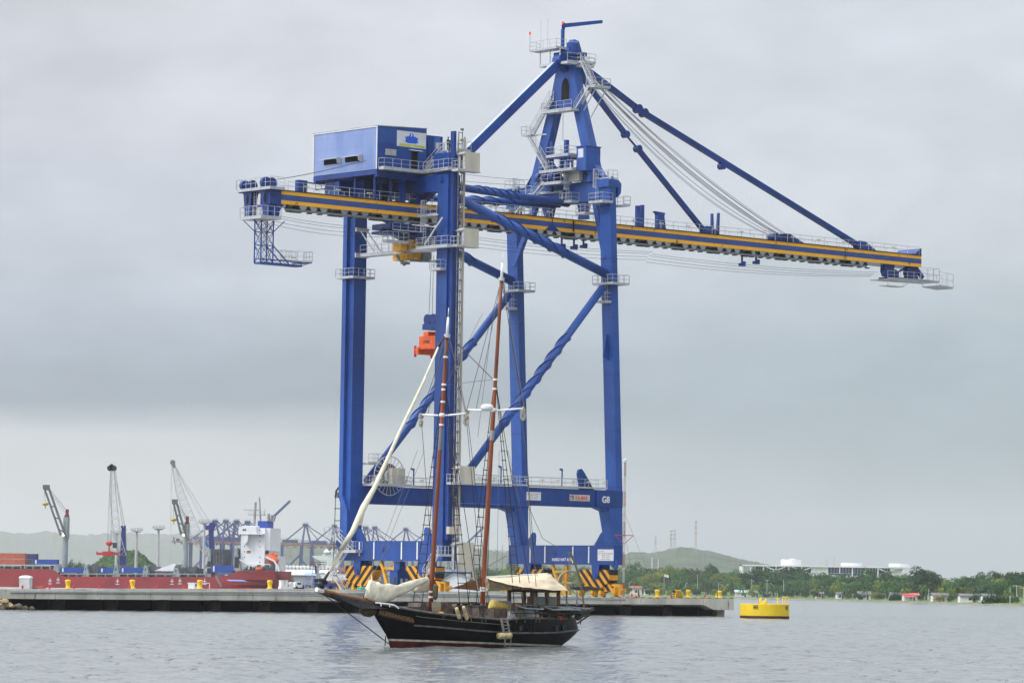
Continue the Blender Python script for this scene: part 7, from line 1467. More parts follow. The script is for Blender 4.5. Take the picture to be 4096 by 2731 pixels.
gs = copy_tree(gr_); p = at('0', 1934, 2111, 5300); gs.location = (p.x - 56, 5300, 2.0); gs.scale = (.87, .87, .87); tag(gs, 'hazy gantry with raised boom seen between the two schooner masts', 'gantry crane', 'blue container gantries far off in the haze')
# ================================================================== far white ship, sheds, stacks and trees along the port
b = MB(); q0 = setz(at('Y', 870, 690, 3300), 0); Q = lambda x, y, dy=0: at('Y', x, y, 3300) - q0 + V((0, dy, 0)); fs = empty('distant_ship', q0, 0, 'distant white ship accommodation block with overhanging bridge wing in the haze', 'ship')
b.prism([Q(870, 190), Q(1210, 180), Q(1800, 195), Q(1800, 600), Q(1160, 600), Q(1160, 370), Q(870, 230)], (0, 12, 0)); b.prism([Q(1210, 180), Q(1800, 190), Q(1800, 130), Q(1210, 130)], (0, 10, 0)); b.build('superstructure', shwh, fs)
b = MB()
for y in (345, 430, 515):
    for x in (1200, 1270, 1340, 1460, 1560): b.prism([Q(x - 9, y - 10, -.1), Q(x + 9, y - 10, -.1), Q(x + 9, y + 10, -.1), Q(x - 9, y + 10, -.1)], (0, -.1, 0))
b.build('window', M['glass'], fs)
b = MB(); b.beam(Q(1295, 130), Q(1295, 0), 1.2, 1.2); b.beam(Q(1545, 130), Q(1545, -40), 1.6, 1.6); b.lathe(Q(1365, 65), [(.2, -3), (3, 0), (.2, 3)], 10); b.beam(Q(1460, 30), Q(1620, 30), 1, 1.2); b.beam(Q(1745, 130), Q(1745, 0), 1, 1); b.build('mast', shwh, fs)
b = MB(); b.prism([Q(1160, 600), Q(2300, 600), Q(2300, 720), Q(1160, 720)], (0, 12, 0)); b.build('hull', shor, fs)
for (x0, y0, x1, y1, m_, lab) in ((205, 590, 480, 680, shor, 'hazy orange container stack above the white shed roof'), (850, 530, 980, 690, shor, 'taller hazy orange container stack left of the distant white ship'), (835, 430, 940, 520, mat('stack_maroon', (.30, .06, .06), .6), 'hazy maroon container stack under the distant gantry leg')):
    p0, p1 = at('Y', x0, y0, 3150), at('Y', x1, y1, 3150); b = MB(); n = max(1, round((p0.z - p1.z) / 2.6))
    for k in range(n): b.box((0, 0, k * (p0.z - p1.z) / n + .05), (p1.x - p0.x, 8, (k + 1) * (p0.z - p1.z) / n - .05))
    b.box((.3, .5, 0), (p1.x - p0.x - .3, 7.5, p0.z - p1.z - .2)); o = b.build('container_stack', m_); o.location = (p0.x, 3150, p1.z); tag(o, lab, 'container stack', 'far container stacks')
whroof = mat('white_shed_roof', (.62, .64, .65), .6, var=.08, scale=.1); shwall = mat('shed_wall', (.38, .39, .39), .7, var=.15, scale=.2)


def shed(k, x0, x1, ye, yr, yb_, Y, dep, lab, vents=0, roofm=None):
    p0, p1, pr_ = at(k, x0, ye, Y), at(k, x1, ye, Y), at(k, (x0 + x1) / 2, yr, Y + dep / 2); zb_ = 1.0; w = p1.x - p0.x; e = empty('warehouse', (p0.x, Y, zb_), 0, lab, 'warehouse'); h_ = p0.z - zb_; hr = pr_.z - zb_
    b = MB(); b.box((.3, .4, 0), (w - .3, dep, h_)); b.prism([(.3, .4, h_), (.3, dep, h_), (.3, dep / 2, hr - .2)], (w - .6, 0, 0)); b.build('wall', shwall, e)
    b = MB(); b.prism([(0, -.5, h_ - .1), (0, dep / 2, hr), (0, dep + .5, h_ - .1), (0, dep + .5, h_ + .1), (0, dep / 2, hr + .25), (0, -.5, h_ + .1)], (w, 0, 0)); ro = b.build('roof', roofm or whroof, e)
    for i in range(vents): b = MB(); x = w * (i + .5) / vents; b.lathe((x, dep / 2, hr + .2), [(.6, 0), (.6, .9), (1.1, 1.0), (1.1, 1.9), (.4, 2.3)], 8); b.build('roof_vent', whroof, ro)
    for i in range(int(w / 9)): b = MB(); b.box((i * 9 + 3, .32, 0), (i * 9 + 7, .4, h_ * .6)); b.build('door', shdk, e)
    return e


shed('Y', -330, 1620, 850, 690, 1300, 2000, 120, 'long white roofed port shed with a row of roof vents behind the ship stern', 15)
shed('Y', 540, 1050, 870, 800, 1300, 1850, 50, 'open shed with white and blue roof beside the parked cars', 0, mat('pale_blue_roof', (.28, .40, .62), .6))
shed('Y', 1080, 2200, 1060, 850, 1350, 1300, 60, 'grey white warehouse behind the big crane far leg stair', 0, mat('old_grey_roof', (.34, .33, .31), .7, var=.25, scale=.2))
# gabled white shed seen under the portal
p0, p1, pk = at('p', 560, 660, 1450), at('p', 1290, 670, 1450), at('p', 790, 545, 1450); e = empty('warehouse', (p0.x, 1450, 1.0), 0, 'white gabled warehouse seen between the crane legs behind the schooner masts', 'warehouse'); w = p1.x - p0.x; b = MB(); b.prism([(0, 0, 0), (w, 0, 0), (w, 0, p0.z - 1), (pk.x - p0.x, 0, pk.z - 1), (0, 0, p0.z - 1)], (0, 60, 0)); b.build('wall', shwh, e)
b = MB(); q = V((pk.x - p0.x, -.6, pk.z - .9)); b.prism([(-.8, -.6, p0.z - 1.3), q, (w + .8, -.6, p0.z - 1.3), (w + .8, -.6, p0.z - .9), q + V((0, 0, .5)), (-.8, -.6, p0.z - .9)], (0, 61, 0)); b.build('roof', mat('grey_sheet_roof', (.36, .37, .38), .7), e)
b = MB(); p0 = at('p', 1010, 500, 1700); p1 = at('p', 1100, 415, 1700); r_ = (p1.x - p0.x) / 2; b.lathe((0, 0, 0), [(r_, 0), (r_, p1.z - 1), (r_ * .5, p1.z + .3)], 16); o = b.build('storage_tank', M['cream']); o.location = ((p0.x + p1.x) / 2, 1700, 1.0); tag(o, 'cream storage tank between the two masts in front of the trees', 'tank')
# steel pylons behind the pier, lattice radio mast on the pier
for x, lab in ((1040, 'left one of two thin steel pole pylons with cross arms beside the port shed'), (1075, 'right one of two thin steel pole pylons with cross arms beside the port shed')):
    t_ = at('Y', x, 360, 1700); b = MB(); b.tube((0, 0, 0), (0, 0, t_.z - 1), .5, 6, .3)
    for yy in (405, 487, 565): z = at('Y', x, yy, 1700).z - 1; b.beam((-3.8, 0, z), (3.8, 0, z), .25, .3)
    o = b.build('power_pylon', mat('pylon_grey', (.30, .31, .30), .6)); o.location = (t_.x, 1700, 1.0); tag(o, lab, 'pylon', 'power pylons by the shed')
b0 = CR.Y('q', 1850, 985, -14.5); b1 = CR.Y('e', 2168, 170, -14.5); rm = empty('radio_mast', CR.wld(setz(b0, 0)), CR.a, 'slim red and white lattice radio mast standing beside the crane near right leg', 'radio mast'); hh = b1.z; mast_r = mat('mast_faded_red', (.36, .10, .08), .6); mast_w = mat('mast_grey_white', (.46, .46, .44), .6)
for k in range(9):
    b = MB(); lattice(b, (0, 0, hh * k / 9), ((b1.x - b0.x) * 0, 0, hh * (k + 1) / 9), .19, .19, 9, (1, 0, 0), .03, .014); b.build('mast_section', mast_r if k % 2 == 0 else mast_w, rm)
b = MB(); zc = CR.Y('e', 2160, 705, -14.5).z; b.tube((-1.6, 0, zc), (1.6, 0, zc), .05, 5); b.tube((-1.6, 0, zc), (0, 0, zc - 1.1), .04, 5); b.tube((1.6, 0, zc), (0, 0, zc - 1.1), .04, 5); b.build('outrigger', M['red'], rm)
b = MB(); b.beam((-.3, 0, hh), (.3, 0, hh + .2), .3, .3); b.tube((-.28, 0, hh - 2.2), (-.28, 0, hh - .2), .07, 5); b.build('camera_head', M['white'], rm)
b = MB()
for dx_, dz_ in ((9, .0), (-11, .0), (5, .55)): b.tube((0, 0, hh * (.62 if dz_ == 0 else .5)), (dx_, 3, 0), .014, 4)
b.build('guy_wire', M['rope'], rm)
# ================================================================== things standing on the pier
def zp(x): return float(np.interp(x, [a for a, _ in TOP[:7]] + [2.01, 16, 34.6], [z for _, z in TOP[:7]] + [.06, .03, .15]))


def on_pier(k, x, y, back=1.2):
    p = CR.Y(k, x, y, PF + back); p.z = zp(p.x); return p


boll = mat('bollard_yellow', (.78, .50, .02), .5, var=.12, scale=2.0, rust=.12)
def bollard_mesh():
    b = MB(); b.lathe((0, 0, 0), [(.42, 0), (.42, .06), (.26, .10), (.24, .42), (.30, .72), (.33, .78), (.33, .92), (.25, 1.0), (.05, 1.02)], 18); return b


bproto = None
BL = [('B', 1278, 720, 'yellow bollard nearest the left end of the pier, right of the grey cabin', 1.0), ('D', 578, 1360, 'yellow bollard on the pier below the distant green mound', 1.0), ('D', 1788, 1360, 'yellow bollard beside the small white hut on the pier', 1.0), ('E', 1093, 1390, 'yellow bollard right of the blue canopy, below the red ship stern', 1.0),
      ('r', 605, 978, 'yellow bollard right of the crane wheels, left of the striped barrier', 1.0), ('r', 1190, 982, 'yellow bollard just right of the striped barrier', 1.0), ('r', 1782, 985, 'yellow bollard at the right end of the pier beside the cone', .93)]
for k, x, y, lab, s_ in BL:
    p = on_pier(k, x, y)
    if bproto is None: o = bproto = bollard_mesh().build('mooring_bollard', boll, None, smooth=True)
    else: o = bproto.copy(); COL.objects.link(o)
    o.location = CR.wld(p); o.scale = (s_, s_, s_); tag(o, lab, 'bollard', 'yellow mooring bollards along the pier edge')
bb = MB(); bb.lathe((0, 0, -.45), [(.5, 0), (.45, .3), (.2, .48)], 12); o = bb.build('mooring_bollard', boll, None, smooth=True); o.location = CR.wld(on_pier('B', 200, 725)); tag(o, 'low yellow mooring knob left of the grey cabin on the pier', 'bollard', 'yellow mooring bollards along the pier edge')
rl_ = MB(); rl_.lathe((0, 0, 0), [(.10, 0), (.10, .16), (.13, .18), (.13, .34), (.05, .40)], 10); lp = None
LL = [('B', 422, 'red kerb light in front of the grey cabin'), ('B', 932, 'red kerb light left of the first yellow bollard'), ('B', 1385, 'red kerb light just right of the first yellow bollard'), ('B', 1872, 'red kerb light midway between the first and second bollards'), ('D', 532, 'red kerb light touching the second bollard from the left'), ('D', 1015, 'red kerb light between the second bollard and the white hut'), ('D', 1515, 'red kerb light just left of the small white hut'), ('D', 1985, 'red kerb light right of the third bollard'), ('r', 868, 'red kerb light left of the striped barrier'), ('r', 1500, 'red kerb light between the last two bollards')]
for k, x, lab in LL:
    p = on_pier(k, x, {'B': 720, 'D': 1360, 'r': 985}[k], .5)
    if lp is None: o = lp = rl_.build('kerb_light', M['red'])
    else: o = lp.copy(); COL.objects.link(o)
    o.location = CR.wld(p); tag(o, lab, 'kerb light', 'red lights along the pier kerb')
p = on_pier('B', 490, 725, 2.5); e = empty('portable_toilet', CR.wld(p), CR.a + .75, 'pale grey portable cabin with domed white roof at the left end of the pier', 'cabin'); b = MB(); wd = 1.05; b.box((-wd / 2 - .15, -wd / 2, 0), (wd / 2 + .15, wd / 2 + .1, 1.15)); b.box((-.5, -wd / 2 - .02, .15), (.3, -wd / 2, .55)); b.build('wall', mat('cabin_grey', (.55, .57, .60), .5), e)
b = MB(); b.loft([[(sx3 * k3, sy3 * k3, z) for sx3, sy3 in ((-.72, -.58), (.72, -.58), (.72, .68), (-.72, .68))] for k3, z in ((1, 1.15), (1.02, 1.2), (.9, 1.34), (.6, 1.43), (.2, 1.46))]); b.build('domed_roof', M['white'], e)
p = on_pier('D', 1665, 1362, 3.0); e = empty('guard_hut', CR.wld(p), CR.a + .5, 'small white hut with a dark window beside the third bollard', 'hut'); b = MB(); b.box((-.45, -.4, 0), (.45, .4, .6)); b.build('wall', M['white'], e); b = MB(); b.box((-.52, -.48, .6), (.52, .48, .68)); b.build('roof', M['white'], e); b = MB(); b.box((-.25, -.41, .28), (.15, -.4, .5)); b.build('window', M['glass'], e)
b = MB(); p = on_pier('D', 1745, 1362, 2.0); p2_ = on_pier('D', 1960, 1362, 2.0); w = p2_.x - p.x; b.tube((0, 0, 0), (0, 0, .65), .035, 6); b.tube((w, 0, 0), (w, 0, .65), .035, 6); b.tube((0, 0, .65), (w, 0, .65), .035, 6); o = b.build('goal_frame', M['white']); o.location = CR.wld(p); o.rotation_euler.z = CR.a; tag(o, 'thin white pipe frame standing over the third bollard', 'frame')
p = on_pier('E', 470, 1390, 3.5); p2_ = on_pier('E', 735, 1390, 3.5); w = p2_.x - p.x; e = empty('canopy', CR.wld(p), CR.a, 'low blue roofed canopy on thin red posts in front of the red ship', 'canopy'); b = MB(); b.prism([(-.05, 0, .86), (w + .05, 0, .86), (w - .05, .8, 1.0), (.1, .8, 1.0)], (0, 0, .04)); b.build('roof', mat('canopy_blue', (.14, .30, .62), .6), e)
for x in (.05, w * .45, w - .1): b = MB(); b.tube((x, .1, 0), (x, .1, .86), .03, 6); b.build('post', M['red'], e)
b = MB(); b.beam((-.2, -.2, .05), (w + 2.2, -.2, .08), .1, .1); o = b.build('red_pipe', M['red']); o.location = CR.wld(p); o.rotation_euler.z = CR.a; tag(o, 'long red pipe lying on the pier below the blue canopy', 'pipe')
p = on_pier('B', 490, 722, 2.8); b = MB(); p2_ = on_pier('B', 840, 722, 2.8); w = p2_.x - p.x; b.beam((0, 0, .05), (w * .55, 0, .05), .5, .12, mi=1); b.loft([[(w * .52 + (w * .48) * t_, y, z * (1 - .4 * abs(t_ - .5))) for y, z in ((-.3, 0), (-.25, .2), (.25, .22), (.3, 0))] for t_ in (0, .25, .5, .75, 1)]); o = b.build('tarpaulin', [mat('red_tarp', (.65, .05, .03), .6), M['black']]); o.location = CR.wld(p); o.rotation_euler.z = CR.a; tag(o, 'red tarpaulin heap beside the grey cabin on the pier', 'tarpaulin')
b = MB(); p = on_pier('B', 600, 715, 2.6); b.beam((0, 0, .08), (1.4, 0, .3), .08, .08); o = b.build('timber_plank', mat('raw_timber', (.45, .30, .10), .7)); o.location = CR.wld(p); o.rotation_euler.z = CR.a; tag(o, 'tilted yellow timber plank leaning by the grey cabin', 'plank')
p = on_pier('E', 1330, 1392, 2.5); e = empty('fuel_pump', CR.wld(p), CR.a, 'white twin fuel pump cabinet below the ship stern on the pier', 'pump'); b = MB(); b.box((-.6, 0, 0), (.6, .5, .28)); b.box((-.5, 0, .28), (-.15, .5, .9)); b.box((.1, 0, .28), (.45, .5, .9)); b.box((-.55, -.02, .9), (.5, .5, 1.0)); b.build('cabinet', M['white'], e)
p = on_pier('Y', 170, 1355, 2.5); e = empty('fuel_pump', CR.wld(p), CR.a, 'narrow white pump post right of the twin pump cabinet', 'pump'); b = MB(); b.box((-.18, 0, 0), (.18, .4, .8)); b.box((-.3, -.02, .5), (.15, .4, .75)); b.build('cabinet', M['white'], e)


def car(k, x, y, back, L_, h_, m_, lab, kind='car', pick=False, nm='parked_car'):
    p = on_pier(k, x, y, back); e = empty(nm, CR.wld(p), CR.a, lab, kind); b = MB(); w = L_ * .4
    b.prism([(0, 0, h_ * .2), (L_, 0, h_ * .2), (L_, 0, h_ * .52), (L_ * .97, 0, h_ * .58), (L_ * .72, 0, h_ * .6), (L_ * .6, 0, h_), (L_ * (.22 if pick else .08), 0, h_), (L_ * (.2 if pick else .01), 0, h_ * .6), (0, 0, h_ * .56)], (0, w, 0)); b.build('body', m_, e)
    for x0, x1 in ((.24, .38), (.42, .57)): g = MB(); g.prism([(L_ * x0, -.01, h_ * .62), (L_ * (x1 + .02), -.01, h_ * .62), (L_ * x1, -.01, h_ * .93), (L_ * x0, -.01, h_ * .93)], (0, w + .02, 0)); g.build('window', M['glass'], e)
    for x0 in (.18, .8):
        for yy in (-.02, w - .16): g = MB(); g.lathe((L_ * x0, yy, h_ * .2), [(.05, 0), (h_ * .2, 0), (h_ * .2, .18), (.05, .18)], 14, (0, 1, 0)); g.build('wheel', M['black'], e)
    return e


car('Y', 705, 1345, 5.0, 4.4, 1.25, mat('car_blue', (.04, .07, .30), .3), 'blue pickup truck with double cab parked behind the furling drum', 'pickup', True, 'pickup_truck'); car('Y', 250, 1345, 6.0, 1.6, .8, M['white'], 'white car right of the pump cabinets with a red light in front'); car('Y', 410, 1300, 9.0, 2.0, .85, mat('car_silver', (.5, .5, .52), .3), 'pale silver car parked behind the green fence')
p = on_pier('Y', 850, 1345, 2.0); e = empty('lookout_frame', CR.wld(p), CR.a, 'grey steel goal shaped frame with a hanging blue tarp on the pier', 'frame'); b = MB(); hz2 = 2.4; b.tube((0, 0, 0), (0, 0, hz2), .05, 6); b.tube((1.0, 0, 0), (1.0, 0, hz2), .05, 6); b.tube((0, 0, hz2), (1.0, 0, hz2), .04, 6); b.tube((0, 0, hz2 - .55), (1.0, 0, hz2 - .55), .04, 6); b.build('pipe_frame', M['galv'], e); b = MB(); b.prism([(.35, -.05, hz2 + .35), (.6, -.05, hz2 + .3), (.65, -.05, hz2 - .6), (.5, -.05, hz2 - .65)], (0, .1, 0)); b.build('blue_tarp', M['blue'], e)
p = on_pier('Y', 600, 1345, 3.0); e = empty('pier_fence', CR.wld(p), CR.a, 'grey metal post and rail fence beside the blue pickup', 'fence'); b = MB(); b.rail([(0, 0, 0), (2.6, 0, 0)], .75, .6, .03); b.box((-.2, .3, .5), (1.2, .35, 1.1)); b.build('rails', M['galv'], e)
tq = mat('turquoise_pipe', (.10, .52, .47), .45)
for k_, (x0, x1, yy, lab) in enumerate(((1130, 1240, 805, 'small turquoise pipe bundle left of the bundled sail'), (1480, 1890, 765, 'large turquoise pipe bundle behind the bundled sail'))):
    p, q = CR.Y('o', x0, 830, PF + 3), CR.Y('o', x1, 830, PF + 3); zt_ = CR.Y('o', x0, yy, PF + 3).z; z0_ = zp(p.x); b = MB(); n = max(2, int((zt_ - z0_) / .16))
    for i in range(n):
        for j in range(4): b.tube((0, j * .17, .08 + i * .16), (q.x - p.x, j * .17, .08 + i * .16), .085, 8)
    o = b.build('pipe_bundle', tq); o.location = CR.wld(setz(p, z0_)); o.rotation_euler.z = CR.a; tag(o, lab, 'pipes', 'turquoise pipe bundles on the pier')
p = on_pier('r', 1020, 988, 1.0); e = empty('striped_barrier', CR.wld(p), CR.a, 'yellow barrier with black diagonal stripes between two bollards', 'barrier'); bs1 = stripes('barrier_stripe', (.80, .50, .02, 1), (.012, .012, .012, 1), (.66, 0, -.75), .17, .5)
b = MB(); b.prism([(-.68, 0, 0), (.72, 0, 0), (.35, .05, .78), (-.55, .05, .78)], (0, .5, 0)); b.build('panel', bs1, e); b = MB(); b.tube((-.6, .2, .88), (.36, .2, .88), .1, 10); b.beam((.32, -.02, .8), (.74, -.02, 0), .12, .1); b.beam((-.55, -.02, .8), (-.7, -.02, 0), .08, .1); b.lathe((.36, .2, .95), [(.09, -.1), (.09, .1)], 10); b.lathe((-.6, .2, .95), [(.09, -.1), (.09, .1)], 10); b.build('frame', boll, e); b = MB(); b.tube((-.9, .2, .82), (-.62, .2, .82), .15, 12); b.build('rubber_roll', M['black'], e)
b = MB(); b.lathe((0, 0, 0), [(.17, 0), (.17, .05), (.12, .06), (.03, .68), (.02, .7)], 12); o = b.build('traffic_cone', mat('cone_yellow', (.65, .60, .03), .5), None, smooth=True); o.location = CR.wld(on_pier('r', 1714, 985, 1.0)); tag(o, 'yellow traffic cone left of the last bollard', 'cone')
b = MB(); b.lathe((0, 0, 0), [(.16, 0), (.12, .1), (.07, .5), (.05, .72)], 10); o = b.build('rusty_stanchion', mat('rusty_iron', (.12, .04, .02), .8)); o.location = CR.wld(on_pier('r', 262, 985, 1.2)); tag(o, 'dark rusty iron stanchion right of the crane wheels', 'stanchion')
b = MB(); b.lathe((0, 0, 0), [(.10, 0), (.11, .1), (.11, .45), (.04, .55), (.04, .62)], 10); o = b.build('fire_extinguisher', M['red']); o.location = CR.wld(on_pier('r', 127, 975, 2.0)); tag(o, 'red fire extinguisher standing right of the crane bogie', 'extinguisher')
b = MB(); b.tube((-.15, 0, .1), (.2, 0, .1), .05, 8); b.lathe((-.15, -.05, .12), [(.12, -.03), (.12, .03)], 10, (0, 1, 0)); b.lathe((.2, -.05, .08), [(.09, -.03), (.09, .03)], 10, (0, 1, 0)); o = b.build('hydrant_valve', M['red']); o.location = CR.wld(on_pier('r', 220, 985, .7)); o.rotation_euler.z = CR.a; tag(o, 'small red pipe valve low at the kerb beside the rusty stanchion', 'valve')
# rocks at the left foot of the pier
rockm = mat('limestone_boulder', (.40, .31, .17), .9, var=.35, scale=1.2, bump=.4); rockd = mat('wet_boulder', (.09, .07, .045), .7, var=.4, scale=1.2, bump=.4)


def rock(seed, r):
    random.seed(seed); bm = bmesh.new(); bmesh.ops.create_icosphere(bm, subdivisions=3, radius=r)
    for v_ in bm.verts: v_.co *= 1 + .32 * mnoise.noise(v_.co * (1.4 / r) + V((seed * 3.1, 0, 0))) + .08 * mnoise.noise(v_.co * (5 / r)); v_.co.z *= .72
    me = bpy.data.meshes.new('boulder'); bm.to_mesh(me); bm.free(); o = bpy.data.objects.new('boulder', me); COL.objects.link(o); return o


RK = [(20, 955, 36, 0, 'pale boulder topmost of the heap at the left pier end'), (95, 960, 60, 0, 'broad cream boulder at the top of the rock heap'), (10, 1020, 30, 0, 'small yellowish boulder at the picture edge in the rock heap'), (70, 1035, 60, 0, 'tan boulder in the middle of the rock heap'), (165, 1030, 55, 0, 'tan boulder right of the middle of the rock heap'), (30, 1090, 60, 1, 'dark wet boulder at the waterline by the picture edge'), (130, 1095, 55, 1, 'dark wet boulder second from the picture edge at the waterline'), (225, 1090, 45, 1, 'dark wet boulder third from the picture edge at the waterline'), (335, 1070, 75, 1, 'large brown boulder at the right part of the rock heap'), (480, 1090, 50, 1, 'brown boulder second from the right end of the rock heap'), (600, 1090, 42, 1, 'small dark boulder last at the right end of the rock heap'), (215, 1045, 40, 0, 'tan boulder leaning under the pier beam')]
for i, (x, y, r_, wet, lab) in enumerate(RK):
    p = CR.Y('B', x, y, PF - .7 - .5 * (i % 3)); o = rock(i + 2, r_ / 4.704 / 32 * 1.12); o.data.materials.append(rockd if wet else rockm); o.data.polygons.foreach_set('use_smooth', [True] * len(o.data.polygons)); o.location = CR.wld(p); tag(o, lab, 'boulder', 'boulders at the pier foot')
# ================================================================== yellow mooring buoy
pb0, pb1 = at('z', 257, 1130, 455), at('z', 1036, 1145, 455); rad = (pb1.x - pb0.x) / 2; bx = (pb0.x + pb1.x) / 2; zt_ = at('z', 645, 918, 455).z
bu = empty('mooring_buoy', (bx, 455 + rad, 0), 0, 'round yellow drum buoy with hook and ladder hoops floating off the pier end', 'buoy'); by_ = mat('buoy_yellow', (.80, .56, .012), .45, var=.06, scale=1.0)
b = MB(); b.lathe((0, 0, -.5), [(rad, 0), (rad, .5 + zt_ - .02), (rad - .03, .5 + zt_), (.02, .5 + zt_)], 48); b.build('drum', by_, bu, smooth=False)
b = MB(); b.lathe((0, 0, -.5), [(rad + .012, 0), (rad + .012, .5 + .30)], 48); b.build('waterline_band', mat('buoy_dark_band', (.05, .015, .018), .6, var=.3, scale=2), bu)
bl_ = mat('buoy_marking', (.07, .03, .012), .6)
def mark(px0, px1, py0, py1):
    wpos = [at('z', (px0 + px1) / 2, y, 455).z for y in (py0, py1)]; xc = at('z', (px0 + px1) / 2, py0, 455 + rad * .2).x - bx; ang = math.asin(max(-.97, min(.97, xc / rad))); nx, ny = math.sin(ang), -math.cos(ang); tx_ = V((math.cos(ang), math.sin(ang), 0)); c = V((nx * rad, ny * rad, 0)) * 1.004; h_ = wpos[0] - wpos[1]; w = h_ * 1.18; z0_ = wpos[1]
    b = MB()
    for (xa, za, xb_, zb_) in ((-w / 2, 0, w / 2, .06), (-w / 2, h_ - .06, w / 2, h_), (-w / 2, 0, -w / 2 + .06, h_), (w / 2 - .06, 0, w / 2, h_)):
        n_ = 6 if xb_ - xa > .3 else 1
        for i in range(n_):
            qa, qb = xa + (xb_ - xa) * i / n_, xa + (xb_ - xa) * (i + 1) / n_; pts = []
            for q, z in ((qa, za), (qb, za), (qb, zb_), (qa, zb_)): a2 = ang + q / rad; pts.append((math.sin(a2) * (rad + .008), -math.cos(a2) * (rad + .008), z0_ + z))
            b.face(pts)
    b.build('sign_frame', bl_, bu, fix=False)
    text('lettering', 'M9', h_ * .80, c * 1.004 + V((0, 0, z0_ + h_ * .22)), tx_, (0, 0, 1), bl_, bu, ext=.006, sx=.95, bold=.006)


mark(440, 517, 935, 1000); mark(952, 1000, 946, 1012)
b = MB(); hk = at('z', 600, 880, 455 + rad * .7); hx = hk.x - bx; b.path([(hx + (dx_ / 3.92 / 33), -.5, zt_ + dz_ / 3.92 / 33) for dx_, dz_ in ((60, 10), (0, 12), (-42, 40), (-45, 70), (-20, 90))], [.14, .17, .2, .16, .1], 8); b.path([(hx + (dx_ / 3.92 / 33), -.5, zt_ + dz_ / 3.92 / 33) for dx_, dz_ in ((-30, 20), (20, 25), (45, 50), (40, 82))], [.13, .14, .12, .07], 8); b.box((hx - .4, -.8, zt_ - .02), (hx + .6, -.2, zt_ + .12)); b.build('release_hook', by_, bu, smooth=True)
b = MB(); x_ = at('z', 828, 900, 455 + rad).x - bx; b.tube((x_, .2, zt_), (x_, .2, zt_ + .62), .09, 10); b.lathe((x_, .2, zt_ + .62), [(.12, 0), (.12, .08), (.06, .14)], 10); b.build('lantern_post', by_, bu)
for xa, xb_ in ((905, 945), (948, 995)):
    b = MB(); p, q = at('z', xa, 900, 455 + rad).x - bx, at('z', xb_, 900, 455 + rad).x - bx; hh_ = .88; b.path([(p, .1, zt_), (p, .1, zt_ + hh_ - .15)] + [((p + q) / 2 - (q - p) / 2 * math.cos(a_), .1, zt_ + hh_ - .15 + .17 * math.sin(a_)) for a_ in [.5, 1.05, 1.57, 2.1, 2.65]] + [(q, .1, zt_ + hh_ - .15), (q, .1, zt_)], .045, 6); b.build('ladder_hoop', by_, bu)
# ================================================================== land, hills and the wooded shore
grass = mat('shore_grass', (.085, .15, .035), .9, var=.35, scale=.05, dark=(.06, .10, .03)); sand = mat('shore_earth', (.20, .17, .11), .9, var=.3, scale=.1)
SHORE = [(-400, 3400), (600, 3400), (1500, 2650), (2300, 2350), (2600, 2260), (2930, 2140), (3200, 1960), (3500, 1720), (3800, 1490), (4096, 1270), (4400, 1090), (5200, 760), (6400, 560)]


def shoreY(x): return float(np.interp(x, [a for a, _ in SHORE], [y for _, y in SHORE]))


b = MB(); prof = [(-2, -.5, 1), (0, .0, 1), (3, .22, 1), (6, .45, 0), (60, .85, 0), (130, 1.1, 0), (260, 1.6, 0), (900, 3.2, 0), (9000, 6.0, 0)]
xs_l = list(range(-400, 6401, 100)); gridl = []
for x in xs_l:
    Y0 = shoreY(x) + 9 * mnoise.noise(V((x * .013, 0, 0))) + 4 * mnoise.noise(V((x * .05, 2, 0))); t_ = (x - 2048) / FPX; gridl.append([V((t_ * (Y0 + d_), Y0 + d_, z)) for d_, z, _ in prof])
for i in range(len(xs_l) - 1):
    for j in range(len(prof) - 1): b.face([gridl[i][j], gridl[i + 1][j], gridl[i + 1][j + 1], gridl[i][j + 1]], prof[j][2])
land = b.build('land', [grass, sand], None, smooth=True); tag(land, kind='structure')
b = MB(); b.prism([(-500, 1180, -2), (-18, 1180, -2), (-60, 2600, -2), (-500, 3300, -2)], (0, 0, 3.0)); tag(b.build('port_ground', mat('port_asphalt', (.12, .12, .12), .9), None), kind='structure')
forest = mat('forest_hillside', (.032, .062, .028), .95, var=.6, scale=.02, bump=.6)


def hill(name, sky, Y, dep, mt, amp, base=0.0, step=12, seed=0):
    """sky: photo pixels along the crest"""
    xs_ = np.arange(sky[0][0], sky[-1][0] + 1, step); b = MB(); G = []
    for x in xs_:
        y = float(np.interp(x, [a for a, _ in sky], [q for _, q in sky])); top = at('0', x, y, Y); row = []
        for j in range(11):
            t_ = j / 10; Yj = Y - dep * (1 - t_); px_ = top.x / Y; zz_ = base + (top.z - base) * math.sin(t_ * math.pi / 2) ** 1.15; n_ = mnoise.noise(V((x * .045 + seed, t_ * 6, seed))) + .7 * mnoise.noise(V((x * .17, t_ * 20, seed + 5)))
            row.append(V((px_ * Yj, Yj, zz_ + amp * n_ * (.3 + .7 * t_))))
        row.append(V((top.x / Y * (Y + dep), Y + dep, base))); G.append(row)
    for i in range(len(G) - 1):
        for j in range(len(G[0]) - 1): b.face([G[i][j], G[i + 1][j], G[i + 1][j + 1], G[i][j + 1]])
    return tag(b.build(name, mt, None, smooth=True), kind='structure')


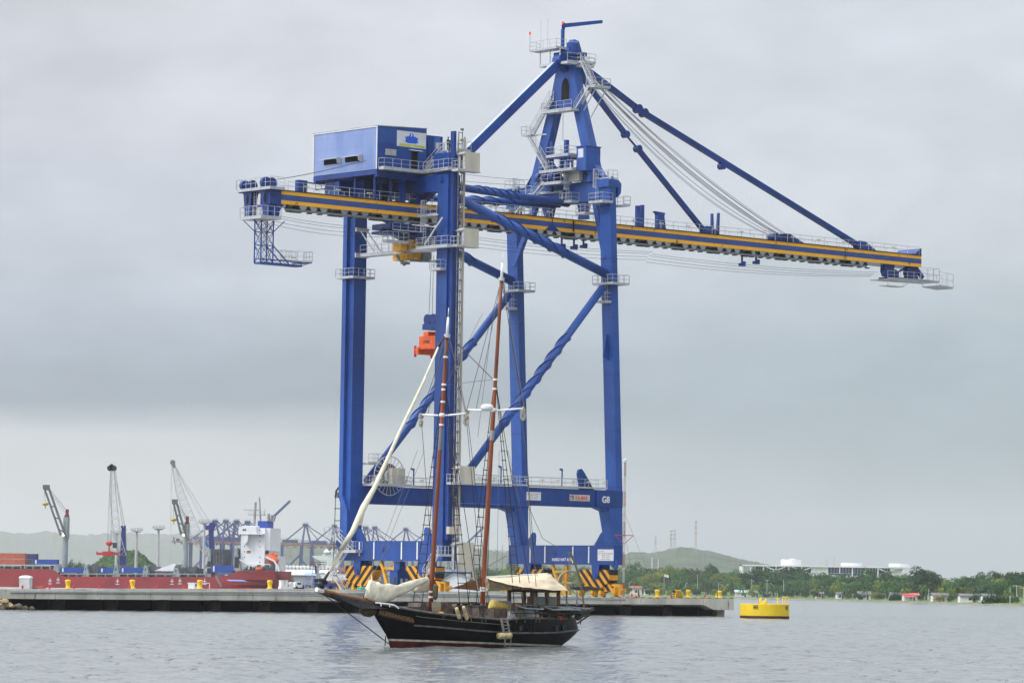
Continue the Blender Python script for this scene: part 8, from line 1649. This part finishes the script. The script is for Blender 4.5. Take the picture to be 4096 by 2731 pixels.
hill('hills', [(-500, 2120), (0, 2126), (110, 2135), (185, 2124), (250, 2132), (330, 2140), (480, 2132), (600, 2134), (760, 2138), (900, 2145), (1060, 2150), (1250, 2160), (1500, 2170), (1900, 2190), (2300, 2230), (2700, 2290), (3000, 2340)], 22000, 4000, forest, 11, 0, 7, 1)
hill('hills', [(880, 2290), (1000, 2215), (1060, 2180), (1130, 2175), (1250, 2172), (1400, 2172), (1530, 2176), (1650, 2182), (1760, 2190), (1900, 2195), (2100, 2215), (2250, 2235), (2400, 2250), (2600, 2300)], 10500, 1400, forest, 7, 0, 6, 9)
hill('hills', [(2300, 2260), (2420, 2228), (2500, 2214), (2545, 2207), (2600, 2211), (2660, 2201), (2700, 2190), (2735, 2187), (2790, 2196), (2850, 2206), (2900, 2219), (2960, 2235), (3040, 2251), (3100, 2264), (3250, 2310), (3400, 2350)], 8200, 1100, forest, 3.2, 0, 5, 4)
# ---- foliage
def leaf_mat(name, lo, hi):
    mt = bpy.data.materials.new(name); mt.use_nodes = True; t = mt.node_tree; b = t.nodes['Principled BSDF']; b.inputs['Roughness'].default_value = .65; b.inputs['Specular IOR Level'].default_value = .25
    tcn = t.nodes.new('ShaderNodeTexCoord'); n = t.nodes.new('ShaderNodeTexNoise'); t.links.new(tcn.outputs['Object'], n.inputs[0]); n.inputs['Scale'].default_value = 2.6; n.inputs['Detail'].default_value = 5
    oi = t.nodes.new('ShaderNodeObjectInfo'); f = mth('ADD', n.outputs[0], mth('MULTIPLY', mth('SUBTRACT', oi.outputs['Random'], .5, tree=t), .35, tree=t), tree=t)
    c = ramp(f, [(.3, (*lo, 1)), (.7, (*hi, 1))], t); t.links.new(c, b.inputs['Base Color']); return mt


LM = [leaf_mat('leaf_dark_green', (.009, .042, .014), (.028, .100, .028)), leaf_mat('leaf_mid_green', (.018, .066, .016), (.058, .150, .030)), leaf_mat('leaf_yellow_green', (.07, .12, .014), (.19, .24, .035)), leaf_mat('leaf_olive', (.04, .06, .02), (.10, .11, .04))]
bark = mat('tree_bark', (.11, .085, .06), .9, var=.3, scale=3); palmbark = mat('palm_bark', (.24, .21, .17), .9, var=.25, scale=3)


def crown_mesh(seed, lobes, flat, n, size):
    rng = np.random.default_rng(seed); vs, fs = [], []
    L_ = [(np.array([0, 0, .15]), .62)]
    for i in range(lobes): a = rng.random() * 6.28; r = .35 + .35 * rng.random(); L_.append((np.array([r * math.cos(a), r * math.sin(a), (rng.random() * 1.1 - .5) * flat]), .24 + .22 * rng.random()))
    w = np.array([q ** 2 for _, q in L_]); w /= w.sum(); k = rng.choice(len(L_), n, p=w)
    for i in range(n):
        c, r = L_[k[i]]; d = rng.normal(size=3); d /= np.linalg.norm(d); d[2] = abs(d[2]) if rng.random() < .55 else d[2]; p = c + d * r * (.72 + .36 * rng.random()) * np.array([1, 1, .85 if flat < .8 else 1])
        nr = d + rng.normal(size=3) * .55; nr /= np.linalg.norm(nr); t1 = np.cross(nr, [0.3, .2, 1]); t1 /= np.linalg.norm(t1); t2 = np.cross(nr, t1); s = size * (.6 + .8 * rng.random()); m0 = len(vs)
        for aa, bb in ((-1, -.6), (.2, -1), (1, .1), (.3, 1), (-.8, .7)): vs.append(tuple(p + t1 * aa * s + t2 * bb * s * .8))
        fs.append(tuple(range(m0, m0 + 5)))
    me = bpy.data.meshes.new('crown'); me.from_pydata(vs, [], fs); me.update(); return me


CM = [crown_mesh(i, 13 + i % 5, fl, 2600, .040) for i, fl in enumerate((1.0, .8, 1.1, .9, .55, 1.0, .7))]
def trunk_mb():
    b = MB(); b.path([(0, 0, -1.0), (.02, .01, -.5), (0, .02, 0)], [.075, .055, .04], 8)
    for a_, z in ((.3, -.35), (2.3, -.3), (4.2, -.38)): b.path([(0, 0, z), (.2 * math.cos(a_), .2 * math.sin(a_), z + .25), (.42 * math.cos(a_), .42 * math.sin(a_), z + .5)], [.04, .028, .012], 6)
    return b


TM = trunk_mb().build('trunk', bark, None, smooth=True); TMESH = TM.data; bpy.data.objects.remove(TM)
used = set()


def where(px):
    spots = [(1850, 'near the left mast'), (1980, 'between the schooner masts'), (2120, 'left of the right hand sill beam'), (2400, 'under the right hand sill beam'), (2520, 'just right of the radio mast'), (2600, 'behind the bollard near the crane'), (2680, 'behind the striped barrier'), (2760, 'left of the antenna hill'), (2860, 'behind the last bollard'), (2960, 'at the white building left end'), (3080, 'left of the first roof drum'), (3200, 'below the first roof drum'), (3300, 'right of the first roof drum'), (3420, 'below the second roof drum'), (3530, 'right of the second roof drum'), (3620, 'below the third roof drum'), (3720, 'right of the third roof drum'), (3820, 'above the red awning house'), (3920, 'above the white shore houses'), (4000, 'left of the tall utility pole'), (4200, 'at the right picture edge')]
    return min(spots, key=lambda s: abs(s[0] - px))[1]


def uniq(base_, px):
    base_ = base_.replace(' tree', '')
    lab = f'{base_}{"" if "palm" in base_ else " tree"} {where(px)}'
    for extra in ('', ', the left one of two', ', the right one of two', ', the lowest there', ', the tallest there', ', the palest there', ', the widest there', ', half hidden', ', the roundest there', ', the darkest there', ', set back', ', leaning', ', small crowned', ', broad crowned', ', ragged', ', high crowned', ', lone', ', behind a palm', ', squat', ', slender', ', leafiest', ', bushy', ', low and dense', ', young', ', dome shaped', ', thin', ', full', ', open crowned'):
        s = lab + extra
        if s not in used: used.add(s); return s
    return lab


def gz_at(px, Y):
    d_ = Y - shoreY(px); return float(np.interp(d_, [p[0] for p in prof], [p[1] for p in prof]))


KN = ['dark green tree', 'mid green tree', 'yellowish green tree', 'olive brown tree']
tn = [0]


def tree(px, ytop, wpx, Y, sp, grp, low=.15, base=None):
    top = at('0', px, ytop, Y); zb_ = gz_at(px, Y) if base is None else base; h_ = top.z - zb_; r_ = wpx / 2 * Y / FPX; i = tn[0]; tn[0] += 1
    e = empty('broadleaf_tree', (top.x, Y, zb_), (i * 2.4) % 6.28, uniq(KN[sp], px), 'tree', grp); ch = h_ * (1 - low)
    c = bpy.data.objects.new('crown', CM[i % len(CM)]); COL.objects.link(c); c.parent = e; zc = h_ * low * .5 + ch * .46; c.location = (0, 0, zc); c.scale = (r_ * 1.15, r_ * 1.15, ch * .66)
    c.data = c.data if c.data.materials else c.data; 
    if not c.data.materials: c.data.materials.append(LM[0])
    c.material_slots[0].link = 'OBJECT'; c.material_slots[0].material = LM[sp]
    t_ = bpy.data.objects.new('trunk', TMESH); COL.objects.link(t_); t_.parent = e; t_.location = (0, 0, zc); t_.scale = (max(1.5, h_ * .35),) * 2 + (zc,); return e


frond = None


def palm_mesh(seed):
    rng = np.random.default_rng(seed); b = MB(); n = 15
    for i in range(n):
        a = i * 2.4 + rng.random() * .4; el = .9 - 1.5 * (i / n); L_ = 1.0; pts = []
        for k in range(6):
            t_ = k / 5; rr_ = L_ * t_ * math.cos(el) * (1 - .12 * t_); z = L_ * (t_ * math.sin(el) - .55 * t_ * t_); pts.append(V((rr_ * math.cos(a), rr_ * math.sin(a), z)))
        sd_ = V((-math.sin(a), math.cos(a), 0))
        for k in range(5):
            for s_ in (-1, 1):
                w0_, w1_ = .17 * math.sin(math.pi * min(1, k / 5 + .12)), .17 * math.sin(math.pi * min(1, (k + 1) / 5 + .05)); dr = V((0, 0, -.10))
                b.face([pts[k], pts[k + 1], pts[k + 1] + sd_ * s_ * w1_ + dr, pts[k].lerp(pts[k + 1], .35) + sd_ * s_ * w0_ * .85 + dr])
    for k in range(5): b.lathe(V((.1 * math.cos(k * 1.3), .1 * math.sin(k * 1.3), -.12)), [(.02, -.05), (.055, 0), (.02, .05)], 6)
    return b


PMS = []
for sd_ in (1, 2, 3): o = palm_mesh(sd_).build('fronds', LM[1], None, smooth=False); PMS.append(o.data); bpy.data.objects.remove(o)
b = MB(); b.path([(0, 0, 0), (.3, .1, .35), (.35, .1, .7), (.2, 0, 1.0)], [.05, .036, .032, .03], 8); o = b.build('trunk', palmbark, None, smooth=True); PTR = o.data; bpy.data.objects.remove(o)


def palm(px, ytop, wpx, Y, sp=1):
    i = tn[0]; tn[0] += 1; top = at('0', px, ytop, Y); zb_ = gz_at(px, Y); r_ = wpx / 2 * Y / FPX; h_ = top.z - zb_ - r_ * .55
    e = empty('coconut_palm', (top.x, Y, zb_), (i * 1.7) % 6.28, uniq(['dark feathery coconut palm', 'green feathery coconut palm', 'yellowing coconut palm', 'dull coconut palm'][sp], px), 'palm', 'palms along the shore lawn'); k = h_ * .10
    t_ = bpy.data.objects.new('trunk', PTR); COL.objects.link(t_); t_.parent = e; t_.scale = (k * 1.8, k * 1.8, h_); c = bpy.data.objects.new('fronds', PMS[i % 3]); COL.objects.link(c); c.parent = e; c.location = (k * 1.8 * .2, 0, h_); c.scale = (r_ * 1.15,) * 3; c.material_slots[0].link = 'OBJECT'; c.material_slots[0].material = LM[sp]; return e


random.seed(12)
SK = [(1700, 2262), (1800, 2255), (1900, 2262), (1950, 2262), (1990, 2256), (2060, 2245), (2110, 2250), (2180, 2262), (2230, 2258), (2330, 2262), (2430, 2262), (2480, 2250), (2521, 2243), (2572, 2248), (2620, 2272), (2660, 2258), (2705, 2256), (2760, 2259), (2800, 2263), (2849, 2251), (2905, 2272), (2960, 2281), (3060, 2267), (3120, 2268), (3190, 2255), (3260, 2274), (3320, 2284), (3380, 2274), (3480, 2274), (3548, 2265), (3610, 2290), (3706, 2265), (3775, 2296), (3820, 2300), (3855, 2289), (3900, 2290), (3940, 2286), (4000, 2279), (4060, 2272), (4096, 2268), (4200, 2275)]
def sky_y(x): return float(np.interp(x, [a for a, _ in SK], [y for _, y in SK]))


GB, GM_ = 'tall trees along the wooded shore', 'middle row of shore trees'
for x, y in SK:
    sp = random.choice((0, 0, 1, 1, 3)); 
    if x in (2660, 2705): sp = 2
    if x in (2849, 2521, 3190, 3060, 4000, 4060): sp = 0
    tree(x, y, random.uniform(74, 108), shoreY(x) + 330, sp, GB)
x = 1690
while x < 4230:
    tree(x, sky_y(x) + random.uniform(14, 30), random.uniform(60, 95), shoreY(x) + 260, random.choice((0, 0, 1, 1, 1, 2)), GM_); x += random.uniform(38, 56)
x = 2440
while x < 4230:
    tree(x, sky_y(x) + random.uniform(40, 64), random.uniform(48, 80), shoreY(x) + 190, random.choice((0, 1, 1, 2, 3)), GM_, .1); x += random.uniform(36, 60)
for px, yt, wp, sp in ((3705, 2272, 128, 0), (3570, 2312, 92, 1), (3680, 2323, 122, 2), (3843, 2338, 86, 2), (3908, 2330, 104, 3), (3960, 2322, 110, 0), (3170, 2308, 96, 1), (3010, 2272, 110, 0), (3095, 2268, 96, 0), (3300, 2320, 80, 1), (3420, 2320, 90, 1)): tree(px, yt, wp, shoreY(px) + 130, sp, 'large trees standing on the shore lawn', .12)
for i in range(34):
    px = 2540 + i * 36 + random.uniform(-12, 12)
    if px > 3700: break
    palm(px, random.uniform(2308, 2342), random.uniform(40, 58), shoreY(px) + random.uniform(60, 120), random.choice((0, 0, 1, 1, 1, 2)))
for px, yt in ((3780, 2330), (3622, 2322), (3488, 2338), (3820, 2322), (3050, 2318), (2545, 2305), (2570, 2330), (2905, 2312)): palm(px, yt, 50, shoreY(px) + 110, 1)
random.seed(31)
for i in range(30):                                        # low bushes and young trees right on the lawn, half hiding the houses
    px = 2530 + i * 53 + random.uniform(-18, 18)
    tree(px, random.uniform(2352, 2364) + (px - 2930) * .018, random.uniform(26, 46), shoreY(px) + random.uniform(34, 46), random.choice((0, 1, 1, 2)), 'bushes and young trees along the lawn', .02)
for i in range(16):
    px = 2960 + i * 72 + random.uniform(-20, 20); palm(px, random.uniform(2326, 2344) + (px - 2930) * .012, random.uniform(38, 52), shoreY(px) + random.uniform(36, 48), random.choice((0, 1, 1, 2)))
# trees by the port, the mound
def wood(name, k, pts, Y, n, size, m_, lab):
    """one mass of leaves over a mound (too many crowns to count)"""
    rng = np.random.default_rng(3); vs, fs = [], []; P = [at(k, x, y, Y) for x, y in pts]; xs0, zs0 = [p.x for p in P], [p.z for p in P]
    for i in range(n):
        x = rng.uniform(xs0[0], xs0[-1]); zt2 = float(np.interp(x, xs0, zs0)); t_ = rng.random() ** .7; y = Y - 40 * (1 - t_) * 1.0; z = 1.0 + (zt2 - 1.0) * t_ + 1.6 * mnoise.noise(V((x * .09, t_ * 5, 1))) + rng.normal() * .5; nr = np.array([rng.normal() * .5, -.8, .7]) + rng.normal(size=3) * .35; nr /= np.linalg.norm(nr); t1 = np.cross(nr, [.3, .2, 1]); t1 /= np.linalg.norm(t1); t2 = np.cross(nr, t1); s = size * (.6 + .8 * rng.random()); m0 = len(vs); c = np.array([x, y, z])
        for aa, bb in ((-1, -.6), (.2, -1), (1, .1), (.3, 1), (-.8, .7)): vs.append(tuple(c + t1 * aa * s + t2 * bb * s))
        fs.append(tuple(range(m0, m0 + 5)))
    me = bpy.data.meshes.new(name); me.from_pydata(vs, [], fs); me.materials.append(m_); o = bpy.data.objects.new(name, me); COL.objects.link(o); return tag(o, lab, 'woodland', None, 'stuff')


lmx = leaf_mat('mound_foliage', (.020, .06, .016), (.055, .12, .035)); lmx.node_tree.nodes['Noise Texture'].inputs['Scale'].default_value = .12
wood('woodland', 'F', [(660, 850), (700, 828), (740, 795), (790, 765), (850, 748), (920, 742), (960, 733), (1000, 742), (1040, 770), (1070, 800), (1110, 830), (1130, 850)], 2100, 17000, .85, lmx, 'green wooded mound rising behind the red ship')
for x, y, w in ((505, 800, 42), (545, 797, 52), (590, 806, 46)): tree(x / 1.8092, 1800 + y / 1.8092, w / 1.3, 2300, 1, 'small trees behind the first ship crane', .1, 1.0)
for x, y, w, Y in ((1215, 730, 330, 1900), (1540, 735, 160, 1950), (880, 1000, 120, 1600), (150, 830, 180, 1750)): tree(1150 + x / 8.711, 2200 + y / 8.711, w / 8.711 * 1.1, Y, 1, 'small trees beside the port sheds', .05, 1.0)
for x in range(900, 1720, 60): tree(x, 2172 + 12 * math.sin(x), 70, 5400, 1, 'hazy trees on the ridge behind the far gantries', .05, 120.0) if False else None
# ---- long white building above the trees
YB = 2560; wb0 = setz(at('z', 262, 400, YB), 0); BW = lambda x, y, dy=0.0, k='z': at(k, x, y, YB + dy) - wb0 - V((0, dy, 0)) + V((0, dy, 0)); wbu = empty('office_building', wb0, 0, 'long low white building with glazed upper floor and drum shaped roof huts behind the trees', 'building'); wwall = mat('building_white', (.74, .75, .76), .6, var=.04)
x0_, x1_ = 0.0, (at('A', 765, 250, YB) - wb0).x; zr0 = BW(300, 300).z; zf = BW(300, 412).z - 1.5
b = MB(); b.box((x0_, -1.5, zr0 - 1.0), (x1_, 30, zr0)); b.box((x0_ + 20, -1.5, zf - 1.2), (x1_ - 8, 30, zf)); b.box((x0_, 4, 3), (x1_, 26, zf - 1.2)); b.box((x0_, -1.0, 3), (x0_ + 1.0, 28, zr0)); b.box((x1_ - 9, -.5, 3), (x1_ - 8, 28, zr0))
for i in range(13): x = x0_ + 6 + i * (x1_ - 14) / 12; b.box((x - .35, -1.0, zf), (x + .35, -.3, zr0 - 1.0))
b.build('frame', wwall, wbu)
for f0, f1 in ((.08, .40), (.50, .86)):
    b = MB(); b.box((x0_ + x1_ * f0, 3.0, zf), (x0_ + x1_ * f1, 3.4, zr0 - 1.0)); wn = b.build('window_band', mat('blue_glazing', (.06, .09, .20), .15), wbu); b = MB(); n_ = int((f1 - f0) * 60)
    for i in range(n_): x = x0_ + x1_ * (f0 + (f1 - f0) * i / n_); b.box((x, 2.9, zf), (x + .18, 3.0, zr0 - 1.0))
    b.box((x0_ + x1_ * f0, 2.9, zf + 1.2), (x0_ + x1_ * f1, 3.0, zf + 1.4)); b.build('mullions', wwall, wn)
b = MB(); b.box((x0_ + x1_ * .40, .5, zf), (x0_ + x1_ * .50, 10, zr0 - 1)); b.box((x0_ + x1_ * .86, 2, zf), (x1_ - 9, 10, zr0 - 1)); b.build('wall', wwall, wbu)
b = MB()
for xa in (16, 34, x1_ - 26): b.beam((xa, -.8, zf), (xa + 14, -.8, zr0 - 1), .5, .7); b.beam((xa + 14, -.8, zf), (xa, -.8, zr0 - 1), .5, .7)
b.build('cross_brace', wwall, wbu)
for k, xa, xb_, yt in (('z', 900, 1222, 218), ('z', 1845, 2180, 272), ('A', 413, 726, 190)):
    p0, p1 = BW(xa, yt, 0, k), BW(xb_, yt, 0, k); r_ = (p1.x - p0.x) / 2; b = MB(); b.lathe(((p0.x + p1.x) / 2, 14, zr0), [(r_, 0), (r_, p0.z - zr0)], 32)
    if xa == 900: b.box((p0.x + r_ * .85, 10, zr0), (p0.x + r_ * 1.35, 16, p0.z + .8))
    b.build('roof_drum', wwall, wbu)
# ---- antennas on the hill, yacht masts, poles
def at_ant(k, x, yt, yb_, Y, w, lab, red=False):
    t_, b_ = at(k, x, yt, Y), at(k, x, yb_, Y); b = MB(); h_ = t_.z - b_.z; lattice(b, (0, 0, -6), (0, 0, h_), w * (1.8 if not red else 1), w * .5, 9, (1, 0, 0), .16 * w ** .8, .09 * w ** .8)
    if w > 2.5:
        for z in (.55, .75, .95): b.box((-1.6 * w / 2, -1, h_ * z), (1.6 * w / 2, 1, h_ * z + 2))
    o = b.build('antenna_tower', mat('tower_pale_red', (.40, .26, .25), .6) if red else mat('tower_grey', (.35, .37, .38), .6)); o.location = b_; tag(o, lab, 'antenna tower', 'antenna towers on the hill')


at_ant('G', 421, 125, 208, 7900, 2.76, 'thin grey lattice tower at the left foot of the hill crest'); at_ant('G', 503, 92, 200, 7900, 3.68, 'red white antenna tower, left one of the close pair on the hill', True); at_ant('G', 521, 90, 196, 7900, 3.45, 'pale antenna tower, right one of the close pair on the hill'); at_ant('G', 632, 42, 194, 7900, 3.45, 'tallest red antenna tower standing alone on the hill crest', True)
at_ant('z', 1596, 205, 290, 7900, 1.6, 'faint lattice tower above the white building, left of two'); at_ant('z', 1710, 165, 300, 7900, 1.6, 'faint lattice tower above the white building, right of two')
for k, x, yt, lab in (('r', 508, 230, 'taller white yacht mast rising above the trees'), ('r', 626, 255, 'shorter white yacht mast rising above the trees')):
    t_ = at(k, x, yt, 2650); b = MB(); b.tube((0, 0, 0), (0, 0, t_.z - 2), .35, 6, .22); b.beam((-2, 0, (t_.z - 2) * .62), (2, 0, (t_.z - 2) * .62), .2, .2); o = b.build('yacht_mast', M['white']); o.location = (t_.x, 2650, 2); tag(o, lab, 'mast', 'yacht masts above the trees')
PL = [('r', 738, 540, 930, 'white flagpole with a white flag on the lawn behind the first bollard', 1), ('r', 1142, 722, 860, 'short street lamp behind the striped barrier', 0), ('r', 1365, 545, 940, 'white painted pole right of the second right hand bollard', 2), ('r', 1762, 700, 850, 'street lamp behind the last bollard', 0), ('z', 418, 525, 805, 'utility pole in front of the low white house', 2), ('z', 660, 538, 800, 'utility pole with short cross arm among the palms', 3), ('z', 920, 535, 800, 'utility pole left of the large round tree', 2), ('A', 2246, 505, 775, 'tall utility pole with cross arm near the right picture edge', 3), ('A', 2345, 535, 800, 'utility pole cut by the right picture edge', 3), ('A', 2150, 540, 650, 'utility pole behind the tree, left of the tall cross armed pole', 2), ('A', 965, 555, 725, 'pale pole in front of the red awning house tree', 2), ('r', 80, 690, 780, 'street lamp just right of the crane wheels', 0)]
for k, x, yt, yb_, lab, kd in PL:
    px = K[k][0] + x / K[k][2]; Y = shoreY(px) + 55; t_ = at(k, x, yt, Y); zb_ = gz_at(px, Y); h_ = t_.z - zb_; e = empty('street_lamp' if kd == 0 else ('flagpole' if kd == 1 else 'utility_pole'), (t_.x, Y, zb_), 0, lab, 'pole', 'poles along the shore'); b = MB(); b.tube((0, 0, 0), (0, 0, h_), .16, 6, .12); b.build('post', polem, e)
    if kd == 0: b = MB(); b.path([(0, 0, h_), (.5, 0, h_ + .3), (1.3, 0, h_ + .3)], .09, 5); b.box((.9, -.2, h_ + .2), (1.6, .2, h_ + .4)); b.build('lamp_arm', polem, e)
    if kd == 1: b = MB(); b.prism([(.1, 0, h_), (2.8, .3, h_ - .7), (2.8, .3, h_ - 2.2), (.1, 0, h_ - 1.6)], (0, .06, 0)); b.build('flag', M['white'], e)
    if kd == 3: b = MB(); b.beam((-1.4, 0, h_ - .3), (1.4, 0, h_ - .3), .2, .2); b.build('cross_arm', polem, e)
# ---- houses on the lawn
tile = mat('clay_tile_roof', (.34, .10, .07), .8, var=.2, scale=1.5); gtile = mat('dark_sheet_roof', (.14, .14, .15), .7, var=.2); redr = mat('red_sheet_roof', (.50, .09, .08), .6)


def house(k, x0, x1, ye, yr, off, lab, roofm, porch=0, wallm=None):
    px = K[k][0] + (x0 + x1) / 2 / K[k][2]; Y = shoreY(px) + off; p0, p1 = at(k, x0, ye, Y), at(k, x1, ye, Y); pr_ = at(k, x0, yr, Y + 4); zb_ = gz_at(px, Y); w = p1.x - p0.x; h_ = max(2.4, p0.z - zb_); hr = max(h_ + .8, pr_.z - zb_); D_ = 9.0; e = empty('shore_house', (p0.x, Y, zb_), 0, lab, 'house', 'low houses along the shore')
    b = MB(); b.box((.4, .5, -.5), (w - .4, D_ - .5, h_)); b.build('wall', wallm or M['white'], e); b = MB(); b.prism([(0, -.3, h_ - .15), (0, D_ / 2, hr), (0, D_ + .3, h_ - .15), (0, D_ + .3, h_ + .1), (0, D_ / 2, hr + .25), (0, -.3, h_ + .1)], (w, 0, 0)); b.build('roof', roofm, e)
    n = max(1, int(w / 5.5))
    for i in range(n): xx = .4 + (w - .8) * (i + .5) / n; b = MB(); b.box((xx - .6, .42, h_ * .35), (xx + .6, .5, h_ * .75)); b.build('window', M['glass'], e)
    b = MB(); b.box((w * .5 + 1.0, .43, -.2), (w * .5 + 1.9, .5, h_ * .78)); b.build('door', mat('door_brown', (.10, .05, .03), .6), e)
    if porch:
        b = MB(); b.prism([(w * .05, .4, h_ - .2), (w * .7, .4, h_ - .2), (w * .7, -2.6, h_ - .8), (w * .05, -2.6, h_ - .8)], (0, 0, .12)); b.build('awning', redr, e)
        for f in (.07, .28, .48, .68): b = MB(); b.box((w * f, -2.5, -.5), (w * f + .25, -2.3, h_ - .7)); b.build('porch_post', M['white'], e)
    return e


HS = [('r', 90, 330, 805, 770, 60, 'low white house with dark open front right of the crane wheels', tile, 0), ('r', 355, 480, 862, 835, 55, 'small white house behind the first right hand bollard', gtile, 0), ('z', 150, 405, 735, 702, 50, 'white house with pale roof left of the pole, above the buoy left end', mat('pale_green_roof', (.40, .47, .44), .7), 0), ('z', 400, 525, 745, 712, 52, 'white house part with open porch right of the pole, above the buoy', gtile, 0), ('z', 1420, 1560, 802, 780, 60, 'tiny white house right of the buoy hoops', gtile, 0), ('z', 1745, 1860, 770, 745, 60, 'small pale house between palms right of the buoy', gtile, 0), ('z', 2080, 2300, 770, 725, 60, 'grey roofed house half hidden by palms', gtile, 0), ('A', 400, 570, 660, 615, 60, 'white house with dark roof left of the red pavilion', gtile, 0), ('A', 590, 840, 690, 662, 50, 'open pavilion with a long red roof on white posts', redr, 1), ('A', 1010, 1265, 668, 622, 55, 'gabled white house with red awning and red tiled porch', gtile, 1), ('A', 1410, 1730, 705, 680, 50, 'wide white house under the dark spreading trees', gtile, 0), ('A', 1745, 1950, 690, 660, 60, 'white house left of the hedge near the tall pole', gtile, 0), ('A', 0, 130, 650, 612, 70, 'low house with dark roof behind palms', gtile, 0), ('r', 2060, 2352, 885, 850, 60, 'pale house right behind the last bollard', gtile, 0)]
for h_ in HS: house(*h_)
for k, x0, x1, lab in (('A', 1740, 2200, 'long clipped hedge before the right hand houses'), ('A', 390, 560, 'short clipped hedge left of the red pavilion')):
    px = K[k][0] + (x0 + x1) / 2 / K[k][2]; Y = shoreY(px) + 45; p0, p1 = at(k, x0, 750, Y), at(k, x1, 750, Y); zb_ = gz_at(px, Y); rng = np.random.default_rng(7); b = MB()
    for i in range(700): c = V((rng.uniform(0, p1.x - p0.x), rng.uniform(-1, 1), rng.uniform(-.3, 2.0))); d1 = V(rng.normal(size=3)).normalized() * .45; d2 = V(rng.normal(size=3)).normalized() * .45; b.face([c - d1, c - d2, c + d1, c + d2])
    o = b.build('hedge', LM[0], None, fix=False); o.location = (p0.x, Y, zb_); tag(o, lab, 'hedge')
# ---- people on the crane: small figures
def person(name, loc, rz, coat, legs, hat, lab, arm=None):
    e = empty(name, loc, rz, lab, 'person'); me = bpy.data.meshes.new('body'); bm = bmesh.new(); vl = bm.verts.layers.skin.verify()
    J = {'pel': ((0, 0, .92), .15), 'sp': ((0, 0, 1.18), .15), 'ch': ((0, -.01, 1.38), .17), 'nk': ((0, -.02, 1.52), .065), 'hd0': ((0, -.03, 1.60), .10), 'hd1': ((0, -.03, 1.72), .095), 'hl': ((-.10, 0, .88), .10), 'kl': ((-.12, -.03, .48), .075), 'al': ((-.13, .02, .08), .05), 'tl': ((-.13, -.14, .04), .045), 'hr': ((.10, 0, .88), .10), 'kr': ((.12, -.05, .48), .075), 'ar': ((.13, .0, .08), .05), 'tr': ((.13, -.16, .04), .045), 'sl': ((-.20, 0, 1.42), .07), 'el': ((-.30, -.05, 1.15), .05), 'wl': ((-.26, -.22, .98), .038), 'fl': ((-.25, -.30, .96), .035), 'sr': ((.20, 0, 1.42), .07), 'er': ((.34, -.12, 1.22), .05), 'wr': ((.46, -.30, 1.12), .038), 'fr': ((.50, -.37, 1.10), .035)}
    if arm: J.update(arm)
    vv = {}
    for k_, (c, r) in J.items(): v_ = bm.verts.new(c); v_[vl].radius = (r, r * .85); vv[k_] = v_
    vv['pel'][vl].use_root = True
    for a_, c_ in (('pel', 'sp'), ('sp', 'ch'), ('ch', 'nk'), ('nk', 'hd0'), ('hd0', 'hd1'), ('pel', 'hl'), ('hl', 'kl'), ('kl', 'al'), ('al', 'tl'), ('pel', 'hr'), ('hr', 'kr'), ('kr', 'ar'), ('ar', 'tr'), ('ch', 'sl'), ('sl', 'el'), ('el', 'wl'), ('wl', 'fl'), ('ch', 'sr'), ('sr', 'er'), ('er', 'wr'), ('wr', 'fr')): bm.edges.new((vv[a_], vv[c_]))
    bm.to_mesh(me); bm.free(); o = bpy.data.objects.new('body', me); COL.objects.link(o); o.parent = e; me.materials.append(mat('skin_tone', (.22, .11, .065), .6)); o.modifiers.new('skin', 'SKIN'); sb_ = o.modifiers.new('sub', 'SUBSURF'); sb_.levels = 1; sb_.render_levels = 2
    b = MB(); b.lathe((0, -.01, .84), [(.19, 0), (.20, .2), (.21, .45), (.235, .56), (.15, .66)], 14)
    for s_, q in ((-1, 'l'), (1, 'r')): b.path([J['s' + q][0], J['e' + q][0], J['w' + q][0]], [.085, .068, .055], 8)
    b.build('jacket', coat, e, smooth=True); b = MB()
    for q in 'lr': b.path([J['h' + q][0], J['k' + q][0], J['a' + q][0]], [.125, .095, .075], 8)
    b.build('trousers', legs, e, smooth=True); b = MB(); b.lathe((0, -.03, 1.69), [(.15, 0), (.135, .03), (.125, .09), (.08, .15), (.01, .165)], 14); b.build('hard_hat', hat, e, smooth=True); return e


dkc_ = mat('dark_workwear', (.015, .018, .03), .8); pk = mat('pale_pink_shirt', (.50, .32, .36), .8); hzg = M['galv']
pz = gz + 2.3; person('person', CR.wld((2.1, 2.2, pz + .02)), CR.a - .6, dkc_, dkc_, M['white'], 'worker in dark overalls and white hard hat leaning on the rail above the leg top')
person('person', CR.wld((3.7, 4.6, hz_ + .02)), CR.a + .4, dkc_, dkc_, mat('green_hat', (.03, .15, .10), .5), 'crouching looking worker in dark clothes by the blue container door')
person('person', CR.wld((26.5, 10.3, z1 + .02)), CR.a + 1.2, pk, dkc_, M['white'], 'worker in a pale pink shirt and white helmet beside the A frame stair', {'er': ((.30, -.10, 1.50), .05), 'wr': ((.34, -.2, 1.78), .038), 'fr': ((.35, -.22, 1.87), .035)})
# ================================================================== air: one closed box of pale haze round everything
hzm = bpy.data.materials.new('sea_haze'); hzm.use_nodes = True; t = hzm.node_tree; t.nodes.remove(t.nodes['Principled BSDF']); pv = t.nodes.new('ShaderNodeVolumePrincipled'); pv.inputs['Density'].default_value = HAZE_D; pv.inputs['Color'].default_value = (.80, .81, .83, 1); pv.inputs['Anisotropy'].default_value = .2; t.links.new(pv.outputs[0], t.nodes['Material Output'].inputs['Volume'])
b = MB(); b.box((-6500, -400, -1.5), (6500, 27000, 560)); hz2_ = b.build('haze', hzm, None); tag(hz2_, kind='stuff')
